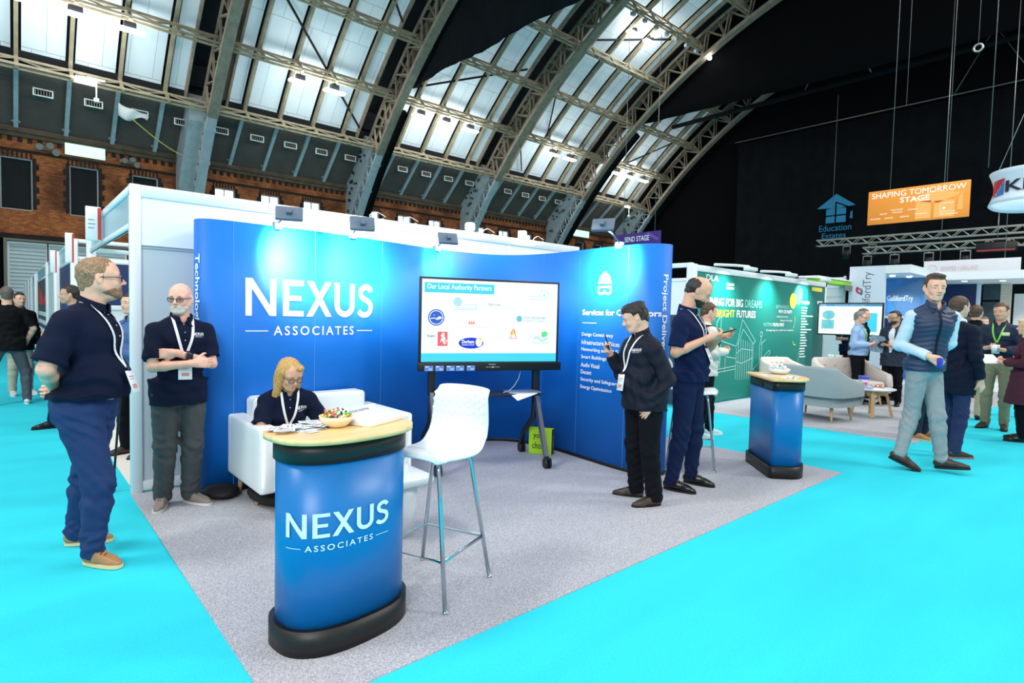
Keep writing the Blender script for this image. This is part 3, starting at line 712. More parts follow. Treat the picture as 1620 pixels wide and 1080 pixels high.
for i in range(len(S)-1):
    for j in range(4): f.append((4*i+j, 4*i+(j+1) % 4, 4*i+4+(j+1) % 4, 4*i+4+j))
f += [(3, 2, 1, 0), tuple(4*(len(S)-1)+j for j in range(4))]
o = mesh_obj('printed_panel', v, f, M_POP, t)
o.data.polygons.foreach_set('use_smooth', [(i % 4 in (0, 2)) and i < 4*(len(S)-1) for i in range(len(f))])
MB().tube([on_wall(s, 0.025, -0.02) for s in S], 0.03, 6).build('foot_rail', M_BLACKPL, t)
for x, y in ((1.41, None), (2.10, None), (2.84, None), (3.62, None), (None, 4.75), (None, 4.18), (None, 3.5)):
    s = s_at(x, y); MB().box((0, 0, 0), (0.001, 0.001, 0.001)) if False else None
    mesh_obj('panel_seam', [on_wall(s-0.002, 0.03, 0.002), on_wall(s+0.002, 0.03, 0.002), on_wall(s+0.002, 2.235, 0.002), on_wall(s-0.002, 2.235, 0.002)], [(0, 1, 2, 3)], mat('seam_blue', (90, 160, 225), 0.4), t)
# NEXUS built from broad strokes; unit height 1
def nexus_data(h, w):
    W = 0.17
    def sub(d, n=0.06): return d
    L = []
    # N
    L.append(poly2([(0, 0), (0, 1), (0.185, 1), (0.66, 0.28), (0.66, 1), (0.83, 1), (0.83, 0), (0.645, 0), (0.17, 0.72), (0.17, 0)]))
    # E
    x = 1.02; L.append(poly2([(x, 0), (x, 1), (x+0.60, 1), (x+0.60, 0.85), (x+W, 0.85), (x+W, 0.57), (x+0.53, 0.57), (x+0.53, 0.43), (x+W, 0.43), (x+W, 0.15), (x+0.60, 0.15), (x+0.60, 0)]))
    # X
    x = 1.70; L.append(merge(poly2([(x, 0), (x+0.20, 0), (x+0.80, 1), (x+0.60, 1)]), poly2([(x+0.02, 1), (x+0.22, 1), (x+0.41, 0.683), (x+0.31, 0.517)]), poly2([(x+0.62, 0), (x+0.82, 0), (x+0.51, 0.517), (x+0.41, 0.35)])))
    # U
    x = 2.62; pts = [(x+W/2, 1), (x+W/2, 0.36)]+[(x+0.36-0.275*math.cos(a), 0.35-0.27*math.sin(a)) for a in [PI*i/12 for i in range(1, 12)]]+[(x+0.635, 0.36), (x+0.635, 1)]
    L.append(stroke2(pts, W))
    # S
    x = 3.46; c = [(x+0.53, 0.80), (x+0.48, 0.88), (x+0.38, 0.93), (x+0.26, 0.92), (x+0.15, 0.86), (x+0.11, 0.75), (x+0.14, 0.64), (x+0.24, 0.565), (x+0.36, 0.52), (x+0.47, 0.45), (x+0.52, 0.34), (x+0.50, 0.21), (x+0.41, 0.11), (x+0.28, 0.075), (x+0.14, 0.10), (x+0.04, 0.19)]
    L.append(stroke2([tuple(p) for p in spline(c, 3)], W*0.98))
    V, Fc = merge(*L); tot = 4.06
    return [(a/tot*w, b*h) for a, b in V], Fc
def subdivide(d, step):
    bm = bmesh.new(); vs = [bm.verts.new((x, y, 0)) for x, y in d[0]]
    for q in d[1]:
        try: bm.faces.new([vs[i] for i in q])
        except ValueError: pass
    bmesh.ops.triangulate(bm, faces=bm.faces[:])
    x0 = min(p[0] for p in d[0]); x1 = max(p[0] for p in d[0]); x = x0+step
    while x < x1:
        bmesh.ops.bisect_plane(bm, geom=bm.verts[:]+bm.edges[:]+bm.faces[:], plane_co=(x, 0, 0), plane_no=(1, 0, 0)); x += step
    bm.verts.index_update(); out = [(p.co.x, p.co.y) for p in bm.verts], [[q.index for q in fc.verts] for fc in bm.faces]; bm.free(); return out
def fit_text(s, w, h, bold=0.0, spacing=1.0):
    d = text_data(s, 1.0, bold=bold, spacing=spacing); xs = [p[0] for p in d[0]]; ys = [p[1] for p in d[0]]
    a, b, c, e = min(xs), max(xs), min(ys), max(ys)
    return [((x-a)/(b-a)*w, (y-c)/(e-c)*h) for x, y in d[0]], d[1]
def logo_lockup(w, bigh, gap=0.1, small=0.085):
    """NEXUS over - ASSOCIATES - ; origin bottom-left of the small line"""
    a = shift(nexus_data(bigh, w), 0, small+gap)
    b = shift(fit_text('ASSOCIATES', w*0.63, small, 0.012, 1.35), w*0.187, 0)
    return merge(a, b, rect2(0, small*0.42, w*0.15, small*0.52), rect2(w*0.85, small*0.42, w, small*0.52))
s0 = s_at(1.50)
put_flat('nexus_lettering', subdivide(logo_lockup(1.235, 0.315, 0.085, 0.082), 0.03), M_LETTER, lambda x, y: on_wall(s0+x, 1.305+y, 0.004), t)
# right wing: helmet icon and list of services
sy = s_at(y=3.80)
icon = merge(disc2(0, 0.02, 0.075, 0.085, 24))
hel = [(0.080*math.cos(a), 0.012+0.088*math.sin(a)) for a in [PI*i/14 for i in range(15)]]
d = merge(poly2(hel), rect2(-0.095, -0.01, 0.095, 0.012), rect2(-0.018, 0.08, 0.018, 0.115),
          stroke2([(-0.085, -0.045), (0.085, -0.045), (0.088, -0.09), (0.06, -0.115), (0.02, -0.11), (0, -0.085), (-0.02, -0.11), (-0.06, -0.115), (-0.088, -0.09)], 0.022, True))
put_flat('helmet_icon', subdivide(d, 0.02), M_LETTER, lambda x, y: on_wall(sy+x, 1.88+y, 0.004), t)
sl = s_at(y=4.12)
lines = [('Services for Contractors', 1.545, 0.062, 0.98, 0.03), ('Design Consultancy', 1.315, 0.048, 0.46, 0.012), ('Infrastructure Services', 1.235, 0.048, 0.545, 0.012), ('Networking and Wi-Fi', 1.155, 0.048, 0.53, 0.012), ('Smart Buildings', 1.075, 0.048, 0.375, 0.012), ('Audio Visual', 0.995, 0.046, 0.28, 0.012), ('Decant', 0.92, 0.044, 0.165, 0.012), ('Security and Safeguarding', 0.835, 0.048, 0.62, 0.012), ('Energy Optimisation', 0.755, 0.048, 0.46, 0.012)]
for s, z, h, w, b in lines:
    put_flat('service_line', subdivide(fit_text(s, w, h, b), 0.06), M_LETTER, lambda x, y, z=z: on_wall(sl+x, z+y, 0.004), t)
put_flat('divider', rect2(0, 0, 0.22, 0.008, 4), M_LETTER, lambda x, y: on_wall(sl+x, 1.46+y, 0.004), t)
# vertical lines of text on the rounded ends, reading downwards
d = fit_text('Project Delivery', 0.80, 0.072, 0.02)
sr = s_at(y=3.27)+0.115
put_flat('end_text', d, M_LETTER, lambda x, y: on_wall(sr+y, 1.95-x, 0.004), t)
d = fit_text('Technological', 0.66, 0.072, 0.02)
put_flat('end_text', d, M_LETTER, lambda x, y: on_wall(0.455+y, 1.96-x, 0.004), t)

# arm lamps over the display: real spot lights, as in the photo
M_LAMPG = mat('grey_lamp_housing', (96, 112, 132), 0.4)
def arm_lamp(base, head, aim, label, power=90, size=1.25, cast=True):
    t = thing('arm_lamp', label, 'lamp', base)
    h = Vector(head)-Vector(base)
    MB().rbox((-0.03, -0.03, -0.05), (0.03, 0.05, 0.02), 0.01).build('clamp', M_LAMPG, t)
    MB().tube([(0, 0, 0), tuple(h*0.5+Vector((0, 0, 0.02))), tuple(h)], 0.008, 8).build('arm', M_LAMPG, t)
    d = (Vector(aim)-Vector(head)).normalized(); q = d.to_track_quat('-Z', 'Y').to_matrix().to_4x4(); q.translation = h
    MB().rbox((-0.105, -0.06, 0.0), (0.105, 0.07, 0.035), 0.01, 2, q).box((-0.02, -0.02, 0.03), (0.02, 0.03, 0.07), q).build('housing', M_LAMPG, t)
    MB().box((-0.095, -0.05, -0.004), (0.095, 0.06, 0.0), q).build('lens', mat('lit_lens', (235, 248, 255), 0.5, emit=40), t)
    if cast:
        ld = bpy.data.lights.new('lamp_light', 'SPOT'); ld.energy = power; ld.spot_size = size*1.25; ld.spot_blend = 1.0; ld.shadow_soft_size = 0.06; ld.color = (0.88, 0.97, 1)
        lo = bpy.data.objects.new('lamp_light', ld); link(lo, t); lo.matrix_local = q @ Matrix.Translation((0, 0, -0.02))
    return t
arm_lamp((1.76, 5.06, 2.26), (1.74, 4.74, 2.29), (1.88, 5.1, 2.06), 'grey arm lamp over the NEXUS lettering, left of the two', 340)
arm_lamp((2.47, 5.10, 2.26), (2.32, 4.62, 2.27), (2.50, 5.15, 2.06), 'grey arm lamp over the NEXUS lettering, right of the two', 340)
arm_lamp((4.60, 3.62, 2.26), (4.14, 3.46, 2.36), (4.62, 3.70, 2.08), 'white arm lamp over the right wing of the display', 260)
arm_lamp((3.6, 5.37, 2.26), (3.5, 5.03, 2.3), (3.62, 5.4, 2.1), 'small arm lamp over the bend of the display', 60)

# ------------------------------------------------------------ oval counters
def dshape(w=0.4, fr=0.25, bk=0.24, r=0.14, n=26):
    pts = []
    for i in range(n+1):
        a = PI+PI*i/n; c, s = math.cos(a), math.sin(a)
        pts.append((w*math.copysign(abs(c)**0.82, c), fr*math.copysign(abs(s)**0.85, s)))
    for k in range(9): a = PI/2*k/8; pts.append((w-r+r*math.cos(a), bk-r+r*math.sin(a)))
    for k in range(9): a = PI/2+PI/2*k/8; pts.append((-w+r+r*math.cos(a), bk-r+r*math.sin(a)))
    return pts
M_TOP = wood_mat('maple_top', (240, 212, 156), (226, 192, 132), (1.2, 9, 1))
M_CTR = mat('blue_counter_print', (0, 112, 184), 0.35)
def counter(loc, rz, label, logo, r=0.14, gw=0.0):
    t = thing('display_counter', label, 'counter', loc, rz)
    MB().prism(dshape(0.310+gw, 0.205, 0.160, r), 0.10, 0.86, smooth=True).build('printed_wrap', M_CTR, t)
    MB().prism(dshape(0.330+gw, 0.225, 0.180, r), 0.0, 0.125, smooth=True).build('base', M_BLACKPL, t)
    MB().prism(dshape(0.318+gw, 0.213, 0.168, r), 0.86, 0.95, smooth=True).build('collar', M_BLACKPL, t)
    tp = MB().prism(dshape(0.350+gw, 0.245, 0.200, r), 0.95, 0.975, smooth=True); tp.build('top', M_TOP, t)
    MB().box((-0.06, 0.16, 0.87), (0.06, 0.175, 0.91)).build('latch_slot', mat('pure_black', (4, 4, 5), 0.6), t)
    if logo:
        P = dshape(0.315, 0.210, 0.165, n=60)[:61]; L = [0]
        for i in range(1, 61): L.append(L[-1]+math.dist(P[i], P[i-1]))
        def on(s, z):
            i = 1
            while i < 60 and L[i] < s: i += 1
            a = (s-L[i-1])/(L[i]-L[i-1]); return (P[i-1][0]+(P[i][0]-P[i-1][0])*a, P[i-1][1]+(P[i][1]-P[i-1][1])*a, z)
        put_flat('nexus_lettering', subdivide(logo_lockup(0.50, 0.108, 0.032, 0.027), 0.012), mat('pale_blue_lettering', (214, 240, 250), 0.5), lambda x, y: on(L[-1]/2-0.375+x, 0.475+y), t)
    return t
counter((1.215, 2.59, 0), math.radians(6), 'blue oval counter with white NEXUS lettering and maple top in the foreground', True)
counter((5.91, 2.585, 0), math.radians(45), 'plain blue counter with maple top and black slot, at the right corner', False, 0.05, 0.03)

# ------------------------------------------------------------ bar stools
M_SEAT = mat('white_moulded_plastic', (232, 242, 244), 0.3, coat=0.3)
M_CHROME = mat('chrome', (190, 205, 212), 0.12, metal=1.0)
def bar_stool(loc, rz, label, h=0.78):
    """faces local +x"""
    t = thing('bar_stool', label, 'bar stool', loc, rz)
    # seat shell: sheet swept in u (front to back, then up the back) and v (sideways)
    path = spline([(0.24, 0.0), (0.20, 0.025), (0.08, 0.012), (-0.08, 0.0), (-0.17, 0.02), (-0.215, 0.10), (-0.225, 0.20), (-0.235, 0.27), (-0.275, 0.33)], 6)
    wid = lambda k: (0.205 if k < 0.42 else 0.205-0.035*(k-0.42)/0.58)*(1-0.25*max(0, (0.08-k))/0.08)
    n = len(path); m = 16; v = []; f = []
    for i, p in enumerate(path):
        k = i/(n-1)
        d = (path[min(i+1, n-1)]-path[max(i-1, 0)]).normalized(); nr = Vector((d.y, -d.x))    # towards outside/under
        for j in range(m+1):
            q = -1+2*j/m; cup = 0.035*(q*q) if k < 0.55 else 0.045*(q*q)
            P = p-nr*(-cup)*-1
            P = p+Vector((nr.x, nr.y))*(-cup)
            v.append((P.x, wid(k)*math.sin(q*PI/2*0.98)*1.0, h+P.y))
    for i in range(n-1):
        for j in range(m): a = i*(m+1)+j; f.append((a, a+m+1, a+m+2, a+1))
    o = mesh_obj('seat_shell', v, f, M_SEAT, t, True)
    s = o.modifiers.new('s', 'SOLIDIFY'); s.thickness = 0.018; s.offset = 0; b = o.modifiers.new('b', 'SUBSURF'); b.levels = 1; b.render_levels = 1
    # quilted diamonds on the outer side of the back
    q = MB()
    for a in range(12):
        for c in range(7):
            k = 0.52+0.42*a/11; i = min(n-2, int(k*(n-1))); p = path[i]; d = (path[i+1]-path[i-1]).normalized(); nr = Vector((d.y, -d.x))
            y = (c-3+(0.5 if a % 2 else 0))*0.052
            if abs(y) > wid(k)*0.92: continue
            qq = math.asin(max(-1, min(1, y/wid(k))))/(PI/2*0.98); cup = 0.045*qq*qq
            c0 = p+nr*(0.009-cup); s_ = 0.024; hh = 0.027
            C = Vector((c0.x, y, h+c0.y)); T = Vector((d.x, 0, d.y)); Nn = Vector((nr.x, 0, nr.y)); Yv = Vector((0, 1, 0))
            q.add([C+Yv*s_, C+T*hh, C-Yv*s_, C-T*hh, C+Nn*0.004], [(0, 1, 4), (1, 2, 4), (2, 3, 4), (3, 0, 4)])
    q.build('quilted_diamonds', M_SEAT, t)
    ft = [(0.235, 0.235), (-0.235, 0.235), (-0.235, -0.235), (0.235, -0.235)]
    tops = [(0.13, 0.11), (-0.15, 0.11), (-0.15, -0.11), (0.13, -0.11)]
    for a, b in zip(ft, tops):
        MB().tube([(a[0], a[1], 0.01), (b[0]*1.15, b[1]*1.15, h-0.08), (b[0], b[1], h-0.02), (b[0]*0.4, b[1]*0.5, h-0.008)], 0.0115, 10).cyl((a[0], a[1], 0), (a[0], a[1], 0.02), 0.013).build('leg', M_CHROME, t)
    r = []
    for a, b in zip(ft, tops):
        k = 0.25/(h-0.08); r.append((a[0]+(b[0]*1.15-a[0])*k, a[1]+(b[1]*1.15-a[1])*k, 0.25))
    MB().tube([r[1], r[0], r[3], r[2], r[1]], 0.009, 8).build('foot_ring', M_CHROME, t)
    return t
bar_stool((1.785, 2.65, 0), math.atan2(-0.38, -0.925), 'white moulded bar stool with chrome legs beside the NEXUS counter')
bar_stool((5.38, 3.22, 0), math.radians(-60), 'white bar stool with chrome legs partly hidden behind the man in the navy polo', 0.79)
t = thing('pouf', 'low white seat pad just beyond the foreground counter', 'pouf', (2.0, 3.45, 0))
MB().rbox((-0.2, -0.2, 0.36), (0.2, 0.2, 0.43), 0.03, 3).build('pad', M_SEAT, t); MB().cyl((0, 0, 0), (0, 0, 0.37), 0.13, 0.16).build('pedestal', M_WHITEP, t)

# ------------------------------------------------------------ white sofa
M_SOFA = mat('white_leatherette', (232, 240, 242), 0.42, bump=0.1, bscale=8)
t = thing('sofa', 'white leather two-seat sofa against the blue wall, woman seated on it', 'sofa', (2.01, 4.7, 0))
def soft(a, b, r, name, m, parent, puff=0.0):
    bm = bmesh.new(); bmesh.ops.create_cube(bm, size=1); bmesh.ops.subdivide_edges(bm, edges=bm.edges[:], cuts=5, use_grid_fill=True)
    for v in bm.verts:
        x, y, z = v.co
        for ax in range(3): v.co[ax] = v.co[ax]*(b[ax]-a[ax])+(a[ax]+b[ax])/2
        g = (1-(2*x)**2)*(1-(2*y)**2)
        v.co.z += puff*g*(1 if z > 0 else 0)
    o = MB(); bm.verts.index_update(); o.add([v.co.copy() for v in bm.verts], [[q.index for q in f.verts] for f in bm.faces], True); bm.free()
    ob = o.build(name, m, parent); bv = ob.modifiers.new('b', 'BEVEL'); bv.width = r; bv.segments = 3; bv.limit_method = 'ANGLE'; return ob
soft((-0.64, -0.42, 0.17), (-0.50, 0.40, 0.66), 0.03, 'arm', M_SOFA, t); soft((0.50, -0.42, 0.17), (0.64, 0.40, 0.66), 0.03, 'arm', M_SOFA, t)
soft((-0.50, 0.18, 0.17), (0.50, 0.38, 0.80), 0.05, 'backrest', M_SOFA, t)
soft((-0.50, -0.41, 0.17), (0.50, 0.20, 0.34), 0.02, 'seat_base', M_SOFA, t)
soft((-0.49, -0.42, 0.34), (0.0, 0.18, 0.44), 0.03, 'seat_cushion', M_SOFA, t, 0.02); soft((0.0, -0.42, 0.34), (0.49, 0.18, 0.44), 0.03, 'seat_cushion', M_SOFA, t, 0.02)
for x, y in ((-0.56, -0.1), (0.56, -0.3), (-0.56, 0.33), (0.56, 0.33)): MB().cyl((x, y, 0), (x*0.98, y, 0.18), 0.014, 0.024, 12).build('leg', wood_mat('beech', (214, 186, 148), (196, 166, 126)), t)
for i, (x, y, s, lb) in enumerate(((1.62, 4.62, 1.0, 'black bag pushed under the left side of the white sofa'), (1.30, 5.0, 0.6, 'small black bag beside the blue wall behind the sofa'))):
    b = MB().sphere((0, 0, 0.075*s), 1, 10, (0.22*s, 0.3*s, 0.075*s)).build('bag', mat('black_nylon', (12, 13, 15), 0.7, bump=0.3, bscale=30)); b.location = (x, y, 0.006); tag(b, lb, 'bag')

# ------------------------------------------------------------ things on the counters
def papers(loc, n, seed, w=0.1, h=0.07, spread=0.12, label='', name='badge_pile', lines=True):
    """each loose card its own object"""
    rnd = random.Random(seed)
    for i in range(n):
        a = rnd.random()*PI; x = loc[0]+spread*(rnd.random()-0.5)*2; y = loc[1]+spread*0.62*(rnd.random()-0.5)*2
        o = MB().box((-w/2, -h/2, 0), (w/2, h/2, 0.0012)).build('printed_card', M_WHITE); o.location = (x, y, loc[2]+0.0013*(i+1)); o.rotation_euler = (0, 0, a)
        tag(o, label, 'card', label)
        put_flat('print', merge(rect2(-w*0.4, h*0.2, w*0.2, h*0.3), rect2(-w*0.4, -h*0.1, w*0.35, -h*0.02), rect2(w*0.1, -h*0.42, w*0.42, -h*0.25)), mat('grey_navy_print', (96, 120, 140), 0.6), lambda x, y: (x, y, 0.0016), o)
papers((1.01, 2.62, 0.975), 18, 3, 0.09, 0.055, 0.10, 'loose white printed cards spread over the left end of the NEXUS counter')
t = thing('sweet_bowl', 'cream bowl of wrapped sweets in the middle of the NEXUS counter', 'bowl', (1.185, 2.60, 0.975))
MB().lathe([(0.0, 0.0), (0.035, 0.0), (0.055, 0.012), (0.075, 0.035), (0.082, 0.055), (0.078, 0.055), (0.07, 0.035), (0.045, 0.016), (0, 0.012)], 32).build('bowl_shell', mat('cream_ceramic', (246, 232, 200), 0.3), t)
rnd = random.Random(5)
cols = [((236, 90, 100), 'red'), ((250, 240, 240), 'white'), ((40, 60, 60), 'dark'), ((240, 214, 70), 'yellow'), ((240, 150, 160), 'pink'), ((90, 190, 90), 'green')]
for i in range(40):
    a = rnd.random()*6.28; r = 0.062*math.sqrt(rnd.random()); c, cn = cols[i % 6]
    o = MB().sphere((0, 0, 0), 0.010, 5, (1.3, 0.8, 0.7)).cyl((-0.022, 0, 0), (-0.011, 0, 0), 0.007, 0.002, 6).cyl((0.011, 0, 0), (0.022, 0, 0), 0.002, 0.007, 6).build('wrapped_sweet', mat('sweet_'+cn, c, 0.35))
    o.location = (1.185+r*math.cos(a), 2.60+r*math.sin(a), 0.975+0.040+0.022*rnd.random()+0.02*(1-r/0.062)); o.rotation_euler = (rnd.random()*6, rnd.random()*6, rnd.random()*6)
    tag(o, '%s wrapped sweet in the cream bowl on the NEXUS counter' % cn, 'sweet', '%s wrapped sweets in the cream bowl' % cn)
t = thing('cardboard_box', 'flat white box with printed lid at the right end of the NEXUS counter', 'box', (1.385, 2.62, 0.975), math.radians(24))
MB().rbox((-0.13, -0.09, 0), (0.13, 0.09, 0.028), 0.004).build('box_body', M_WHITE, t)
MB().box((-0.13, 0.085, 0.028), (0.13, 0.09, 0.07)).build('raised_lid', M_WHITE, t)
put_flat('print', merge(fit_text('YOUR DIGITAL', 0.16, 0.012, 0.02)), mat('grey_print', (150, 150, 150), 0.6), lambda x, y: (-0.08+x, 0.083, 0.045+y), t)
t = thing('sweet_bowl', 'white bowl heaped with pale wrapped sweets on the plain blue counter', 'bowl', (6.10, 2.66, 0.975))
MB().lathe([(0.0, 0.0), (0.05, 0.0), (0.09, 0.02), (0.115, 0.055), (0.11, 0.055), (0.08, 0.02), (0, 0.014)], 28).build('bowl_shell', M_WHITE, t)
for i in range(30):
    a = rnd.random()*6.28; r = 0.09*math.sqrt(rnd.random()); c, cn = [((250, 252, 255), 'white'), ((196, 226, 240), 'pale blue'), ((238, 232, 220), 'cream')][i % 3]
    o = MB().sphere((0, 0, 0), 0.016, 5, (1.3, 0.9, 0.8)).build('wrapped_sweet', mat('sweet2_'+cn, c, 0.35)); o.location = (6.10+r*math.cos(a), 2.66+r*math.sin(a), 0.975+0.05+0.04*rnd.random()+0.02*(1-r/0.09))
    tag(o, '%s wrapped sweet heaped on the plain blue counter' % cn, 'sweet', '%s sweets heaped on the plain blue counter' % cn)
for i, (x, y, a, w, h, lb) in enumerate(((5.86, 2.66, 0.9, 0.21, 0.15, 'white leaflet lying at the left end of the plain blue counter'), (5.78, 2.42, 0.3, 0.21, 0.15, 'white leaflet with dark print near the front edge of the plain blue counter'), (5.98, 2.47, 0.7, 0.15, 0.1, 'small leaflet in the middle of the plain blue counter'))):
    o = MB().box((-w/2, -h/2, 0), (w/2, h/2, 0.002)).build('leaflet', M_WHITE); o.location = (x, y, 0.9755); o.rotation_euler = (0, 0, a); tag(o, lb, 'leaflet')
    put_flat('print', merge(rect2(-w*0.4, -h*0.3, w*0.4, -h*0.2), rect2(-w*0.4, 0, w*0.1, h*0.08)), MATS['grey_navy_print'], lambda x, y: (x, y, 0.0025), o)

# ------------------------------------------------------------ big screen on its trolley
TVC = Vector((3.675, 4.475)); TVA = math.atan2(-0.367, 0.93)
t = thing('screen_trolley', 'black wheeled trolley stand carrying the big screen', 'screen stand', (TVC.x, TVC.y, 0), TVA)
M_TROL = mat('dark_grey_metal', (38, 42, 50), 0.4, metal=0.3); M_TROLL = mat('light_grey_strut', (120, 126, 136), 0.35, metal=0.5)
for u in (-0.59, 0.52):
    MB().rbox((u-0.035, 0.05, 0.72), (u+0.035, 0.11, 1.6), 0.006).build('upright', M_TROL, t)
    MB().beam((u, 0.08, 0.74), (u, -0.255, 0.11), 0.06, 0.04, (1, 0, 0)).build('front_leg', M_TROLL, t)
    MB().tube([(u, 0.09, 0.74), (u, 0.11, 0.45), (u-0.01, 0.36, 0.25), (u-0.01, 0.42, 0.12)], 0.03, 8).build('rear_leg', M_TROL, t)
    for y, zz in ((-0.28, 0), (0.44, 0)):
        w = MB().cyl((u-0.03, y, 0.055), (u-0.008, y, 0.055), 0.053, n=20).cyl((u+0.008, y, 0.055), (u+0.03, y, 0.055), 0.053, n=20).rbox((u-0.02, y-0.03, 0.06), (u+0.02, y+0.03, 0.12), 0.01).box((u-0.015, y-0.08, 0.1), (u+0.015, y-0.03, 0.115))
        w.build('caster', M_BLACKPL, t)
MB().box((-0.59, 0.06, 1.2), (0.52, 0.1, 1.28)).box((-0.59, 0.06, 1.6), (0.52, 0.1, 1.66)).build('cross_rail', M_TROL, t)
MB().rbox((-0.56, -0.14, 0.715), (0.50, 0.14, 0.74), 0.005).build('shelf', M_TROL, t)
t = thing('display_screen', 'large black screen showing a white slide of local authority logos', 'screen', (TVC.x, TVC.y, 0.965), TVA)
MB().rbox((-0.735, -0.0, 0.0), (0.735, 0.05, 0.915), 0.008).build('bezel', M_BLACKPL, t)
MB().rbox((-0.75, -0.035, 0.0), (0.755, 0.0, 0.085), 0.006).build('soundbar', M_BLACKPL, t)
E_W = mat('screen_white', (238, 255, 252), 0.5, emit=1.05); 
def scr(name, rgb, e=1.0): return mat(name, (rgb[0]//3, rgb[1]//3, rgb[2]//3), 0.4, emit=e, ecol=rgb)
E_W = scr('screen_white2', (240, 255, 252)); E_C = scr('screen_cyan', (70, 210, 238)); E_B = scr('screen_blue', (48, 92, 196)); E_DB = scr('screen_deep_blue', (26, 44, 205)); E_R = scr('screen_red', (232, 96, 104)); E_P = scr('screen_pale', (176, 222, 226)); E_T = scr('screen_teal', (110, 196, 206)); E_G = scr('screen_green', (90, 226, 140)); E_K = scr('screen_dark', (122, 140, 166)); E_O = scr('screen_orange', (236, 110, 84)); E_L = scr('screen_lilac', (196, 206, 226)); E_Y = scr('screen_yellow', (246, 214, 120))
# slide drawn in (u, z-0.965) coordinates
SX0, SX1, SZ0, SZ1 = -0.714, 0.710, 0.09, 0.893
put_flat('slide', rect2(SX0, SZ0, SX1, SZ1), E_W, lambda x, y: (x, -0.0015, y), t)
def sl_(name, d, m, o=0.003): return put_flat(name, d, m, lambda x, y, o=o: (x, -o, y), t)
sl_('slide_footer', rect2(SX0, SZ0, SX1, SZ0+0.085), E_C)
sl_('title_block', rect2(-0.69, 0.765, 0.015, 0.862), E_C)
sl_('title_text', shift(fit_text('Our Local Authority Partners', 0.65, 0.068, 0.015), -0.665, 0.783), E_W, 0.0045)
cx, cz = -0.572, 0.523
sl_('round_emblem', disc2(cx, cz, 0.083), E_B); sl_('emblem_ring', merge(ring2(cx, cz, 0.066, 0.007), ring2(cx, cz, 0.083, 0.004)), E_W, 0.0045)
sl_('emblem_waves', merge(stroke2([(cx-0.055, cz-0.012), (cx-0.02, cz-0.005), (cx+0.01, cz-0.02), (cx+0.055, cz-0.005)], 0.008), poly2([(cx-0.005, cz-0.01), (cx+0.03, cz+0.012), (cx+0.055, cz+0.005), (cx+0.05, cz-0.008)]), poly2([(cx-0.03, cz+0.03), (cx-0.02, cz+0.022), (cx-0.008, cz+0.03), (cx-0.02, cz+0.016)])), E_W, 0.0045)
sl_('kent_text', merge(shift(fit_text('Kent', 0.075, 0.028, 0.03), -0.655, 0.33)), E_K); sl_('kent_small', merge(shift(fit_text('County', 0.08, 0.018), -0.655, 0.30), shift(fit_text('Council', 0.08, 0.018), -0.655, 0.275)), E_L)
sl_('red_square', rect2(-0.555, 0.245, -0.455, 0.385), E_R)
sl_('white_horse', merge(poly2([(-0.525, 0.345), (-0.505, 0.375), (-0.485, 0.37), (-0.49, 0.345), (-0.475, 0.32), (-0.488, 0.29), (-0.47, 0.265), (-0.49, 0.262), (-0.505, 0.29), (-0.515, 0.3), (-0.53, 0.275), (-0.522, 0.31), (-0.508, 0.33)]), poly2([(-0.475, 0.3), (-0.464, 0.31), (-0.466, 0.28), (-0.476, 0.28)])), E_W, 0.0045)
sl_('durham_oval', disc2(-0.215, 0.275, 0.128, 0.055), E_DB); sl_('durham_text', merge(shift(fit_text('Durham', 0.125, 0.036, 0.03), -0.31, 0.272), shift(fit_text('County Council', 0.125, 0.018, 0.02), -0.31, 0.248)), E_W, 0.0045)
sl_('durham_crest', merge(disc2(-0.135, 0.285, 0.035, 0.045)), E_W, 0.005); sl_('durham_crest_mark', merge(disc2(-0.125, 0.315, 0.02, 0.014), poly2([(-0.15, 0.3), (-0.13, 0.26), (-0.11, 0.3), (-0.13, 0.28)])), E_Y, 0.006)
sl_('northumberland_mark', merge(*[stroke2([(-0.245+0.022*i, 0.458), (-0.235+0.022*i, 0.492), (-0.228+0.022*i, 0.464)], 0.009) for i in range(3)]), E_O)
sl_('northumberland_text', shift(fit_text('Northumberland County Council', 0.3, 0.02), -0.35, 0.42), E_L)
sl_('green_blob', disc2(-0.36, 0.68, 0.045), E_P); sl_('cutting_text', merge(stroke2([(-0.29, 0.655), (-0.17, 0.655), (-0.17, 0.605), (-0.4, 0.605)], 0.004), shift(fit_text('Borough Council', 0.2, 0.016), -0.38, 0.612)), E_T)
pill = [(-0.04+0.04*math.cos(a), 0.665+0.038*math.sin(a)) for a in [PI/2+PI*i/8 for i in range(9)]]+[(0.24+0.04*math.cos(a), 0.665+0.038*math.sin(a)) for a in [-PI/2+PI*i/8 for i in range(9)]]
sl_('harrow_pill', stroke2(pill, 0.003, True), E_L); sl_('harrow_text', shift(fit_text('Harrow', 0.12, 0.032), -0.04, 0.65), E_K)
sl_('arch_logo', merge(ring2(0.56, 0.765, 0.055, 0.006, 0, 180), rect2(0.395, 0.757, 0.65, 0.762), disc2(0.56, 0.775, 0.012), shift(fit_text('ROTHERHAM COUNCIL', 0.25, 0.016), 0.395, 0.725)), E_P)
sl_('oxford_globe', disc2(0.29, 0.527, 0.032), E_T); sl_('oxford_text', merge(shift(fit_text('OXFORDSHIRE', 0.25, 0.026), 0.335, 0.525), shift(fit_text('COUNTY COUNCIL', 0.25, 0.018), 0.335, 0.497)), E_K)
sl_('figure_crest', merge(disc2(0.225, 0.385, 0.03, 0.025)), E_Y); sl_('figure_crest_lines', merge(stroke2([(0.2, 0.33), (0.215, 0.4), (0.235, 0.42), (0.26, 0.33)], 0.008), stroke2([(0.18, 0.325), (0.27, 0.325)], 0.006)), E_O, 0.0045)
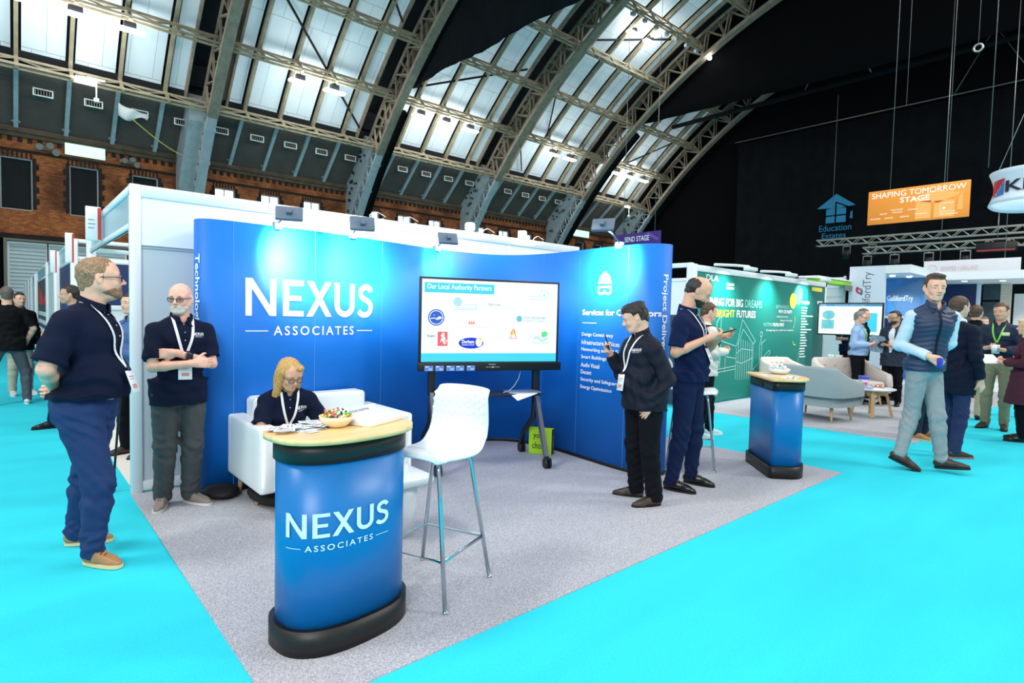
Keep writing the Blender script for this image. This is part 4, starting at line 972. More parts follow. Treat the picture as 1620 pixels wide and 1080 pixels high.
sl_('leaf_shape', poly2([(0.54, 0.39), (0.585, 0.405), (0.61, 0.385), (0.60, 0.355), (0.565, 0.335), (0.54, 0.35)]), E_G)
for k in range(2): sl_('wave_line', stroke2([(0.45+0.16*i/10, 0.33-0.016*k+0.018*math.sin(i*0.75)) for i in range(11)], 0.006), E_T)
sl_('wave_text', shift(fit_text('Fenland Academies', 0.2, 0.016), 0.435, 0.272), E_T)
sl_('maker_mark', merge(shift(fit_text('Promethean', 0.07, 0.012), -0.035, 0.06)), M_LETTER, 0.037)
sl_('status_dots', merge(*[disc2(-0.06+0.0165*i, 0.038, 0.0035 if i != 4 else 0.007) for i in range(9)]), M_LETTER, 0.037)
for i, u in enumerate((-0.665, -0.56, -0.45, -0.355, -0.245)):
    o = MB().box((0, -0.0005, 0), (0.085, 0.0015, 0.052)).build('sticker_label', mat('sticker_blue', (98, 140, 214), 0.5), t)
    o.location = (u-0.02, -0.037, 0.003); put_flat('print', merge(rect2(0.006, 0.038, 0.04, 0.046), rect2(0.04, 0.02, 0.075, 0.024), rect2(0.04, 0.01, 0.07, 0.014)), M_LETTER, lambda x, y: (x, -0.001, y), o)
def tvp(u, n, z): return (TVC.x+0.93*u+0.367*n*-1*-1, TVC.y-0.367*u+0.93*n, z)
wire('white_cable', 'thin white cable hanging from the screen down to the trolley shelf', [tvp(0.33, 0.02, 0.97), tvp(0.30, 0.0, 0.88), tvp(0.25, 0.0, 0.80), tvp(0.2, 0.0, 0.755), tvp(0.12, -0.05, 0.745)], 0.003, M_WHITE)
t = thing('open_laptop', 'thin silver laptop lying at the right end of the trolley shelf', 'laptop', tvp(0.33, -0.02, 0.74), TVA)
MB().rbox((-0.17, -0.11, 0), (0.17, 0.11, 0.014), 0.004).build('base', mat('silver', (170, 180, 190), 0.3, metal=0.6), t)
o = mesh_obj('hanging_paper', [tvp(0.16, -0.12, 0.742), tvp(0.46, -0.12, 0.742), tvp(0.44, -0.17, 0.742), tvp(0.22, -0.2, 0.68)], [(0, 1, 2, 3)], M_WHITE); s = o.modifiers.new('s', 'SOLIDIFY'); s.thickness = 0.001; tag(o, 'white paper drooping over the front edge of the trolley shelf', 'paper')
for i, (u, n, w, c, lb) in enumerate(((-0.33, 0.0, 0.2, (222, 190, 180), 'pinkish leaflets fanned on the left of the trolley shelf'), (-0.25, -0.05, 0.18, (240, 244, 246), 'white leaflet on the left of the trolley shelf'), (-0.48, 0.04, 0.08, (250, 250, 250), 'small white plug adaptor at the left end of the trolley shelf'))):
    o = MB().rbox((-w/2, -0.07 if i < 2 else -0.03, 0), (w/2, 0.07 if i < 2 else 0.03, 0.01+0.03*(i == 2)), 0.002).build('leaflet' if i < 2 else 'plug_adaptor', mat('leaflet%d' % i, c, 0.5)); o.location = tvp(u, n, 0.742+0.011*(i == 1)); o.rotation_euler = (0, 0, TVA+0.3*i); tag(o, lb, 'leaflet' if i < 2 else 'plug')
# lime paper bag
t = thing('carrier_bag', 'lime green paper carrier bag with black script beside the trolley wheel', 'bag', (4.44, 4.50, 0.006), math.radians(-62))
MB().box((-0.13, -0.05, 0), (0.13, -0.048, 0.30)).box((-0.13, 0.048, 0), (0.13, 0.05, 0.28)).box((-0.13, -0.05, 0), (0.13, 0.05, 0.005)).build('front_panel', mat('lime_paper', (172, 224, 30), 0.5), t)
MB().box((-0.132, -0.05, 0), (-0.13, 0.05, 0.28)).build('side_panel', mat('charcoal_paper', (70, 74, 86), 0.5), t); MB().box((0.13, -0.05, 0), (0.132, 0.05, 0.28)).build('side_panel', mat('charcoal_paper', (70, 74, 86), 0.5), t)
put_flat('script', merge(shift(fit_text('your', 0.14, 0.06, 0.01), -0.08, 0.16), shift(fit_text('choice', 0.18, 0.07, 0.01), -0.09, 0.06)), M_BLACKPL, lambda x, y: (x, -0.052, y), t)
put_flat('side_script', fit_text('NEXUS', 0.13, 0.022), M_LETTER, lambda x, y: (0.1335, -0.01+y, 0.08+x), t)
# ------------------------------------------------------------ neighbouring stand with the green wall
YG = 5.40
M_GREEN = mat('teal_green_print', (14, 128, 116), 0.45); M_GREEN2 = mat('dark_green_print', (10, 104, 98), 0.45)
M_MINT = mat('mint_print', (150, 232, 222), 0.5); M_YEL = mat('yellow_print', (236, 232, 70), 0.5)
t = thing('printed_wall', 'long green printed wall with white BIG DREAMS slogan and line drawing', 'wall', (8.9, YG, 0))
MB().box((0.06, -0.012, 0.03), (5.75, 0.012, 2.36)).build('printed_panel', M_GREEN, t)
MB().box((4.78, -0.016, 0.04), (5.73, -0.012, 2.35)).build('list_panel', M_GREEN2, t)
f = MB().rbox((0, -0.03, 2.36), (5.8, 0.03, 2.47), 0.008).rbox((5.72, -0.03, 0), (5.8, 0.03, 2.47), 0.008).rbox((-0.04, -0.04, 0), (0.05, 0.04, 2.48), 0.008)
f.build('white_frame', M_WHITEP, t)
def g_(name, d, m, o=0.016): return put_flat(name, d, m, lambda x, y, o=o: (x-8.9, -o, y), t)
g_('slogan', merge(shift(fit_text('PLANNING FOR BIG', 1.62, 0.15, 0.02), 9.03, 1.78), shift(fit_text('AND', 0.36, 0.14, 0.02), 9.22, 1.58), shift(fit_text('FUTURES', 0.76, 0.14, 0.02), 10.42, 1.58)), M_LETTER)
g_('slogan_mint', shift(fit_text('DREAMS', 0.71, 0.15), 10.73, 1.78), M_MINT); g_('slogan_yellow', shift(fit_text('BRIGHT', 0.68, 0.14, 0.02), 9.66, 1.58), M_YEL)
g_('maker_lettering', merge(shift(fit_text('DLA', 0.42, 0.11, 0.02), 9.28, 2.22), rect2(10.0, 2.17, 10.27, 2.21), rect2(10.0, 2.10, 10.27, 2.14)), M_LETTER)
g_('mint_circle', disc2(13.15, 2.12, 0.22, 0.22), mat('mid_mint_print', (96, 206, 190), 0.5)); g_('yellow_circle', disc2(12.88, 1.98, 0.17, 0.17), M_YEL, 0.019)
g_('yellow_tab', rect2(13.85, 2.24, 14.45, 2.33), M_YEL, 0.019)
g_('headline', merge(shift(fit_text('SUSTAINABILITY', 0.62, 0.07), 12.07, 1.80)), M_MINT)
g_('headline', merge(shift(fit_text('WITH CERTAINTY', 0.66, 0.07, 0.02), 12.2, 1.70), shift(fit_text('Long-lasting buildings', 0.55, 0.05), 12.12, 1.60), shift(fit_text('designed around you', 0.58, 0.05), 12.3, 1.52)), M_LETTER)
g_('headline', shift(fit_text('PUTTING', 0.40, 0.07), 11.55, 1.42), M_MINT); g_('headline', merge(shift(fit_text('PEOPLE FIRST', 0.52, 0.07, 0.02), 11.97, 1.42), shift(fit_text('Designing for staff and students', 1.3, 0.05), 11.68, 1.31)), M_LETTER)
rnd = random.Random(9)
L = []
for i in range(19): L.append(rect2(13.34, 1.83-0.061*i, 13.34+0.22+0.2*rnd.random()+(0.25 if i in (3, 8) else 0), 1.855-0.061*i))
L += [rect2(13.34, 1.93, 13.75, 1.99), rect2(14.2, 1.95, 14.5, 2.02)]
g_('name_list', merge(*L), M_LETTER, 0.019)
W = 0.012
hs = [[(9.55, 0.55), (10.46, 0.6)], [(9.7, 1.48), (9.72, 0.5), (9.8, 0.5)], [(9.85, 1.62), (9.85, 0.7)], [(9.7, 1.48), (9.85, 1.62)], [(9.80, 1.16), (9.80, 0.62), (10.46, 0.66)], [(9.80, 1.16), (10.46, 1.03)], [(9.86, 1.13), (9.86, 0.62)], [(10.05, 0.83), (10.05, 1.2-0.35), (10.46, 0.8)], [(10.05, 0.85), (10.05, 0.6-0.05)], [(10.46, 1.03), (10.66, 1.55), (11.22, 1.12), (11.13, 1.07), (10.7, 1.36), (10.5, 1.05)],
      [(10.48, 0.9), (10.66, 0.98), (11.13, 0.94)], [(10.46, 0.74), (10.7, 0.7), (11.13, 0.79)], [(10.46, 1.0), (10.46, 0.4)], [(11.13, 1.07), (11.13, 0.4)]]
for i in range(7): hs.append([(10.54+0.09*i, 1.2-0.02*i if i else 1.1), (10.54+0.09*i, 0.38)])
hs += [[(11.15, 0.55), (11.85, 0.93), (11.9, 0.87), (11.25, 0.5)], [(11.35, 0.58), (11.42, 0.8), (11.4, 1.02), (11.46, 1.2), (11.5, 1.02), (11.5, 0.8), (11.45, 0.55)], [(11.46, 1.05), (11.66, 1.15)], [(12.15, 0.5), (12.2, 0.7), (12.25, 0.5)], [(13.15, 0.45), (13.3, 0.85), (13.35, 0.8), (13.25, 0.45)]]
g_('line_drawing', merge(*[stroke2(p, W) for p in hs]), mat('pale_line', (176, 232, 228), 0.5))
g_('figure_heads', merge(ring2(11.46, 1.26, 0.05, W), ring2(12.2, 0.76, 0.04, W), ring2(13.34, 0.9, 0.04, W)), MATS['pale_line'])
g_('squiggle', merge(stroke2([(13.0, 1.64), (13.02, 1.5), (12.95, 1.38)], 0.012), stroke2([(12.95, 1.1), (13.0, 1.02), (13.1, 1.02)], 0.02)), M_YEL, 0.019)
for i, x in enumerate((10.15, 11.9, 13.7)):
    tt = thing('trough_light', 'long white trough light on top of the green wall, %s from the left' % row[i], 'lamp', (x, YG-0.1, 2.47))
    MB().tube([(-0.75, 0, 0.03), (-0.1, -0.05, 0.06), (0.12, -0.18, 0.05), (0.3, -0.2, -0.02)], 0.025, 8).build('arm', M_WHITEP, tt)
    MB().rbox((0.0, -0.26, -0.03), (0.34, -0.14, 0.04), 0.015).build('housing', M_WHITEP, tt)
    ld = bpy.data.lights.new('lamp_light', 'SPOT'); ld.energy = 130; ld.spot_size = 1.9; ld.spot_blend = 1; ld.shadow_soft_size = 0.08; ld.color = (0.9, 1, 0.98)
    lo = bpy.data.objects.new('lamp_light', ld); link(lo, tt); lo.location = (-0.3, -0.42, -0.02); lo.rotation_euler = (math.radians(32), 0, 0)
t = thing('side_wall', 'white side of the neighbouring stand running back beside the green wall', 'wall', (8.86, 5.45, 0))
MB().box((-0.012, 0.05, 0.03), (0.012, 3, 2.2)).build('panel', M_WHITE, t)
MB().box((-0.016, 0.1, 0.03), (-0.012, 2.9, 1.6)).build('dark_print', mat('slate_print', (52, 74, 98), 0.5), t)
MB().rbox((-0.03, 0, 2.18), (0.03, 3, 2.24), 0.008).rbox((-0.03, 0, 2.42), (0.03, 3, 2.5), 0.008).rbox((-0.045, -0.045, 0), (0.045, 0.045, 2.5), 0.008).build('white_frame', M_WHITEP, t)
# green corner fascia and white booths beyond
t = thing('green_fascia', 'lime green fascia panel poking out above the right end of the green wall', 'fascia', (15.4, 5.5, 2.5))
MB().box((-0.8, 0.3, 0.0), (1.6, 0.36, 0.10)).rbox((-0.9, 0.0, 0.10), (1.7, 0.3, 0.14), 0.01).build('white_edge', M_WHITEP, t)
MB().box((0.8, -0.02, -0.14), (1.5, 0.0, 0.0)).build('grey_panel', mat('fascia_grey', (110, 120, 120), 0.5), t); MB().box((-0.8, 0.02, 0.0), (1.5, 0.3, 0.09)).build('lime_panel', mat('lime_panel', (140, 210, 20), 0.5), t)
t = thing('far_wall', 'blank white booth wall between the green wall and the grey-lettered tower', 'wall', (16.9, 5.7, 0))
MB().box((-0.01, 0, 0), (0.01, 2.2, 2.75)).build('panel', M_WHITE, t); MB().box((-0.02, 0.05, 2.2), (-0.01, 2.1, 2.24)).box((-0.02, 0.05, 2.45), (-0.01, 2.1, 2.47)).box((-0.03, 0.0, 0), (0.0, 0.06, 2.78)).build('rail', M_GREYP, t)

# ------------------------------------------------------------ furniture of the neighbouring stand
M_GSOFA = mat('grey_weave', (150, 164, 170), 0.85, bump=0.4, bscale=220, noise=0.06, nscale=120)
M_BSOFA = mat('oatmeal_weave', (216, 206, 200), 0.85, bump=0.3, bscale=220)
M_LEG = wood_mat('light_oak', (226, 188, 138), (206, 164, 112))
def tub(loc, rz, w, label, m, buttons=True, cat='sofa', back=0.84, arm=0.60):
    """faces local +x; one curved shell of back and winged arms, seat, buttons, four legs"""
    t = thing('tub_sofa' if w > 0.8 else 'armchair', label, cat, loc, rz); hw = w/2; d = 0.36
    path = [(d, -hw*0.96), (0.1, -hw), (-0.2, -hw*0.99), (-0.33, -hw*0.90), (-0.38, -hw*0.6), (-0.39, 0), (-0.38, hw*0.6), (-0.33, hw*0.90), (-0.2, hw*0.99), (0.1, hw), (d, hw*0.96)]
    pl = spline(path, 5); n = len(pl); v = []; f = []
    for i, p in enumerate(pl):
        k = min(1, max(0, (p.x+0.3)/0.62)); top = back-(back-arm)*(k**0.55)
        dd = (pl[min(i+1, n-1)]-pl[max(i-1, 0)]).normalized(); nr = Vector((dd.y, -dd.x)); th = 0.075
        low = 0.24
        for (z, o_, inn) in ((low, -0.06, 0), (low+0.12, -0.01, 0), ((low+top)/2, 0.015, 0), (top-0.03, 0.025, 0), (top, 0.01, 0), (top, -th+0.03, 0), (top-0.04, -th, 0), (low+0.15, -th-0.02, 0)):
            q = p+nr*o_; v.append((q.x-0.05*max(0, (z-0.4)) * (1-k), q.y, z))
    m_ = 8
    for i in range(n-1):
        for j in range(m_-1): a = i*m_+j; f.append((a, a+m_, a+m_+1, a+1))
    f += [tuple(range(m_)), tuple((n-1)*m_+j for j in range(m_))[::-1]]
    mesh_obj('shell', v, f, m, t, True)
    MB().rbox((-0.32, -hw*0.9, 0.22), (d, hw*0.9, 0.36), 0.03, 3).build('seat_base', m, t)
    MB().rbox((-0.28, -hw*0.84, 0.36), (d+0.01, hw*0.84, 0.45), 0.035, 3).build('seat_cushion', m, t)
    if buttons:
        for r_, z in enumerate((0.70, 0.58)):
            nb = 4 if w > 0.8 else 3
            for j in range(nb):
                y = (j-(nb-1)/2)*w*0.2+(0.08 if r_ else 0)
                MB().sphere((-0.30, y, z), 0.018, 6).build('button', mat('oatmeal_button', (184, 172, 166), 0.8), t)
    for x, y in ((-0.27, -hw*0.8), (-0.27, hw*0.8), (0.26, -hw*0.8), (0.26, hw*0.8)):
        MB().cyl((x*1.12, y*1.05, 0), (x*0.92, y*0.95, 0.25), 0.014, 0.027, 12).build('leg', M_LEG, t)
    return t
tub((9.74, 3.60, 0.006), math.radians(-8), 0.88, 'grey woven tub sofa seen from behind on light oak legs', M_GSOFA, False)
tub((12.0, 3.90, 0.006), math.atan2(-0.80, -0.60), 1.02, 'oatmeal buttoned sofa facing the camera behind the round coffee table', M_BSOFA)
tub((11.45, 4.82, 0.006), math.radians(-112), 0.62, 'oatmeal buttoned armchair against the green wall', M_BSOFA, True, 'armchair', 0.80, 0.62)
t = thing('coffee_table', 'round white-topped coffee table with splayed light oak legs', 'table', (10.72, 3.14, 0.006))
MB().lathe([(0, 0.435), (0.30, 0.435), (0.335, 0.45), (0.335, 0.465), (0, 0.465)], 40).build('top', M_WHITE, t)
for a in (20, 110, 200, 290):
    c, s = math.cos(math.radians(a)), math.sin(math.radians(a)); MB().beam((0.29*c, 0.29*s, 0), (0.19*c, 0.19*s, 0.43), 0.05, 0.04).build('leg', M_LEG, t)
MB().beam((-0.2, 0, 0.38), (0.2, 0, 0.38), 0.03, 0.06).beam((0, -0.2, 0.38), (0, 0.2, 0.38), 0.03, 0.06).build('stretcher', M_LEG, t)
t = thing('sweet_tub', 'clear and purple sweet tub with blue lid on the round table', 'tub', (10.55, 3.22, 0.471))
MB().lathe([(0, 0), (0.062, 0), (0.075, 0.15), (0, 0.15)], 24).build('tub_body', mat('lilac_plastic', (214, 196, 236), 0.3, noise=0.3, nscale=25), t)
MB().lathe([(0, 0.15), (0.08, 0.15), (0.08, 0.2), (0, 0.2)], 24).build('lid', mat('lid_blue', (74, 84, 196), 0.3), t)
d = merge(disc2(0, 0.06, 0.03), disc2(0.05, 0.03, 0.015)); 
put_flat('label_print', subdivide(merge(rect2(-0.05, 0.02, 0.0, 0.05), disc2(0.03, 0.08, 0.02)), 0.01), mat('pink_print', (226, 70, 150), 0.4), lambda x, y: (-0.073*math.cos(x/0.07+0.3), -0.073*math.sin(x/0.07+0.3), y), t)
put_flat('label_print', subdivide(merge(rect2(-0.03, 0.07, 0.01, 0.10), disc2(0.06, 0.05, 0.015)), 0.01), mat('lime_print', (170, 210, 70), 0.4), lambda x, y: (-0.074*math.cos(x/0.07+0.3), -0.074*math.sin(x/0.07+0.3), y), t)
for i in range(26):
    a = rnd.random()*6.28; r = 0.13*math.sqrt(rnd.random()); c, cn = [((120, 60, 50), 'brown'), ((230, 170, 150), 'peach'), ((248, 240, 232), 'white'), ((196, 90, 90), 'red')][i % 4]
    o = MB().sphere((0, 0, 0), 0.018, 5, (1.4, 0.9, 0.7)).build('wrapped_sweet', mat('sweet3_'+cn, c, 0.4)); o.location = (10.86+r*math.cos(a), 3.06+r*math.sin(a), 0.471+0.012+0.02*rnd.random()); o.rotation_euler = (0, 0, a)
    tag(o, '%s wrapped sweet scattered on the round coffee table' % cn, 'sweet', '%s sweets on the round coffee table' % cn)
t = thing('sticky_pad', 'small blue and white packet beside the sweet tub on the round table', 'packet', (10.45, 3.1, 0.471)); MB().rbox((-0.05, -0.04, 0), (0.05, 0.04, 0.03), 0.005).build('packet', mat('pale_blue_print', (150, 200, 230), 0.5), t)
t = thing('snack_box', 'small tan open box on the round table behind the sweets', 'box', (10.78, 3.3, 0.471)); MB().box((-0.06, -0.04, 0), (0.06, 0.04, 0.05)).build('carton', mat('tan_card', (200, 176, 120), 0.7), t)

# second screen
t = thing('display_screen', 'slim black-edged screen with a pale website page at the end of the green wall', 'screen', (13.8, 4.56, 1.25), math.radians(-90))
MB().rbox((-0.65, 0, 0), (0.65, 0.05, 0.72), 0.008).build('bezel', M_BLACKPL, t)
def s2(name, d, m, o=0.003): put_flat(name, d, m, lambda x, y, o=o: (x, -o, y), t)
s2('page', rect2(-0.62, 0.03, 0.62, 0.69), E_W); s2('page_header', rect2(-0.62, 0.64, 0.62, 0.69), scr('screen_header', (60, 140, 190)), 0.004)
s2('page_title', merge(shift(fit_text('BIM VIEWER', 0.1, 0.02), -0.58, 0.655), shift(fit_text('Model viewer platform page', 0.6, 0.02), -0.3, 0.655)), E_W, 0.005)
s2('aerial_plan', merge(disc2(-0.42, 0.45, 0.13, 0.1), rect2(-0.56, 0.14, -0.3, 0.34)), E_T, 0.004); s2('aerial_plan', rect2(0.3, 0.1, 0.54, 0.5), E_C, 0.004)
s2('plan_marks', stroke2([(-0.52+0.22*rnd.random(), 0.15+0.02*i) for i in range(20)], 0.008), scr('screen_deepteal', (60, 150, 170)), 0.005)
MB().cyl((0, 0.1, -1.25), (0, 0.1, 0.3), 0.03).rbox((-0.3, -0.1, -1.25), (0.3, 0.3, -1.22), 0.01).build('pole_stand', M_BLACKPL, t)
t = thing('white_counter', 'white catering counter under the far screen', 'counter', (13.2, 4.6, 0.0)); MB().rbox((-0.2, -0.3, 0.72), (0.2, 0.3, 0.76), 0.01).build('top', M_WHITE, t); MB().box((-0.17, -0.27, 0), (0.17, 0.27, 0.72)).build('body', M_BLACKPL, t)
for i in range(4):
    o = MB().cyl((0, 0, 0), (0, 0, 0.09), 0.03, 0.037, 14).build('paper_cup', M_WHITE); o.location = (13.1+0.07*(i % 2), 4.45+0.08*i, 0.761); tag(o, 'white paper cup on the counter under the far screen', 'cup', 'paper cups under the far screen')

# ------------------------------------------------------------ white tower stand with grey vertical lettering
M_SOFT = mat('cool_white', (214, 228, 244), 0.5); M_DBL = mat('night_blue_print', (30, 60, 110), 0.5)
t = thing('tower_stand', 'tall white stand with grey vertical lettering and a red and grey swirl', 'exhibition stand', (16.7, 4.2, 0))
MB().box((0, 0.54, 0), (0.12, 1.36, 3.0)).build('tower_panel', M_SOFT, t)
MB().box((0, 0.0, 2.8), (0.12, 0.54, 3.0)).box((0.12, 0, 2.8), (3.0, 0.1, 3.0)).box((2.9, -2.3, 2.78), (3.05, 0.1, 3.0)).box((0.12, 0.1, 2.8), (3.0, 1.36, 2.85)).box((3.0, -2.3, 2.78), (5.5, 1.36, 2.82)).build('fascia', M_WHITE, t)
MB().box((1.9, 0.1, 0), (2.0, 1.36, 2.8)).build('inner_wall', mat('sky_blue_print', (64, 128, 186), 0.5, noise=0.5, nscale=1.2), t)
MB().box((0.12, 1.26, 0), (1.9, 1.3, 2.8)).build('leafy_side', mat('leafy_blue_print', (120, 170, 206), 0.5, noise=0.7, nscale=6), t)
put_flat('wall_wedge', poly2([(0.2, 0.7), (1.0, 2.4), (0.2, 2.75)]), mat('steel_blue_print', (90, 130, 170), 0.5), lambda x, y: (1.89, x, y), t)
put_flat('wall_lettering', shift(fit_text('GallifordTry', 0.62, 0.2, 0.01), 0, 0), M_LETTER, lambda x, y: (1.88, 1.0-x, 2.12+y), t)
mark = [(0, 0), (-0.07, 0.05), (-0.10, 0.14), (-0.08, 0.24), (-0.02, 0.28), (0.0, 0.2), (-0.01, 0.12), (0.04, 0.05), (0.13, -0.02)]
put_flat('swirl_red', poly2([(p[0], p[1]) for p in mark]), mat('red_print3', (216, 54, 74), 0.5), lambda x, y: (-0.002, 1.13-x*0.7, 2.32+y*0.7-0.03), t)
put_flat('swirl_grey', poly2([(-p[0], -p[1]) for p in mark]), mat('grey_print3', (110, 124, 140), 0.5), lambda x, y: (-0.002, 1.09-x*0.7, 2.46+y*0.7-0.02), t)
put_flat('vertical_lettering', fit_text('GallifordTry', 1.16, 0.25, 0.0), mat('slate_lettering', (96, 104, 122), 0.5), lambda x, y: (-0.002, 0.79+y, 1.69+x), t)
for x, y in ((0.8, 0.6), (1.3, 0.35), (1.0, 0.9), (3.6, -0.4), (3.8, -1.2), (3.6, -1.9)): MB().cyl((x, y, 2.77), (x, y, 2.80), 0.06, n=14).build('downlight', mat('downlight_glow', (240, 250, 255), 0.5, emit=6), t)
for x, y in ((1.2, 0.6), (3.9, -1.2)):
    ld = bpy.data.lights.new('lamp_light', 'SPOT'); ld.energy = 120; ld.spot_size = 2.4; ld.spot_blend = 1; ld.color = (0.75, 0.88, 1)
    lo = bpy.data.objects.new('lamp_light', ld); link(lo, t); lo.location = (x, y, 2.7)
MB().box((1.2, 0.2, 1.05), (1.26, 1.0, 1.75)).build('screen_frame', M_WHITE, t); MB().box((1.19, 0.26, 1.12), (1.2, 0.94, 1.68)).build('dark_screen', M_NAVY, t)
MB().box((5.0, -0.45, 0), (5.1, 0.9, 2.8)).build('navy_wall', mat('navy_screen', (22, 44, 92), 0.3), t)
MB().rbox((4.9, -0.55, 0), (5.0, -0.45, 2.8), 0.01).rbox((3.0, -2.3, 0), (3.12, -2.05, 2.8), 0.01).build('white_column', M_SOFT, t)
MB().box((5.2, -0.95, 0.3), (5.3, -0.56, 2.25)).box((5.2, -0.95, 2.32), (5.3, -0.56, 2.8)).build('dark_green_panel', mat('bottle_green', (34, 62, 72), 0.4, noise=0.3, nscale=5), t)
MB().box((5.2, -1.2, 0), (5.32, -0.96, 2.8)).build('timber_column', wood_mat('ash_column', (214, 206, 190), (198, 188, 168)), t)
MB().box((5.6, -1.55, 0), (5.7, -1.22, 2.5)).build('white_panel', M_WHITE, t)
MB().box((9.5, -3.8, 1.8), (9.6, -1.6, 3.6)).build('dark_ceiling_void', mat('void_grey', (40, 44, 52), 0.7), t)
MB().box((9.3, -2.9, 1.2), (9.4, -2.1, 1.8)).build('timber_panel', mat('tan_board', (176, 160, 128), 0.6), t)
for i in range(4): MB().rbox((9.1, -2.25-0.22*i, 2.72-0.04*i), (9.2, -2.1-0.22*i, 2.80-0.04*i), 0.02).build('ceiling_spot', mat('downlight_glow', (240, 250, 255), 0.5, emit=6), t)
# foliage
o = MB(); r2 = random.Random(2)
for i in range(70):
    c = Vector((24.8+0.5*r2.random(), 1.05+0.75*r2.random(), 1.15+0.65*r2.random())); a = r2.random()*6.28; b = r2.random()-0.3
    d = Vector((math.cos(a), math.sin(a), b)).normalized()*0.16; s_ = d.cross(Vector((0, 0, 1))).normalized()*0.05
    o.add([c, c+d*0.5+s_, c+d, c+d*0.5-s_], [(0, 1, 2, 3)])
t = thing('potted_plant', 'leafy green plant far behind the man with the green lanyard', 'plant', (25.0, 1.4, 0))
ob = o.build('foliage', mat('leaf_green', (60, 150, 50), 0.5)); ob.location = (-25.0, -1.4, 0); ob.parent = t
MB().cyl((0, 0, 0), (0, 0, 0.6), 0.2, 0.28).build('pot', M_WHITE, t); MB().cyl((0, 0, 0.6), (0, 0, 1.3), 0.03).build('stem', M_IRON2, t)
# white hanging banner behind
t = thing('hanging_banner', 'white rectangular banner with pale red print above the tower stand', 'banner', (24, 0, 0))
MB().box((-0.02, 3.1, 3.1), (0.02, 5.65, 3.72)).build('cloth', mat('banner_white', (238, 240, 248), 0.6), t)
put_flat('pale_print', merge(ring2(0, 0, 0.12, 0.02), shift(fit_text('BOWMER + KIRKLAND', 1.0, 0.16), 0.25, -0.08)), mat('faint_red', (232, 198, 200), 0.6), lambda x, y: (-0.025, 5.4-x, 3.45+y), t)
put_flat('red_flash', poly2([(0, 0), (1.1, 0.16), (1.2, 0.1), (0.8, 0.0)]), mat('faint_red2', (226, 170, 172), 0.6), lambda x, y: (-0.025, 4.6-x, 3.12+y), t)
for y in (3.5, 5.2): MB().cyl((0, y, 3.72), (0, y, 16), 0.01, n=6).build('wire', M_STEEL, t)

# ------------------------------------------------------------ hanging signs
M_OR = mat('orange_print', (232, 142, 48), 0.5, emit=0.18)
t = thing('hanging_banner', 'orange SHAPING TOMORROW STAGE banner hung from wires', 'banner', (18, 0, 0))
MB().rbox((-0.02, 3.36, 4.24), (0.02, 5.61, 5.15), 0.008).build('cloth', M_OR, t)
def ob_(name, d, m, o=0.024): put_flat(name, d, m, lambda x, y, o=o: (-o, 5.61-x, 4.24+y), t)
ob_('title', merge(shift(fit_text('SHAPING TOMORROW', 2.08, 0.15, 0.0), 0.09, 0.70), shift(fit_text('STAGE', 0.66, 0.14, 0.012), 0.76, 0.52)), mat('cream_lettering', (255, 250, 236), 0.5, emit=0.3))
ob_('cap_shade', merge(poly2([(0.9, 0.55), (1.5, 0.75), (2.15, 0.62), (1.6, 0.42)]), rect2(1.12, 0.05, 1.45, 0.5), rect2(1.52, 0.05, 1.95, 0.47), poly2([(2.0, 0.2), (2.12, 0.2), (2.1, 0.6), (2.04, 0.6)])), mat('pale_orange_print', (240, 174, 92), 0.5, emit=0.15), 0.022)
ob_('sponsor_print', merge(*[shift(fit_text(s, w, 0.035), x, y) for s, x, y, w in (('SPONSORS', 0.08, 0.13, 0.24), ('AECOM', 0.3, 0.25, 0.17), ('PARTNERS', 0.56, 0.33, 0.28), ('WITH', 0.6, 0.26, 0.22), ('LEADING', 0.42, 0.13, 0.2), ('COUNCIL', 0.95, 0.3, 0.22), ('NEXUS', 0.78, 0.13, 0.2), ('SCHOOLS', 1.12, 0.17, 0.26))], shift(fit_text('Department', 0.3, 0.04), 1.68, 0.16), shift(fit_text('for Education', 0.34, 0.04), 1.68, 0.10), rect2(1.655, 0.08, 1.66, 0.36), shift(fit_text('SUPPORTED BY', 0.28, 0.03), 1.66, 0.38), disc2(1.73, 0.27, 0.03)), MATS['cream_lettering'])
# white banner with concave rim
t = thing('ring_banner', 'white round hanging banner with red and blue emblem and black KIER lettering', 'banner', (16.95, 1.72, 4.2))
def se(a, rr): c, s = math.cos(a), math.sin(a); return rr*math.copysign(abs(c)**0.75, c), rr*math.copysign(abs(s)**0.75, s)
v = []; f = []; nn = 64; mm = 8
def kr(h): return 1.08-0.09*math.sin(PI*h)
for j in range(mm+1):
    for i in range(nn): x, y = se(2*PI*i/nn, kr(j/mm)); v.append((x, y, 0.69*j/mm))
for j in range(mm):
    for i in range(nn): f.append((j*nn+i, j*nn+(i+1) % nn, (j+1)*nn+(i+1) % nn, (j+1)*nn+i))
o = mesh_obj('fabric_ring', v, f, mat('white_fabric', (226, 236, 250), 0.6), t, True); s = o.modifiers.new('s', 'SOLIDIFY'); s.thickness = 0.02
def kf(y, z):
    rr = kr(z/0.69); yy = max(-0.999, min(0.999, y/rr)); s_ = abs(yy)**(1/0.75); c_ = math.sqrt(max(0, 1-s_*s_)); return (-rr*c_**0.75-0.025, y, z)
def kt(name, d, m): put_flat(name, subdivide(d, 0.03), m, lambda x, y: kf(0.96-x, y), t)
kt('blue_triangle', poly2([(0.06, 0.14), (0.24, 0.16), (0.24, 0.47)]), mat('kier_blue', (40, 120, 190), 0.5)); kt('red_triangle', poly2([(0.03, 0.12), (0.03, 0.49), (0.26, 0.50)]), mat('kier_red', (206, 40, 52), 0.5))
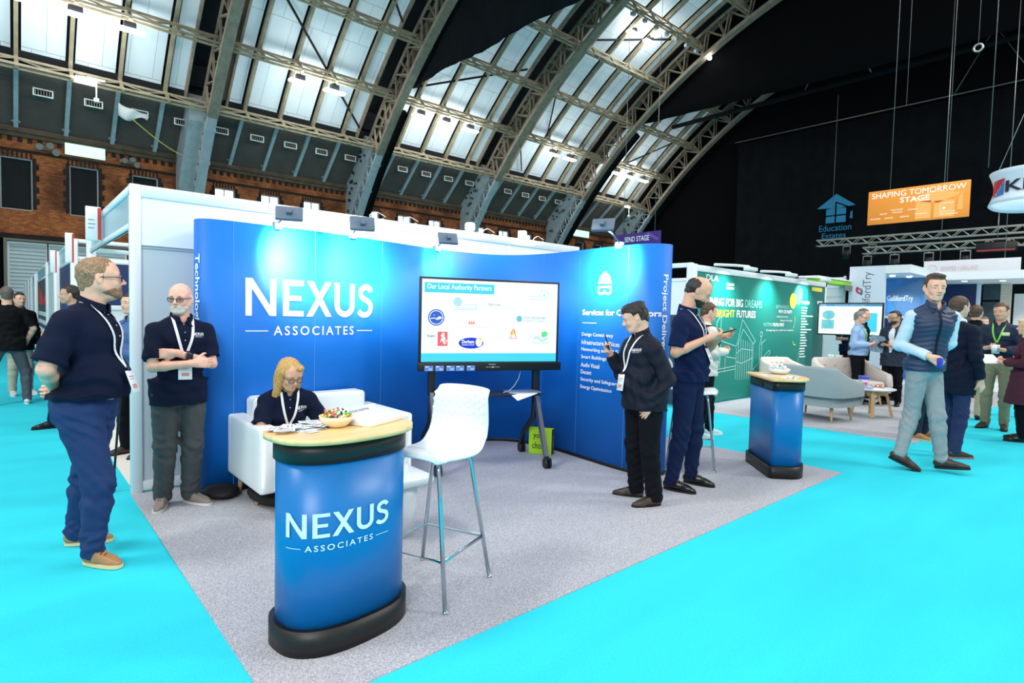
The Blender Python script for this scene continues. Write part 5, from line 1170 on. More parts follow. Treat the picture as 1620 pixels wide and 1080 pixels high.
kt('stair_line', stroke2([(0.05, 0.16), (0.09, 0.16), (0.09, 0.24), (0.13, 0.24), (0.13, 0.32), (0.17, 0.32), (0.17, 0.40), (0.21, 0.40), (0.21, 0.46)], 0.012), M_LETTER)
kt('lettering', shift(fit_text('KIER', 0.92, 0.24, 0.02), 0.27, 0.2), mat('kier_black', (22, 26, 50), 0.5))
for a in (0.4, 2.0, 3.6, 5.2): MB().cyl((math.cos(a), math.sin(a), 0.69), (0.2*math.cos(a), 0.2*math.sin(a), 3.2), 0.008, n=5).build('wire', M_STEEL, t)
# dim blue logo on the backdrop
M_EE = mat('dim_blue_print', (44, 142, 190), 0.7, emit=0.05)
t = thing('backdrop_logo', 'dim blue mortarboard house logo with Education Estates lettering on the black backdrop', 'sign', (52.4, 18.75, 8.6))
c_ = merge(poly2([(-1.5, 2.6), (0.0, 3.7), (1.5, 2.6), (0.0, 2.25+0.25)]), poly2([(-0.75, 1.3), (-0.05, 1.3), (-0.05, 2.55), (-0.75, 2.45)]), poly2([(0.05, 1.3), (0.8, 1.3), (0.8, 2.45), (0.05, 2.55)]), poly2([(1.1, 1.55), (1.3, 1.55), (1.28, 2.2), (1.14, 2.2)]))
put_flat('logo', c_, M_EE, lambda x, y: (0, -x, y), t)
put_flat('logo_bars', merge(rect2(-0.8, 1.85, 0.85, 1.95), stroke2([(0, 3.0), (0, 1.3)], 0.1), stroke2([(0, 3.0), (1.2, 2.4), (1.2, 2.1)], 0.09)), M_BLACK, lambda x, y: (-0.02, -x, y), t)
put_flat('lettering', merge(shift(fit_text('Education', 2.5, 0.52, 0.0), -1.25, 0.62), shift(fit_text('Estates', 1.85, 0.46, 0.0), -1.0, 0.02)), M_EE, lambda x, y: (0, -x, y), t)
# send stage banner
t = thing('hanging_banner', 'purple SEND STAGE banner rising above the right wing of the blue display', 'banner', (20, 0, 0))
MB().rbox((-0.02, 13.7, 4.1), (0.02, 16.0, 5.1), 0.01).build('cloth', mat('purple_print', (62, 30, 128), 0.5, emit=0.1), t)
put_flat('lettering', fit_text('SEND STAGE', 1.25, 0.22, 0.01), M_LETTER, lambda x, y: (-0.024, 15.5-x, 4.74+y), t)
put_flat('cap_print', poly2([(0, 0), (0.5, 0.3), (1.0, 0.0), (1.0, -0.12), (0.5, 0.12)]), mat('pale_purple_print', (110, 84, 170), 0.5), lambda x, y: (-0.022, 14.8-x, 4.8+y), t)
for y in (14.0, 15.6): MB().cyl((0, y, 5.1), (0, y, 16), 0.01, n=6).build('wire', M_STEEL, t)

# lighting trusses with fixtures
def truss(x, y0, y1, z, s, label):
    t = thing('lighting_truss', label, 'truss', (x, y0, z)); m = MB(); L = y0-y1
    for a in (-s/2, s/2):
        for b in (-s/2, s/2): m.tube([(a, 0, b), (a, -L, b)], 0.03, 6)
    m.build('chords', M_STEEL_L, t); d = MB(); n = int(L/(s*1.1)); st = L/n
    for i in range(n):
        for a in (-s/2, s/2):
            d.tube([(a, -i*st, -s/2 if i % 2 else s/2), (a, -(i+1)*st, s/2 if i % 2 else -s/2)], 0.018, 5)
    d.build('lacing', M_STEEL_L, t); return t
M_STEEL_L = mat('pale_aluminium', (206, 200, 190), 0.4, metal=0.3)
truss(36, 13.8, -4, 6.15, 0.34, 'long pale aluminium truss below the orange banner, upper of the two')
truss(33, 10.4, -4, 5.22, 0.32, 'pale aluminium truss with spotlights, lower of the two')
k = 0
for x, z, ys in ((36, 6.15, (12.2, 10.9)), (33, 5.22, (10.2, 9.0, 7.6, 6.2, 3.9, 2.1, 0.9))):
    for y in ys:
        t = thing('stage_spotlight', 'black stage spotlight clamped under the %s aluminium truss, %s from the left' % ('upper' if x == 36 else 'lower', row[ys.index(y)]), 'spotlight', (x, y, z-0.2), 0, 'stage spotlights on the trusses')
        MB().rbox((-0.16, -0.16, -0.62), (0.16, 0.16, -0.28), 0.05).cyl((0, 0, -0.62), (-0.12, 0, -0.7), 0.14, 0.16).build('head', M_BLACKPL, t)
        MB().box((-0.03, -0.2, -0.5), (0.03, -0.17, -0.1)).box((-0.03, 0.17, -0.5), (0.03, 0.2, -0.1)).box((-0.03, -0.2, -0.1), (0.03, 0.2, -0.05)).box((-0.04, -0.04, -0.1), (0.04, 0.04, 0.1)).build('yoke', M_STEEL, t); k += 1
t = thing('rigged_projector', 'black projector cluster with red and blue edge in the middle of the trusses', 'projector', (33, 5.1, 4.75))
MB().rbox((-0.3, -0.7, 0.1), (0.3, 0.7, 0.5), 0.03).build('housing', M_BLACKPL, t); MB().box((-0.31, -0.65, 0.1), (-0.3, 0.65, 0.16)).build('red_strip', MATS['kier_red'], t)
MB().cyl((0, 0, 0.5), (0, 0, 2.2), 0.02).build('drop_pole', M_STEEL, t)
# tiny bright spots on the roof structure
t = thing('roof_spot', 'single small bright lamp under the fourth arch high in the dark', 'lamp', (41.1, 24.3, 21.7)); MB().sphere((0, 0, 0), 0.16, 8).build('bulb', M_LAMP, t)
for i, a in enumerate([(30.64+0.0+1.3*k, 63.4) for k in range(-5, 8) if k]):
    x, aa = a; y, z = arc(40.35, aa)
    t = thing('purlin_floodlight', 'small floodlight hanging under the fifth purlin, %s from the left' % row[i], 'floodlight', (x, y, z), 0, 'small floodlights under the fifth purlin')
    MB().rbox((-0.16, -0.12, -0.28), (0.16, 0.12, -0.05), 0.03).build('housing', mat('flood_grey', (150, 160, 168), 0.4), t); MB().box((-0.13, -0.1, -0.29), (0.13, 0.1, -0.28)).build('lens', M_GREYP, t)
# walking stick leaning at the post
tag(MB().tube([(0.645, 5.64, 0.0), (0.70, 5.64, 0.78), (0.70, 5.64, 0.84), (0.67, 5.66, 0.87), (0.63, 5.68, 0.85)], 0.009, 8).cyl((0.645, 5.64, 0), (0.646, 5.64, 0.04), 0.013).build('walking_stick', M_BLACKPL), 'black walking stick leaning beside the white corner post', 'walking stick')
# ------------------------------------------------------------ people: one continuous surface per body, grown from a distance field
def nrm(v): v = np.asarray(v, float); return v/max(1e-9, np.linalg.norm(v))
def V3(*a): return np.array(a, float)
class Field:
    def __init__(s, lo, hi, res):
        s.lo = np.array(lo, np.float32); s.res = res; s.n = np.ceil((np.array(hi)-np.array(lo))/res).astype(int)+1
        s.d = np.full(s.n, 0.5, np.float32); s.ax = [(s.lo[i]+np.arange(s.n[i])*res).astype(np.float32) for i in range(3)]
    def sl(s, lo, hi):
        a = np.clip(np.floor((np.array(lo)-s.lo)/s.res).astype(int), 0, s.n); b = np.clip(np.ceil((np.array(hi)-s.lo)/s.res).astype(int)+1, 0, s.n)
        return tuple(slice(int(a[i]), int(max(a[i], b[i]))) for i in range(3))
    def P(s, q): return np.meshgrid(s.ax[0][q[0]], s.ax[1][q[1]], s.ax[2][q[2]], indexing='ij', sparse=True)
    def put(s, fn, lo, hi, k, sub=False):
        pad = k+2.5*s.res; q = s.sl(np.array(lo)-pad, np.array(hi)+pad)
        if any(x.stop <= x.start for x in q): return s
        v = fn(*s.P(q)).astype(np.float32); c = s.d[q]
        if sub:
            v = -v
            if k > 0: h = np.clip(0.5-0.5*(c-v)/k, 0, 1); s.d[q] = c+(v-c)*h+k*h*(1-h)
            else: s.d[q] = np.maximum(c, v)
        else:
            if k > 0: h = np.clip(0.5+0.5*(c-v)/k, 0, 1); s.d[q] = c+(v-c)*h-k*h*(1-h)
            else: s.d[q] = np.minimum(c, v)
        return s
    def cone(s, a, b, ra, rb, k=0.02, sub=False, flat=None):
        a = np.asarray(a, float); b = np.asarray(b, float); ab = b-a; L2 = max(1e-9, ab@ab); R = max(ra, rb)
        def fn(X, Y, Z):
            t = np.clip(((X-a[0])*ab[0]+(Y-a[1])*ab[1]+(Z-a[2])*ab[2])/L2, 0, 1)
            return np.sqrt((X-a[0]-t*ab[0])**2+(Y-a[1]-t*ab[1])**2+(Z-a[2]-t*ab[2])**2)-(ra+(rb-ra)*t)
        return s.put(fn, np.minimum(a, b)-R, np.maximum(a, b)+R, k, sub)
    def ell(s, c, r, k=0.02, R=None, sub=False):
        c = np.asarray(c, float); r = np.asarray(r, float)
        def fn(X, Y, Z):
            x, y, z = X-c[0], Y-c[1], Z-c[2]
            if R is not None: x, y, z = R[0][0]*x+R[1][0]*y+R[2][0]*z, R[0][1]*x+R[1][1]*y+R[2][1]*z, R[0][2]*x+R[1][2]*y+R[2][2]*z
            k0 = np.sqrt((x/r[0])**2+(y/r[1])**2+(z/r[2])**2); k1 = np.sqrt((x/r[0]**2)**2+(y/r[1]**2)**2+(z/r[2]**2)**2)
            return k0*(k0-1)/np.maximum(k1, 1e-6)
        m = r.max() if R is not None else r
        return s.put(fn, c-m, c+m, k, sub)
    def plane_cut(s, p, n, keep_neg=True, q=None, k=0.0):
        """keeps the side where (x-p).n < 0"""
        n = nrm(n); q = q or tuple(slice(0, int(s.n[i])) for i in range(3)); X, Y, Z = s.P(q)
        v = ((X-p[0])*n[0]+(Y-p[1])*n[1]+(Z-p[2])*n[2]).astype(np.float32)
        s.d[q] = np.maximum(s.d[q], v); return s
    def union(s, o, k=0.0):
        """o has the same lattice"""
        c, v = s.d, o.d
        if k: h = np.clip(0.5+0.5*(c-v)/k, 0, 1); s.d = c+(v-c)*h-k*h*(1-h)
        else: s.d = np.minimum(c, v)
        return s
    def ripple(s, fn, band=0.03):
        m = np.abs(s.d) < band; i = np.nonzero(m)
        if len(i[0]): s.d[m] += fn(s.ax[0][i[0]], s.ax[1][i[1]], s.ax[2][i[2]]).astype(np.float32)
        return s
    def sample(s, p):
        g = (np.asarray(p)-s.lo)/s.res; i = np.clip(np.floor(g).astype(int), 0, s.n-2); f = g-i; v = 0
        for a in (0, 1):
            for b in (0, 1):
                for c in (0, 1): v += s.d[i[0]+a, i[1]+b, i[2]+c]*(f[0] if a else 1-f[0])*(f[1] if b else 1-f[1])*(f[2] if c else 1-f[2])
        return float(v)
    def march(s, o, d, off=0.004, L=0.6):
        """first surface hit from o along d, held off by `off`"""
        o = np.asarray(o, float); d = nrm(d); t = 0
        while t < L:
            p = o+d*t
            if np.all(p > s.lo) and np.all(p < s.lo+(s.n-1)*s.res):
                v = s.sample(p)
                if v < off: return p
                t += max(0.002, min(0.02, v-off+0.001))
            else: t += 0.01
        return None
    def mesh(s):
        """surface nets"""
        d = s.d; ins = d < 0; n = s.n
        if not ins.any(): return np.zeros((0, 3)), np.zeros((0, 4), int)
        acc = np.zeros((*(n-1), 3), np.float32); cnt = np.zeros(n-1, np.float32)
        quads = []
        cross = []
        for ax in range(3):
            a = [slice(None)]*3; b = [slice(None)]*3; a[ax] = slice(0, -1); b[ax] = slice(1, None)
            da, db = d[tuple(a)], d[tuple(b)]; m = (da < 0) != (db < 0); I = np.argwhere(m); cross.append((I, (da < 0)[m]))
            va = da[m]; vb = db[m]; t = va/(va-vb); P = I.astype(np.float32); P[:, ax] += t
            o1, o2 = [x for x in range(3) if x != ax]
            for u in (0, -1):
                for w in (0, -1):
                    J = I.copy(); J[:, o1] += u; J[:, o2] += w
                    ok = np.all((J >= 0) & (J < n-1), axis=1); Jk = J[ok]
                    np.add.at(acc, (Jk[:, 0], Jk[:, 1], Jk[:, 2]), P[ok]); np.add.at(cnt, (Jk[:, 0], Jk[:, 1], Jk[:, 2]), 1)
        act = cnt > 0; idx = np.full(n-1, -1, np.int64); idx[act] = np.arange(act.sum())
        verts = acc[act]/cnt[act][:, None]*s.res+s.lo
        for ax, (I, neg) in enumerate(cross):
            o1, o2 = [(1, 2), (2, 0), (0, 1)][ax]; q = []; ok = np.ones(len(I), bool)
            for u, w in ((-1, -1), (0, -1), (0, 0), (-1, 0)):
                J = I.copy(); J[:, o1] += u; J[:, o2] += w; g = np.all((J >= 0) & (J < n-1), axis=1); ok &= g; J = np.clip(J, 0, n-2); q.append(idx[J[:, 0], J[:, 1], J[:, 2]])
            q = np.stack(q, 1); ng = neg & ok; ps = (~neg) & ok
            quads.append(q[ng]); quads.append(q[ps][:, ::-1])
        Q = np.concatenate(quads); Q = Q[np.all(Q >= 0, axis=1)]
        return verts, Q

def frame_from(x, up):
    x = nrm(x); y = nrm(np.cross(up, x)); z = np.cross(x, y); return np.stack([x, y, z], 1)     # columns
def rotz(a): c, s = math.cos(a), math.sin(a); return np.array([[c, -s, 0], [s, c, 0], [0, 0, 1.0]])
def roty(a): c, s = math.cos(a), math.sin(a); return np.array([[c, 0, s], [0, 1.0, 0], [-s, 0, c]])
def rotx(a): c, s = math.cos(a), math.sin(a); return np.array([[1.0, 0, 0], [0, c, -s], [0, s, c]])

SKIN = {}
def skin_mat(name, rgb):
    if name in SKIN: return SKIN[name]
    m = mat('skin_'+name, rgb, 0.5, noise=0.07, nscale=30, bump=0.08, bscale=300); SKIN[name] = m
    return m
HAIRM = {'brown': ((96, 70, 50), (56, 40, 30)), 'dark': ((44, 34, 30), (20, 16, 15)), 'grey': ((150, 148, 144), (96, 94, 92)), 'blond': ((222, 184, 112), (166, 120, 58)), 'sandy': ((172, 138, 104), (112, 86, 64)),
         'white': ((236, 228, 218), (196, 186, 176)), 'ginger': ((150, 84, 50), (100, 50, 30)), 'lightblond': ((236, 218, 170), (190, 160, 104)), 'greybrown': ((120, 108, 98), (70, 62, 56)), 'beardbrown': ((168, 126, 94), (120, 88, 66))}
def hairm(n):
    if 'hair_'+n not in MATS:
        MATS['hair_'+n] = hair_mat('hair_'+n, *HAIRM[n])
        if n in ('blond', 'lightblond', 'ginger'): MATS['hair_'+n].node_tree.nodes['Mapping'].inputs['Scale'].default_value = (190, 190, 14)
    return MATS['hair_'+n]

def hand(F, w, fwd, back, side, s=1.0, curl=(25, 35, 25), spread=4, thumb=(0.55, 25), k=0.004, fist=False, grip=None):
    """w wrist, fwd direction of the palm, back = direction of the back of the hand, side +1/-1 = where the thumb is (along fwd x back)"""
    x = nrm(fwd); z = nrm(np.asarray(back)-x*np.dot(back, x)); y = np.cross(z, x)*side
    L = lambda a, b, c: np.asarray(w)+s*(x*a+y*b+z*c)
    F.cone(L(-0.02, 0, 0), L(0.02, 0, 0), 0.027*s, 0.026*s, 0.012)
    for b, e in ((0.026, 0.092), (0.009, 0.094), (-0.009, 0.090), (-0.026, 0.083)):
        F.cone(L(0.015, b*0.7, 0), L(e-0.006, b*1.05, 0.001), 0.0145*s, 0.0115*s, 0.012)
    F.ell(L(0.035, 0.027, -0.008), np.array([0.034, 0.016, 0.016])*s, 0.012, np.stack([x, y, z], 1))
    specs = [(0.028, 0.088, 0.072, 0), (0.0095, 0.091, 0.080, 1), (-0.0095, 0.088, 0.074, 2), (-0.027, 0.080, 0.059, 3)]
    for b, e, ln, i in specs:
        p = L(e, b, 0.0); cu = curl[i] if isinstance(curl[0], (tuple, list)) else curl; a = 0; sp = math.radians(spread*(1.5-i))
        for j, (fr, r0, r1) in enumerate(((0.46, 0.0092, 0.0086), (0.30, 0.0086, 0.0079), (0.24, 0.0079, 0.0068))):
            a += math.radians(cu[j]+(3*i if j == 0 else 0)); dr = x*math.cos(a)*math.cos(sp)+y*math.sin(sp)*math.cos(a)-z*math.sin(a)
            q = p+dr*ln*fr*s; F.cone(p, q, r0*s, r1*s, k); p = q
    sp, cu = thumb
    p = L(0.022, 0.027, -0.006); d1 = nrm(x*math.cos(sp)+y*math.sin(sp)-z*0.35); q = p+d1*0.040*s; F.cone(p, q, 0.0135*s, 0.0110*s, 0.010)
    a = math.radians(cu); d2 = nrm(d1*math.cos(a)-y*math.sin(a)*0.8-z*math.sin(a)*0.6); r = q+d2*0.032*s; F.cone(q, r, 0.0108*s, 0.0098*s, k)
    d3 = nrm(d2*math.cos(a)-y*math.sin(a)*0.8-z*math.sin(a)*0.5); F.cone(r, r+d3*0.024*s, 0.0098*s, 0.0078*s, k)

def build_head(F, T, hs, opt):
    """T: (origin, 3x3 columns x fwd, y left, z up)"""
    O, R = T
    P = lambda x, y, z: O+R@(np.array([x, y, z])*hs)
    E = lambda c, r, k=0.012, rr=None, sub=False: F.ell(P(*c), np.array(r)*hs, k, R if rr is None else R@rr, sub)
    C = lambda a, b, ra, rb, k=0.01, sub=False: F.cone(P(*a), P(*b), ra*hs, rb*hs, k, sub)
    wide = opt.get('wide', 1.0); jaw = opt.get('jaw', 1.0)
    E((-0.014, 0, 0.030), (0.098, 0.075*wide, 0.089), 0.01)
    E((0.030, 0, 0.034), (0.056, 0.062*wide, 0.062), 0.03)
    E((0.030, 0, -0.032), (0.058, 0.056*wide, 0.078), 0.025)
    for s in (1, -1):
        C((-0.002, 0.056*wide*s, -0.042), (0.050, 0.026*jaw*s, -0.090), 0.020*jaw, 0.017, 0.022)
        E((0.060, 0.034*s*wide, -0.030), (0.024, 0.022, 0.022), 0.022)
    E((0.066, 0, -0.094), (0.024, 0.026*jaw, 0.019), 0.018)
    E((0.072, 0, -0.062), (0.022, 0.030, 0.028), 0.016)
    C((0.070, -0.040, 0.020), (0.070, 0.040, 0.020), 0.017, 0.017, 0.016)
    for s in (1, -1): E((0.096, 0.031*s, 0.000), (0.018, 0.019, 0.0125), 0.010, None, True)
    for s in (1, -1):
        E((0.0730, 0.031*s, 0.0005), (0.0135, 0.0155, 0.0125), 0.003)
        C((0.0825, 0.017*s, 0.0055), (0.0785, 0.045*s, 0.0035), 0.0056, 0.0048, 0.004)
        C((0.080, 0.018*s, -0.008), (0.076, 0.044*s, -0.007), 0.0038, 0.0034, 0.005)
    nl = opt.get('nose', 1.0)
    C((0.084, 0, 0.014), (0.084+0.022*nl, 0, -0.024), 0.0085, 0.0095, 0.009); E((0.082+0.024*nl, 0, -0.029), (0.013, 0.012, 0.0105), 0.007)
    for s in (1, -1): E((0.092, 0.0125*s, -0.034), (0.0125, 0.0085, 0.0085), 0.006)
    for s in (1, -1): E((0.100, 0.0065*s, -0.0395), (0.006, 0.0035, 0.003), 0.002, None, True)
    for s in (1, -1): C((0.093, 0.003*s, -0.0555), (0.084, 0.023*s, -0.0605), 0.0055, 0.0030, 0.004); C((0.0915, 0.0, -0.0680), (0.083, 0.020*s, -0.0635), 0.0062, 0.0030, 0.004)
    if opt.get('open'): E((0.097, 0, -0.0630), (0.012, 0.015, 0.0050), 0.002, None, True)
    else: C((0.0985, -0.017, -0.0618), (0.0985, 0.017, -0.0618), 0.0016, 0.0016, 0.002, True)
    for s in (1, -1):
        t = rotx(s*0.10)@rotz(-s*0.42)
        E((-0.008, 0.079*s*wide, 0.000), (0.0200, 0.0075, 0.033), 0.004, t); E((-0.006, 0.076*s*wide, -0.022), (0.012, 0.008, 0.014), 0.005, t)
        E((-0.003, 0.087*s*wide, 0.004), (0.0105, 0.006, 0.020), 0.003, t, True)
    E((-0.030, 0, -0.030), (0.075, 0.060*wide, 0.060), 0.03)
    return P

def build_hair(P, R, hs, O, style, name, root, opt, res=0.0045, m=None):
    lo = O-0.30; hi = O+0.20
    if style == 'long': lo = O-0.34
    F = Field(lo, hi, res); E = lambda c, r, k=0.012, rr=None, sub=False: F.ell(P(*c), np.array(r)*hs, k, R if rr is None else R@rr, sub)
    w = opt.get('wide', 1.0); th = opt.get('hair_t', 0.010)
    up = R@np.array([0, 0, 1.0]); fw = R@np.array([1.0, 0, 0])
    def cut(p, n): F.plane_cut(P(*p), R@np.array(n, float))
    if style in ('short', 'swept', 'curly'):
        E((-0.016, 0, 0.032), (0.099+th, 0.076*w+th*0.8, 0.090+th), 0.01)
        if style == 'swept': E((0.045, 0.0, 0.102), (0.045, 0.052, 0.022), 0.02, roty(-0.15)); E((-0.02, 0, 0.105), (0.07, 0.06, 0.022), 0.02)
        if style == 'curly': E((0.015, 0, 0.096), (0.075, 0.062, 0.030), 0.02); E((-0.06, 0, 0.05), (0.055, 0.072, 0.07), 0.02)
        E((-0.055, 0, -0.035), (0.055+th*0.4, 0.058*w+th*0.5, 0.055), 0.02)
        # hairline: front, temple, behind the ear, nape
        q = Field(lo, hi, res); q.d[:] = 0.5
        X, Y, Z = q.P(tuple(slice(0, int(q.n[i])) for i in range(3)))
        x = (X-O[0])*R[0][0]+(Y-O[1])*R[1][0]+(Z-O[2])*R[2][0]; y = (X-O[0])*R[0][1]+(Y-O[1])*R[1][1]+(Z-O[2])*R[2][1]; z = (X-O[0])*R[0][2]+(Y-O[1])*R[1][2]+(Z-O[2])*R[2][2]
        x, y, z = x/hs, y/hs, z/hs; fr = opt.get('front', 0.070); rec = opt.get('recede', 0.0)
        line = np.where(x > 0.030, fr+0*x+rec*np.clip(np.abs(y)/0.05, 0, 1.0)*0.4+0.10*np.clip(0.08-x, 0, 0.05)*0, np.where(x > 0.008, np.interp(x, [0.008, 0.030], [-0.012, fr-0.01]), np.where(x > -0.032, 0.026+0*x, np.interp(x, [-0.09, -0.032], [-0.070, -0.030]))))
        sd = np.clip(np.abs(y)/0.05, 0, 1); line = np.where(x > 0.0, line, np.where(x > -0.032, line*sd+(-0.03)*(1-sd), line))
        F.d = np.maximum(F.d, ((line-z)*hs*0.8).astype(np.float32))
    elif style == 'fringe':       # bald on top, hair round the sides and back
        E((-0.022, 0, 0.018), (0.094+th, 0.077*w+th*0.8, 0.078+th), 0.01); E((-0.055, 0, -0.035), (0.055, 0.058*w+th*0.3, 0.05), 0.02)
        E((0.03, 0, 0.085), (0.105, 0.066, 0.075), 0.01, roty(0.25), True); cut((0.004, 0, 0), (1, 0, 0.35)); E((0.000, 0.078, 0.0), (0.022, 0.03, 0.034), 0.004, None, True); E((0.000, -0.078, 0.0), (0.022, 0.03, 0.034), 0.004, None, True); cut((-0.05, 0, -0.058), (0.25, 0, -1))
        cut((0.02, 0, -0.02), (0.5, 0, -1))
    elif style == 'long':
        E((-0.020, 0, 0.034), (0.104, 0.086, 0.093), 0.01); E((-0.045, 0, -0.055), (0.070, 0.088, 0.115), 0.03)
        L = opt.get('hair_len', 0.17)
        for s in (1, -1): F.cone(P(0.0, 0.070*s, 0.02), P(0.012, 0.080*s, -L), 0.034*hs, 0.030*hs, 0.03)
        F.cone(P(-0.05, 0, -0.04), P(-0.055, 0, -L+0.01), 0.070*hs, 0.062*hs, 0.03)
        F.ell(P(0.075, 0, -0.035), np.array([0.075, 0.056, 0.098])*hs, 0.012, R, True); cut((0, 0, -L-0.012), (0.15, 0, -1))
        E((0.055, 0.028, 0.085), (0.038, 0.042, 0.024), 0.015)
    seed = opt.get('seed', 1); a = 0.0022 if style != 'curly' else 0.006; fq = 150 if style != 'curly' else 75
    if style == 'long': F.ripple(lambda X, Y, Z: 0.0028*np.sin(X*170+seed+3*np.sin(Z*9))*np.sin(Y*150+2*np.sin(Z*11+seed))+0.0012*np.sin(X*340+Y*300))
    else: F.ripple(lambda X, Y, Z: a*np.sin(X*fq+seed+2*np.sin(Z*60+Y*30))*np.sin(Y*fq*0.9+seed*2+1.5*np.sin(X*50))+a*0.7*np.sin(Z*fq*0.7+X*40))
    v, q = F.mesh(); inv = v
    if len(v): return mesh_obj(name, v, q, m, root, True)

def build_beard(P, R, hs, O, root, m, opt, res=0.004):
    F = Field(O-0.22, O+0.18, res); E = lambda c, r, k=0.01, rr=None, sub=False: F.ell(P(*c), np.array(r)*hs, k, R if rr is None else R@rr, sub)
    t = opt.get('beard_t', 0.007); w = opt.get('wide', 1.0); jaw = opt.get('jaw', 1.0)
    for s in (1, -1):
        F.cone(P(-0.002, 0.057*w*s, -0.040), P(0.050, 0.026*jaw*s, -0.090), (0.020*jaw+t)*hs, (0.017+t)*hs, 0.02)
        if not opt.get('goatee'): E((0.030, 0.040*s*w, -0.055), (0.030+t, 0.020+t, 0.030), 0.015)
    E((0.066, 0, -0.094), (0.024+t, 0.026*jaw+t, 0.020+t), 0.018); E((0.072, 0, -0.062), (0.021+t, 0.031+t, 0.028), 0.012)
    F.plane_cut(P(0.09, 0, -0.044), R@np.array([-0.35 if not opt.get('goatee') else 0.0, 0, 1.0]))
    if opt.get('goatee'): F.plane_cut(P(0.045, 0, 0), R@np.array([-1.0, 0, 0]))
    E((0.098, 0, -0.0625), (0.016, 0.019, 0.0062), 0.003, None, True); E((0.1, 0, -0.036), (0.02, 0.016, 0.010), 0.003, None, True)
    F.ripple(lambda X, Y, Z: 0.0012*np.sin(X*330+Z*120)*np.sin(Y*310+Z*200))
    v, q = F.mesh()
    if len(v): mesh_obj('beard', v, q, m, root, True)

def ribbon(F, pts, d, width, m, name, parent, off=0.004, side=None):
    """strip laid over the surface: pts are start points, marched along d"""
    H = [F.march(p, d, off) for p in pts]; H = [h for h in H if h is not None]
    if len(H) < 2: return None
    v = []; f = []
    for i, p in enumerate(H):
        t = nrm(H[min(i+1, len(H)-1)]-H[max(i-1, 0)]); s = nrm(np.cross(t, d))
        v += [p-s*width/2-nrm(d)*0.000, p+s*width/2]
    for i in range(len(H)-1): f.append((2*i, 2*i+1, 2*i+3, 2*i+2))
    o = mesh_obj(name, v, f, m, parent); q = o.modifiers.new('s', 'SOLIDIFY'); q.thickness = 0.0015; q.offset = 0
    return o

def shoe(root, ank, toe_dir, pitch, m, ms, size=1.0, res=0.0055, laces=None, ankle_h=0.085, style='derby', roll=0):
    """ankle joint, direction of the toe in the plan, pitch>0 lifts the heel"""
    x = nrm([toe_dir[0], toe_dir[1], 0]); y = np.array([-x[1], x[0], 0]); Rm = np.stack([x, y, np.array([0, 0, 1.0])], 1)@roty(math.radians(pitch))
    O = np.asarray(ank, float); s = size
    P = lambda a, b, c: O+Rm@(np.array([a, b, c-0.085])*s)
    F = Field(O-0.30*s, O+0.32*s, res)
    F.cone(P(-0.035, 0, 0.050), P(0.05, 0, 0.052), 0.034*s, 0.038*s, 0.02); F.cone(P(0.05, 0, 0.050), P(0.14, 0.004, 0.034), 0.038*s, 0.034*s, 0.02)
    F.cone(P(0.13, 0.004, 0.032), P(0.185, 0, 0.026), 0.036*s, 0.024*s, 0.02); F.cone(P(-0.01, 0, 0.05), P(-0.012, 0, 0.10), 0.036*s, 0.037*s, 0.02)
    F.cone(P(0.0, 0, 0.09), P(0.10, 0, 0.055), 0.026*s, 0.024*s, 0.02)
    F.plane_cut(P(0, 0, 0.014), Rm@np.array([0, 0, -1.0])); F.plane_cut(P(-0.01, 0, 0.112), Rm@np.array([0.35, 0, 1.0]))
    v, q = F.mesh(); o = mesh_obj('shoe', v, q, m, root, True)
    ol = []
    for i in range(26):
        a = 2*PI*i/26; cx = 0.075; ln = 0.138; w = 0.041+0.006*math.cos(a); ol.append((cx+ln*math.copysign(abs(math.cos(a))**0.85, math.cos(a)), w*math.copysign(abs(math.sin(a))**0.7, math.sin(a))))
    n = len(ol); vs = [P(a, b, 0.0) for a, b in ol]+[P(a*1.0, b, 0.020) for a, b in ol]
    mesh_obj('sole', vs, [tuple(range(n))[::-1], tuple(range(n, 2*n))]+[(i, (i+1) % n, n+(i+1) % n, n+i) for i in range(n)], ms, o)
    if laces is not None:
        b = MB()
        for i in range(4):
            u = 0.035+0.022*i; h = 0.105-0.012*i; b.tube([tuple(P(u-0.008, 0.026, h-0.004)), tuple(P(u, 0.0, h+0.0085)), tuple(P(u+0.008, -0.026, h-0.004))], 0.0026*s, 5)
        b.build('laces', laces, o)
    return o

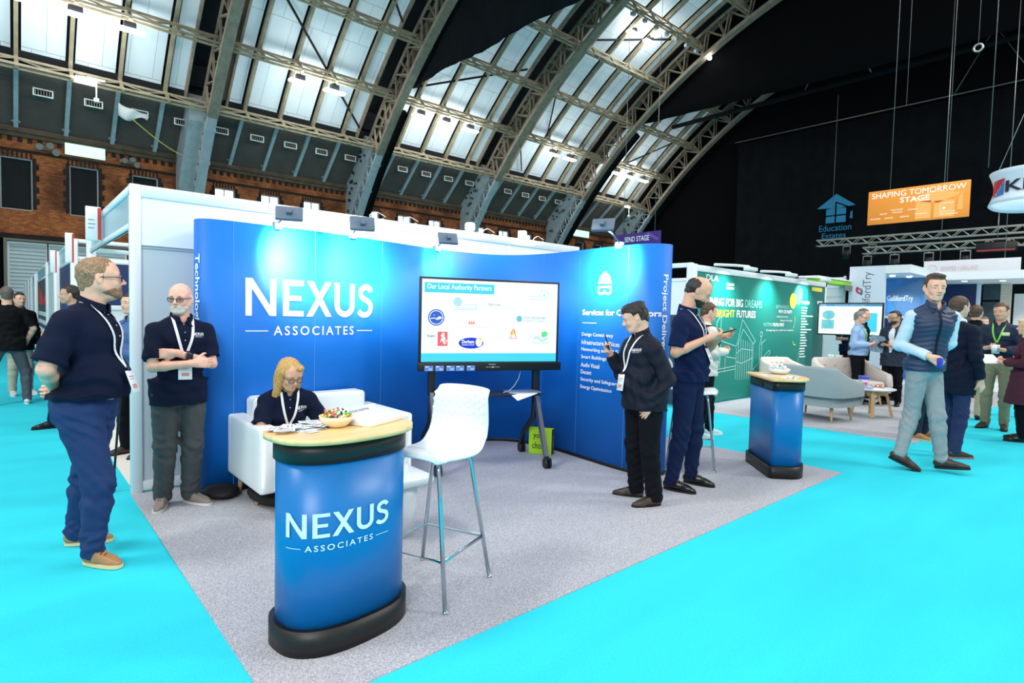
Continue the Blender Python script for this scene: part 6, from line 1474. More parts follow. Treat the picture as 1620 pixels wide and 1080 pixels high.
def person(label, base, rz, J, H=1.78, build=1.0, belly=0.0, skin=('fair', (226, 178, 150)), head=(0, 0, 0), face=None, hair=('short', 'brown'), beard=None, glasses=None,
           top=None, bottom=None, shoes=None, hands=None, lanyard=None, extras=None, res=0.006, female=False, seated=False, hide_low=False, group=None):
    """J: joints in local metres (x forward, y left, z up): pelvis, neck, head, shL, shR, elL, elR, wrL, wrR, hipL, hipR, knL, knR, anL, anR"""
    face = dict(face or {}); root = thing('person', label, 'person', base, rz, group); s = H/1.78; b = build
    J = {k: np.array(v, float) for k, v in J.items()}
    hs = face.get('hs', 1.0)*s*1.0
    Rh = rotz(math.radians(head[0]))@roty(math.radians(head[1]))@rotx(math.radians(head[2])); O = J['head']
    pts = np.array(list(J.values())+[O+V3(0, 0, 0.12), O-0.1]); lo = pts.min(0)-0.24; hi = pts.max(0)+0.24; lo[2] = max(lo[2], -0.02); hi[2] = O[2]+0.15*hs
    F = Field(lo, hi, res)
    pel, nk = J['pelvis'], J['neck']; up = nrm(nk-pel); left = nrm(J['shL']-J['shR']); fwd = nrm(np.cross(left, up)); left = np.cross(up, fwd); RT = np.stack([fwd, left, up], 1); L = np.linalg.norm(nk-pel)
    hl = nrm(J['hipL']-J['hipR']); hf = nrm(np.cross(hl, up)); RP = np.stack([hf, np.cross(up, hf), up], 1)
    def torso(G, infl=0.0, k=0.05, blend=1.0):
        c = lambda t, f=0.0: pel+up*(L*t)+fwd*f
        bw = (1.05 if female else 1.0)
        G.ell(c(0.0, -0.012*s), np.array([0.108*b*s*bw+infl, 0.160*b*s*bw+infl, 0.115*s+infl]), k, RP)
        G.ell(c(0.27, 0.010+belly*0.45), np.array([0.100*b*s+infl+belly*0.55, 0.140*b*s+infl+belly*0.35, 0.16*s+infl]), k, RT)
        if belly > 0.02: G.ell(c(0.22, 0.03+belly*0.7), np.array([0.085*s+belly*0.6, 0.115*s+belly*0.5, 0.12*s])+infl, k, RT)
        G.ell(c(0.62, 0.0), np.array([0.112*b*s+infl, 0.155*b*s+infl, 0.17*s+infl]), k, RT)
        if female:
            for q in (1, -1): G.ell(c(0.60, 0.085*s)+left*0.075*s*q, np.array([0.06, 0.065, 0.06])*s+infl, 0.03, RT)
        else: G.ell(c(0.70, 0.03*s), np.array([0.085*b*s+infl, 0.140*b*s+infl, 0.085*s+infl]), k, RT)
        G.ell(c(0.82, -0.02*s), np.array([0.085*b*s+infl, 0.150*b*s+infl, 0.085*s+infl]), k, RT)
        for q in ('shL', 'shR'):
            G.cone(nk-up*0.045*s-fwd*0.01, J[q]-up*0.012*s, 0.046*s+infl*0.8, 0.051*b*s+infl*0.8, 0.04)
            G.cone(nk+up*0.005*s-fwd*0.02, J[q]+up*0.004*s-left*(0.03 if q == 'shL' else -0.03)*s, 0.036*s+infl*0.8, 0.040*b*s+infl*0.8, 0.035)
    def leg(G, q, rh, rk, rc, ra, k=0.03, stop=1.0):
        h, kn, an = J['hip'+q], J['kn'+q], J['an'+q]
        G.cone(h, kn, rh, rk, k); calf = kn+(an-kn)*0.30; back = -nrm(np.cross(np.cross(nrm(kn-h), V3(0, 0, 1))+1e-6, nrm(an-kn)))*0
        G.cone(kn, calf, rk, rc, k); G.cone(calf, an, rc, ra, k)
    # ---- body
    torso(F, -0.012)
    for q in 'LR':
        leg(F, q, 0.078*b*s, 0.050*s, 0.050*s, 0.036*s)
        F.cone(J['an'+q], J['an'+q]-V3(0, 0, 0.03), 0.034*s, 0.03*s)
        F.cone(J['sh'+q], J['el'+q], 0.046*b*s, 0.038*b*s, 0.025)
        m1 = J['el'+q]+(J['wr'+q]-J['el'+q])*0.3; F.cone(J['el'+q], m1, 0.037*b*s, 0.037*b*s, 0.015); F.cone(m1, J['wr'+q], 0.037*b*s, 0.025*s, 0.015)
    hb = O+Rh@np.array([-0.035, 0, -0.055])*hs; nb = nk-up*0.02-fwd*0.01
    F.cone(nb, hb, 0.060*s*min(b, 1.12)*(0.88 if female else 1), 0.054*s*min(b, 1.1)*(0.88 if female else 1), 0.03)
    if belly > 0.05 or face.get('chin2'): F.ell(O+Rh@np.array([0.03, 0, -0.10])*hs, np.array([0.045, 0.045, 0.03])*hs, 0.03, Rh)
    P = build_head(F, (O, Rh), hs, face)
    for q, sd in (('L', -1), ('R', 1)):
        hd = (hands or {}).get(q)
        if hd is None:
            fd = nrm(J['wr'+q]-J['el'+q]); hd = dict(fwd=fd, back=left*(1 if q == 'L' else -1))
        hd = dict(hd); hand(F, J['wr'+q]+nrm(hd['fwd'])*0.01, hd.pop('fwd'), hd.pop('back'), hd.pop('side', -sd if q == 'L' else -sd), s, **hd)
    v, f = F.mesh(); ms = skin_mat(*skin); lipm = mat('lips_'+skin[0], tuple(int(c*k_) for c, k_ in zip(skin[1], (0.90, 0.74, 0.72))), 0.45)
    loc = (v[f[:, 0]]-O)@Rh/hs; lip = (loc[:, 0] > 0.079) & (np.abs(loc[:, 1]) < 0.0205) & (loc[:, 2] < -0.0545+0.0*loc[:, 1]) & (loc[:, 2] > -0.0710+0.35*np.abs(loc[:, 1])) & (loc[:, 2] < -0.0530-0.22*np.abs(loc[:, 1]))
    mesh_obj('body', v, f, [ms, lipm], root, True, lip.astype(int))
    # ---- eyes, brows, hair
    for sd in (1, -1):
        e = MB(); M = Matrix.Identity(4)
        e.sphere((0, 0, 0), 0.0128*hs, 10)
        o = e.build('eye', mat('eye_white', (226, 222, 216), 0.2), root); M = Matrix([list(Rh[i])+[P(0.0742, 0.031*sd, 0.0)[i]] for i in range(3)]+[[0, 0, 0, 1]]); o.matrix_local = M
        ir = MB().sphere((0.0078*hs, face.get('gaze', 0)*0.004*hs, face.get('gazez', 0)*0.003*hs), 0.0064*hs, 8).build('iris', mat('iris_dark', (44, 40, 40), 0.2), o)
        bw = MB().tube([tuple(P(0.0905, 0.012*sd, 0.0175)), tuple(P(0.0915, 0.026*sd, 0.0235)), tuple(P(0.083, 0.046*sd, 0.019))], [0.0022*hs, 0.0036*hs, 0.0018*hs], 6)
        bw.build('eyebrow', hairm(face.get('brow', hair[1] if hair and hair[1] in ('dark', 'brown', 'greybrown', 'beardbrown') else 'greybrown')), root)
    if hair: build_hair(P, Rh, hs, O, hair[0], 'hair', root, face, max(0.0042, res*0.75), hairm(hair[1]))
    if beard: build_beard(P, Rh, hs, O, root, hairm(beard), face, max(0.0038, res*0.7))
    if glasses is not None:
        g = MB(); rim = 0.0023*hs; fr_m = mat('dark_frame', (26, 28, 34), 0.35); gx = 0.1015
        for sd in (1, -1):
            rr = [(gx-0.006*abs(math.cos(a) > 0)*max(0, math.cos(a)), sd*(0.032+0.0235*math.copysign(abs(math.cos(a))**0.7, math.cos(a))), -0.004+0.0155*math.copysign(abs(math.sin(a))**0.7, math.sin(a))) for a in [2*PI*i/18 for i in range(18)]]
            g.tube([tuple(P(*p)) for p in rr], rim, 6, True)
            g.tube([tuple(P(gx-0.006, sd*0.0565, 0.004)), tuple(P(0.06, sd*0.074*face.get('wide', 1), 0.006)), tuple(P(0.0, sd*0.081*face.get('wide', 1), 0.008)), tuple(P(-0.018, sd*0.080*face.get('wide', 1), -0.004))], rim, 6)
        g.tube([tuple(P(gx, 0.009, 0.002)), tuple(P(gx+0.001, 0, 0.004)), tuple(P(gx, -0.009, 0.002))], rim, 6)
        go = g.build('glasses', fr_m, root)
        for sd in (1, -1):
            rr = [tuple(P(gx-0.002-0.004*max(0, math.cos(a)), sd*(0.032+0.0225*math.copysign(abs(math.cos(a))**0.7, math.cos(a))), -0.004+0.0145*math.copysign(abs(math.sin(a))**0.7, math.sin(a)))) for a in [2*PI*i/18 for i in range(18)]]
            mesh_obj('lens', rr, [tuple(range(18))], GLASS if glasses == 'clear' else GLASS_D, go)
    # ---- trousers
    rs = 0.011; sd_ = face.get('seed', 1)
    tp = dict(top or {})
    if bottom:
        bt = dict(bottom); G = Field(lo, hi, res*1.15); w = bt.get('width', 1.0)
        cut_z = pel[2]+0.10*s if not seated else pel[2]+0.14*s
        G.ell(pel-up*0.01-fwd*0.012*s, np.array([0.112*b*s, 0.166*b*s, 0.13*s])+rs*0.7+np.array([belly*0.25, belly*0.3, 0]), 0.05, RP)
        for q in 'LR': leg(G, q, 0.093*b*s*w, 0.068*s*w, 0.064*s*w, 0.058*s*w*bt.get('cuff', 1.0), 0.035)
        G.plane_cut(pel+up*(0.075 if bt.get('belt') else min(0.075, max(0.03, 0.035-(top or {}).get('drop', 0.1))))*s, up)
        an = min(J['anL'][2], J['anR'][2])
        for q in 'LR':
            A = J['an'+q]; dn = nrm(A-J['kn'+q]); qq = G.sl(A-0.13, A+V3(0.13, 0.13, 0.10)); c0 = A+dn*bt.get('length', 0.035)*s
            X, Y, Z = G.P(qq); near = ((X-A[0])**2+(Y-A[1])**2+(Z-A[2])**2) < 0.0225
            pv = ((X-c0[0])*dn[0]+(Y-c0[1])*dn[1]+(Z-c0[2])*dn[2]).astype(np.float32); G.d[qq] = np.where(near, np.maximum(G.d[qq], pv), G.d[qq])
        kz = (J['knL'][2]+J['knR'][2])/2; amp = bt.get('wrinkle', 0.0045)
        def wr(X, Y, Z):
            near_k = np.exp(-((Z-kz+0.02)/0.12)**2)+1.1*np.exp(-((Z-0.14)/0.09)**2)+0.8*np.exp(-((Z-pel[2]+0.12)/0.09)**2)
            return amp*((0.12+0.7*near_k)*np.sin(Z*62+4.0*np.sin(X*13+sd_+Z*3)+3.6*np.sin(Y*16+sd_*1.7-Z*5)+Y*26+X*10)*np.sin(X*31-Y*27+sd_+Z*13)+0.45*np.sin(Z*110-X*60+Y*45+3*np.sin(Z*14+sd_))*np.sin(Y*30+X*24+Z*9)*near_k*0.6+0.35*np.sin(X*38+3*np.sin(Z*6+sd_))*np.sin(Y*33+2*np.sin(Z*7)))
        G.ripple(wr); v, f = G.mesh(); tr_o = mesh_obj('trousers', v, f, bt['m'], root, True)
        if bt.get('belt'):
            o = MB().tube([tuple(pel+up*0.062*s+RP@np.array([(0.122*b*s+belly*0.2)*math.cos(a), (0.172*b*s+belly*0.3)*math.sin(a), 0])) for a in [2*PI*i/28 for i in range(28)]], 0.014*s, 6, True).build('belt', mat('belt_dark', (34, 28, 26), 0.5), root)
    # ---- top
    S = None
    def make_top(tp, name='shirt', infl=0.012, base=None):
        kind = tp['kind']; G = Field(lo, hi, res); hem = tp.get('hem', 0.04)
        torso(G, infl)
        # drop the garment straight down from the hips
        dz = tp.get('drop', 0.10)*s; bf = tp.get('flare', 0.0)
        rx, ry = 0.125*b*s+infl+belly*0.47+bf, 0.184*b*s+infl+belly*0.33+bf; c0 = pel-hf*0.006+hf*belly*0.25; hh = hf; ll = nrm(hl-np.array([0, 0, hl[2]]))
        def skirt(X, Y, Z):
            g = 1+tp.get('skirt', 0.0)*np.clip((c0[2]-Z)/0.5, 0, 2)
            u = ((X-c0[0])*hh[0]+(Y-c0[1])*hh[1])/(rx*g); w_ = ((X-c0[0])*ll[0]+(Y-c0[1])*ll[1])/(ry*g)
            return np.maximum((np.sqrt(u*u+w_*w_+1e-9)-1)*min(rx, ry), np.maximum(Z-(c0[2]+0.06*s), (c0[2]-dz-0.05)-Z))
        G.put(skirt, c0-np.array([0.45, 0.45, dz+0.06]), c0+np.array([0.45, 0.45, 0.08]), 0.05)
        Gs = Field(lo, hi, res); Gs.d[:] = 0.5
        for q in 'LR':
            sh, el, wr_ = J['sh'+q], J['el'+q], J['wr'+q]
            if kind == 'vest': continue
            r0 = (0.058*b+infl*0.6)*s; r1 = (0.047*b+infl*0.6)*s*tp.get('sleeve_w', 1.0)
            if tp.get('sleeve', 'short') == 'short':
                e = sh+(el-sh)*tp.get('sleeve_len', 0.72); Gs.cone(sh, el, r0, r1*1.10, 0.02)
                d = nrm(el-sh); qq = Gs.sl(np.minimum(sh, el)-0.12, np.maximum(sh, el)+0.12); X, Y, Z = Gs.P(qq); Gs.d[qq] = np.maximum(Gs.d[qq], ((X-e[0])*d[0]+(Y-e[1])*d[1]+(Z-e[2])*d[2]).astype(np.float32))
            else:
                A = Field(lo, hi, res) if False else Gs
                Gs.cone(sh, el, r0, r1, 0.02); e = el+(wr_-el)*tp.get('sleeve_len', 0.97); rw = (0.033+infl*0.7)*s*tp.get('sleeve_w', 1.0)
                Gs.cone(el, e, r1, rw, 0.02)
                d = nrm(wr_-el); qq = Gs.sl(e-0.06, e+0.06); X, Y, Z = Gs.P(qq); c1 = e-d*0.005
                Gs.d[qq] = np.maximum(Gs.d[qq], np.where(((X-e[0])*d[0]+(Y-e[1])*d[1]+(Z-e[2])*d[2]) > -0.03, ((X-c1[0])*d[0]+(Y-c1[1])*d[1]+(Z-c1[2])*d[2]), -1).astype(np.float32))
        G.union(Gs, 0.022*s)
        hz = pel[2]+0.0-tp.get('drop', 0.10)*s
        G.plane_cut((pel[0], pel[1], hz), np.array([0, 0, -1.0])+hf*tp.get('hem_tilt', 0.0))
        if kind == 'vest':
            for q in 'LR':
                sh = J['sh'+q]; sgn = 1 if q == 'L' else -1; G.ell(sh+left*0.045*sgn*s-up*0.03, np.array([0.085, 0.045, 0.10])*s, 0.015, RT, True)
        # neck opening
        G.cone(nk+up*0.005*s+fwd*0.01, nk+up*0.2*s+fwd*0.06, (0.066 if kind != 'tee' else 0.072)*s, 0.066*s, 0.008, True)
        if tp.get('vneck'): 
            a = nk+fwd*(0.11 if 'vr' not in tp else 0.105)*s+up*0.03; c = nk+fwd*(0.17 if 'vr' not in tp else 0.185)*s-up*tp['vneck']*s; G.cone(a, c, max(0.050, tp.get('vr', 0))*s, tp.get('vr', 0.006)*s, 0.006, True)
        if tp.get('quilt'):
            G.ripple(lambda X, Y, Z: -0.005*np.abs(np.sin((Z+0.15*Y*0+0.012*np.sin(Y*22+X*9))*PI/0.050))+0.003)
        else:
            amp = tp.get('wrinkle', 0.006); mid = pel[2]+0.12
            def wv(X, Y, Z): return amp*np.sin(Z*48+Y*34+2.5*np.sin(X*15+sd_)+2.0*np.sin(Y*12-Z*9+sd_))*np.sin(X*21-Y*18+Z*17+sd_*2)*(0.5+np.exp(-((Z-mid)/0.14)**2))
            G.ripple(wv)
        v, f = G.mesh(); o = mesh_obj(name, v, f, tp['m'], root, True)
        return G, o
    if tp and tp.get('under'):
        u = dict(tp['under']); Su, uo = make_top(u, u.get('name', 'shirt'), 0.006)
        S, so = make_top(tp, tp.get('name', 'jacket'), 0.022)
    elif tp:
        S, so = make_top(tp, tp.get('name', 'shirt'), tp.get('infl', 0.012))
    if tp:
        cm = tp.get('collar_m', tp['m'])
        if tp.get('collar', tp['kind'] not in ('tee', 'sweater')):
            C = Field(nk-0.17, nk+0.17, 0.0045); ch = tp.get('collar_h', 0.040)*s
            a0 = nk-up*0.02; a1 = nk+up*ch+fwd*0.010
            C.cone(a0, a1+up*0.05, 0.088*s, 0.070*s, 0.0); C.cone(a0-up*0.05, a1+up*0.10+fwd*0.01, 0.072*s, 0.058*s, 0.004, True); C.plane_cut(a1, up+fwd*0.35); C.plane_cut(nk-up*0.035-fwd*0.0, -up+fwd*0.1)
            C.cone(nk+fwd*0.05*s+up*0.05, nk+fwd*0.13*s-up*0.05, 0.020*s, 0.030*s, 0.004, True)
            v, f = C.mesh()
            if len(v): mesh_obj('collar', v, f, cm, root, True)
            for sg in (1, -1):     # collar points lying on the chest
                pt = [nk+fwd*0.30+left*y_*s*sg-up*z_*s for y_, z_ in ((0.035, -0.010), (0.082, -0.005), (0.058, 0.060), (0.020, 0.035))]
                hh = [S.march(p, -fwd, 0.007) for p in pt]
                if all(h is not None for h in hh):
                    o = mesh_obj('collar_point', hh, [(0, 1, 2, 3)] if sg < 0 else [(3, 2, 1, 0)], cm, root); q = o.modifiers.new('s', 'SOLIDIFY'); q.thickness = 0.004; q.offset = 0
        if tp.get('placket'):
            pt = [nk+fwd*0.35-up*(0.02+0.02*i)*s for i in range(tp['placket'])]; ribbon(S, pt, -fwd, 0.022*s, tp.get('placket_m', cm), 'placket', root, 0.003)
            for i in range(0, min(tp['placket'], 24) if tp['kind'] in ('polo', 'shirt') else 0, 3):
                h = S.march(nk+fwd*0.35-up*(0.04+0.02*i)*s, -fwd, 0.004)
                if h is not None: MB().sphere(tuple(h), 0.0045, 5).build('button', tp.get('button_m', mat('button_pale', (196, 200, 206), 0.4)), root)
        if tp.get('logo'):
            dd = logo_lockup(0.085*s, 0.022*s, 0.006*s, 0.007*s); V_ = []
            for x_, y_ in dd[0]:
                p0 = nk+fwd*0.35+left*(tp.get('logo_y', 0.055)+x_/s)*s-up*(0.135-y_/s)*s; h = S.march(p0, -fwd, 0.0035); V_.append(h if h is not None else p0-fwd*0.2)
            mesh_obj('chest_logo', V_, dd[1], M_LETTER, root)
    # ---- lanyard
    if lanyard and S is not None:
        lm = lanyard['m']; dz = lanyard.get('drop', 0.30)*s; sw = lanyard.get('shift', 0.0)
        bot = nk-up*dz+left*sw
        for sg in (1, -1):
            top_ = nk+left*0.070*s*sg-fwd*0.0+up*0.012*s; n_ = 14; H_ = []
            for i in range(n_+1):
                t = i/n_; p = top_*(1-t)+bot*t; p = p+left*sg*0.012*s*math.sin(PI*t); h = S.march(p+fwd*0.40, -fwd, 0.006, 0.62); H_.append(h)
            H_ = [h for h in H_ if h is not None]
            for _ in range(2): H_ = [H_[0]]+[H_[i]*0.5+(H_[i-1]+H_[i+1])*0.25 for i in range(1, len(H_)-1)]+[H_[-1]] if len(H_) > 2 else H_
            H_ = [h+fwd*0.003 for h in H_]
            if len(H_) > 2:
                first = nk+left*0.072*s*sg-fwd*0.035*s+up*0.022*s; H_ = [first]+H_; vv = []; ff = []
                for i, p in enumerate(H_):
                    t = nrm(H_[min(i+1, len(H_)-1)]-H_[max(i-1, 0)]); sx = nrm(np.cross(t, fwd)); vv += [p-sx*0.0095*s, p+sx*0.0095*s]
                for i in range(len(H_)-1): ff.append((2*i, 2*i+1, 2*i+3, 2*i+2))
                o = mesh_obj('lanyard_strap', vv, ff, lm, root); q = o.modifiers.new('s', 'SOLIDIFY'); q.thickness = 0.0018; q.offset = 0
        h = S.march(bot+fwd*0.4, -fwd, 0.010, 0.62)
        if h is not None:
            bd = lanyard.get('badge', (0.092, 0.135)); fx = lanyard.get('bfwd', 0.0)
            low = [S.march(bot-up*q_*bd[1]+fwd*0.4, -fwd, 0.010, 0.62) for q_ in (0.3, 0.6, 0.9, 1.15)]
            sl_max = max([max(0.0, float((l_-h)@fwd))/(q_*bd[1]) for l_, q_ in zip(low, (0.3, 0.6, 0.9, 1.15)) if l_ is not None]+[0.0])
            dn_ = nrm(-up+fwd*min(1.2, sl_max)); nf_ = nrm(fwd+up*min(1.2, sl_max))
            M = Matrix([[RT[i][1], nf_[i], -dn_[i], (h+fwd*0.004)[i]] for i in range(3)]+[[0, 0, 0, 1]])
            o = MB().rbox((-bd[0]/2, 0, -bd[1]-0.02), (bd[0]/2, 0.003, -0.02), 0.0012, 1).build('badge', M_WHITE, root); o.matrix_local = M
            MB().box((-0.008, 0, -0.025), (0.008, 0.004, 0.01)).build('clip', M_BLACKPL, o)
            put_flat('badge_print', merge(rect2(-0.03, -0.06, 0.03, -0.053), rect2(-0.03, -0.075, 0.02, -0.07), rect2(-0.025, -0.13, 0.025, -0.105)), mat('badge_print', (210, 150, 130), 0.6), lambda x, y: (x, 0.0038, y), o)
    # ---- shoes
    if shoes:
        for q in 'LR':
            sd2 = shoes['dir'][q]; pt = shoes.get('pitch', {}).get(q, 0)
            shoe(root, J['an'+q], sd2, pt, shoes['m'], shoes['ms'], s*shoes.get('size', 1.0), max(0.0055, res*0.9), shoes.get('laces'))
    return root, F, S, dict(P=P, R=RT, J=J, s=s, Rh=Rh, hs=hs)

GLASS = glass_mat('clear_lens', (0.95, 0.97, 1.0), 0.02, 0.10)
GLASS_D = glass_mat('smoky_lens', (0.62, 0.64, 0.70), 0.02, 0.12)
# ------------------------------------------------------------ the people in the photo
FAIR = ('fair', (236, 184, 158)); PINK = ('pink', (240, 186, 164)); TAN = ('tan', (226, 170, 140)); OLIVE = ('olive', (206, 160, 132))
M_POLO = mat('navy_polo', (9, 20, 46), 0.85, spec=0.2, bump=0.15, bscale=500); M_POLO2 = mat('deep_navy_polo', (9, 27, 66), 0.85, spec=0.2, bump=0.15, bscale=500)
M_CHINO = mat('navy_chino', (38, 60, 104), 0.8, spec=0.2, bump=0.2, bscale=400, noise=0.05); M_GREYTR = mat('charcoal_trousers', (70, 74, 76), 0.85, bump=0.2, bscale=400, noise=0.08)
M_BLACKTR = mat('black_trousers', (6, 10, 18), 0.85, spec=0.2, bump=0.1, bscale=400); M_NAVYTR = mat('dark_navy_trousers', (12, 28, 64), 0.8, spec=0.2, bump=0.1, bscale=400)
M_JACK = mat('navy_softshell', (7, 15, 34), 0.7, spec=0.3, bump=0.1, bscale=300); M_LGREY = mat('light_grey_chino', (146, 156, 160), 0.8, bump=0.2, bscale=400, noise=0.06)
M_STRAP = mat('white_strap', (240, 240, 242), 0.6); M_GSTRAP = mat('green_strap', (120, 220, 80), 0.6)
M_TAN = mat('tan_leather', (176, 128, 84), 0.45, noise=0.15, nscale=18); M_CREPE = mat('crepe_sole', (222, 206, 160), 0.7); M_DBROWN = mat('dark_brown_leather', (62, 44, 38), 0.4, noise=0.15, nscale=20)
M_BLACKL = mat('black_leather', (16, 15, 17), 0.25); M_DSOLE = mat('dark_sole', (22, 20, 20), 0.7); M_SUEDE = mat('grey_suede', (150, 140, 132), 0.9, bump=0.2, bscale=400); M_WSOLE = mat('white_sole', (236, 236, 230), 0.6); M_WSNEAK = mat('white_trainer', (226, 230, 232), 0.5)
M_LACE = mat('dark_lace', (40, 30, 28), 0.7)
def std(H=1.76, arms='hang', feet=0.11, step=0.0, yawfoot=0.2, lean=0.0):
    s = H/1.78; z = lambda v: v*s
    J = dict(pelvis=(0, 0, z(.95)), neck=(lean, 0, z(1.50)), head=(lean*1.2+.02, 0, z(1.665)), shL=(lean, z(.175), z(1.41)), shR=(lean, -z(.175), z(1.41)), hipL=(0, z(.095), z(.90)), hipR=(0, -z(.095), z(.90)),
             anL=(step*0.5, feet, z(.085)), anR=(-step*0.5, -feet, z(.085)), knL=(step*0.3+.03, feet*0.98, z(.5)), knR=(-step*0.2+.03, -feet*0.98, z(.5)))
    if arms == 'hang': J.update(elL=(-.02+lean, z(.235), z(1.13)), elR=(-.02+lean, -z(.235), z(1.13)), wrL=(.05, z(.25), z(.88)), wrR=(.05, -z(.25), z(.88)))
    if arms == 'hold': J.update(elL=(.0+lean, z(.24), z(1.14)), elR=(.0+lean, -z(.24), z(1.14)), wrL=(.225, z(.10), z(1.13)), wrR=(.225, -z(.10), z(1.15)))
    return J
HOLD = dict(L=dict(fwd=(.6, -.8, .15), back=(.5, .3, -.8), side=1, curl=(45, 50, 30)), R=dict(fwd=(.6, .8, .15), back=(.5, -.3, -.8), side=-1, curl=(45, 50, 30)))

# 1 the big man in profile at the left
J_left = dict(pelvis=(-0.024, -0.011, 0.963), neck=(0.006, 0.01, 1.520), head=(0.044, 0.02, 1.685), shL=(-0.036, 0.184, 1.430), hipL=(-0.024, 0.085, 0.912), shR=(-0.046, -0.175, 1.425), hipR=(-0.024, -0.107, 0.912), anL=(-0.225, 0.27, 0.086), knL=(-0.087, 0.12, 0.5), elL=(-0.178, 0.254, 1.19), wrL=(-0.155, 0.06, 1.02), anR=(0.018, -0.057, 0.086), knR=(0.077, -0.097, 0.5), elR=(-0.100, -0.262, 1.175), wrR=(-0.155, -0.06, 1.03))
person('heavyset bearded man in navy polo and blue chinos, in profile, hands behind his back', (0.38, 4.17, 0), math.radians(-30), J_left, 1.80, 1.12, 0.065, FAIR, (24, -4, 0), dict(wide=1.05, jaw=1.25, chin2=True, front=0.070, recede=0.0, open=True, seed=3, nose=1.1, hair_t=0.006, hs=1.01, beard_t=0.006), ('short', 'sandy'), 'beardbrown', 'clear',
       dict(kind='polo', m=M_POLO, sleeve_len=0.86, sleeve_w=1.25, drop=-0.03, logo=True, placket=7, wrinkle=0.006), dict(m=M_CHINO, wrinkle=0.011, width=1.12, cuff=0.92),
       dict(m=M_TAN, ms=M_CREPE, laces=M_LACE, size=0.95, dir={'L': (.96, .2), 'R': (.92, -.39)}), dict(R=dict(fwd=(-.05, .95, -.2), back=(-1, -.2, .2), side=-1, curl=(30, 40, 25)), L=dict(fwd=(-.3, -.9, .2), back=(1, -.3, 0), side=1, curl=(40, 50, 30))), dict(m=M_STRAP, drop=0.34, shift=-0.02))
# 2 the bald man with folded arms
J_arms = dict(pelvis=(0.003, 0.014, 0.926), neck=(0.000, 0.031, 1.439), head=(0.012, 0.024, 1.592), shL=(0.007, 0.199, 1.352), hipL=(0.003, 0.106, 0.877), shR=(0.007, -0.142, 1.352), hipR=(0.003, -0.078, 0.877), anL=(-0.047, 0.102, 0.083), knL=(0.008, 0.104, 0.48), elL=(0.085, 0.222, 1.10), wrL=(0.175, -0.045, 1.195), anR=(-0.095, -0.074, 0.083), knR=(-0.016, -0.076, 0.48), elR=(0.095, -0.178, 1.09), wrR=(0.222, 0.050, 1.118))
r2_, _, _, inf2 = person('bald man with white goatee and glasses, arms folded, navy polo and charcoal trousers', (0.97, 4.93, 0), math.radians(-88), J_arms, 1.73, 1.0, 0.02, PINK, (-34, 4, 0), dict(wide=0.98, seed=5, beard_t=0.006, brow='greybrown', nose=1.15), None, 'white', 'smoky',
       dict(kind='polo', m=M_POLO, sleeve_len=0.80, sleeve_w=1.2, drop=0.13, logo=True, placket=7), dict(m=M_GREYTR, wrinkle=0.007, width=1.12, cuff=1.05),
       dict(m=M_SUEDE, ms=M_WSOLE, laces=mat('grey_lace', (120, 116, 112), 0.8), size=0.98, dir={'L': (.86, .5), 'R': (.9, -.42)}), dict(R=dict(fwd=(.25, .95, .02), back=(.95, -.25, .1), side=1, curl=(30, 45, 30), thumb=(0.9, 20)), L=dict(fwd=(-.45, -.9, -.05), back=(.9, -.4, .2), side=1, curl=(10, 20, 15))), dict(m=M_STRAP, drop=0.30, shift=0.0))
w_ = inf2['J']; a_ = w_['elL']; b_ = w_['wrL']; d_ = nrm(b_-a_); c_ = a_+d_*0.215
fr_ = frame_from(d_, np.array([1.0, 0, 0.25])); ring = [tuple(c_+fr_@np.array([0, 0.034*math.cos(t), 0.033*math.sin(t)])) for t in [2*PI*i/20 for i in range(20)]]
wt = MB().tube(ring, 0.007, 6, True).build('watch_strap', M_BLACKPL, r2_)
fc = MB(); M_ = Matrix([list(fr_[i])+[(c_+fr_@np.array([0, 0, 0.037]))[i]] for i in range(3)]+[[0, 0, 0, 1]]); fc.rbox((-0.026, -0.023, -0.006), (0.026, 0.023, 0.006), 0.004, 2, M_); fc.build('watch_face', mat('watch_black', (20, 24, 40), 0.15), wt)
# 3 the seated woman
JW = dict(pelvis=(-.14, 0, .49), neck=(.02, 0, .90), head=(.085, -.01, 1.030), shL=(.02, .155, .825), shR=(.0, -.155, .825), hipL=(-.10, .09, .49), hipR=(-.10, -.09, .49), knL=(.30, .11, .50), knR=(.30, -.10, .50), anL=(.34, .12, .09), anR=(.34, -.11, .09),
          elL=(.10, .24, .64), elR=(.08, -.22, .63), wrL=(.27, .10, .60), wrR=(.26, -.09, .60))
person('blonde woman with glasses in a navy polo sitting on the white sofa, looking down', (1.66, 4.54, 0), math.radians(-93), JW, 1.64, 1.04, 0.03, TAN, (12, 24, 0), dict(wide=1.0, seed=9, brow='greybrown', nose=0.9, hs=1.08), ('long', 'blond'), None, 'clear',
       dict(kind='polo', m=M_POLO, sleeve_len=0.85, sleeve_w=1.25, drop=0.05, logo=True, placket=5, vneck=0.05), dict(m=M_NAVYTR), dict(m=M_BLACKL, ms=M_DSOLE, size=0.9, dir={'L': (1, .1), 'R': (1, -.1)}), HOLD, dict(m=M_STRAP, drop=0.27, shift=0.0), female=True, seated=True)
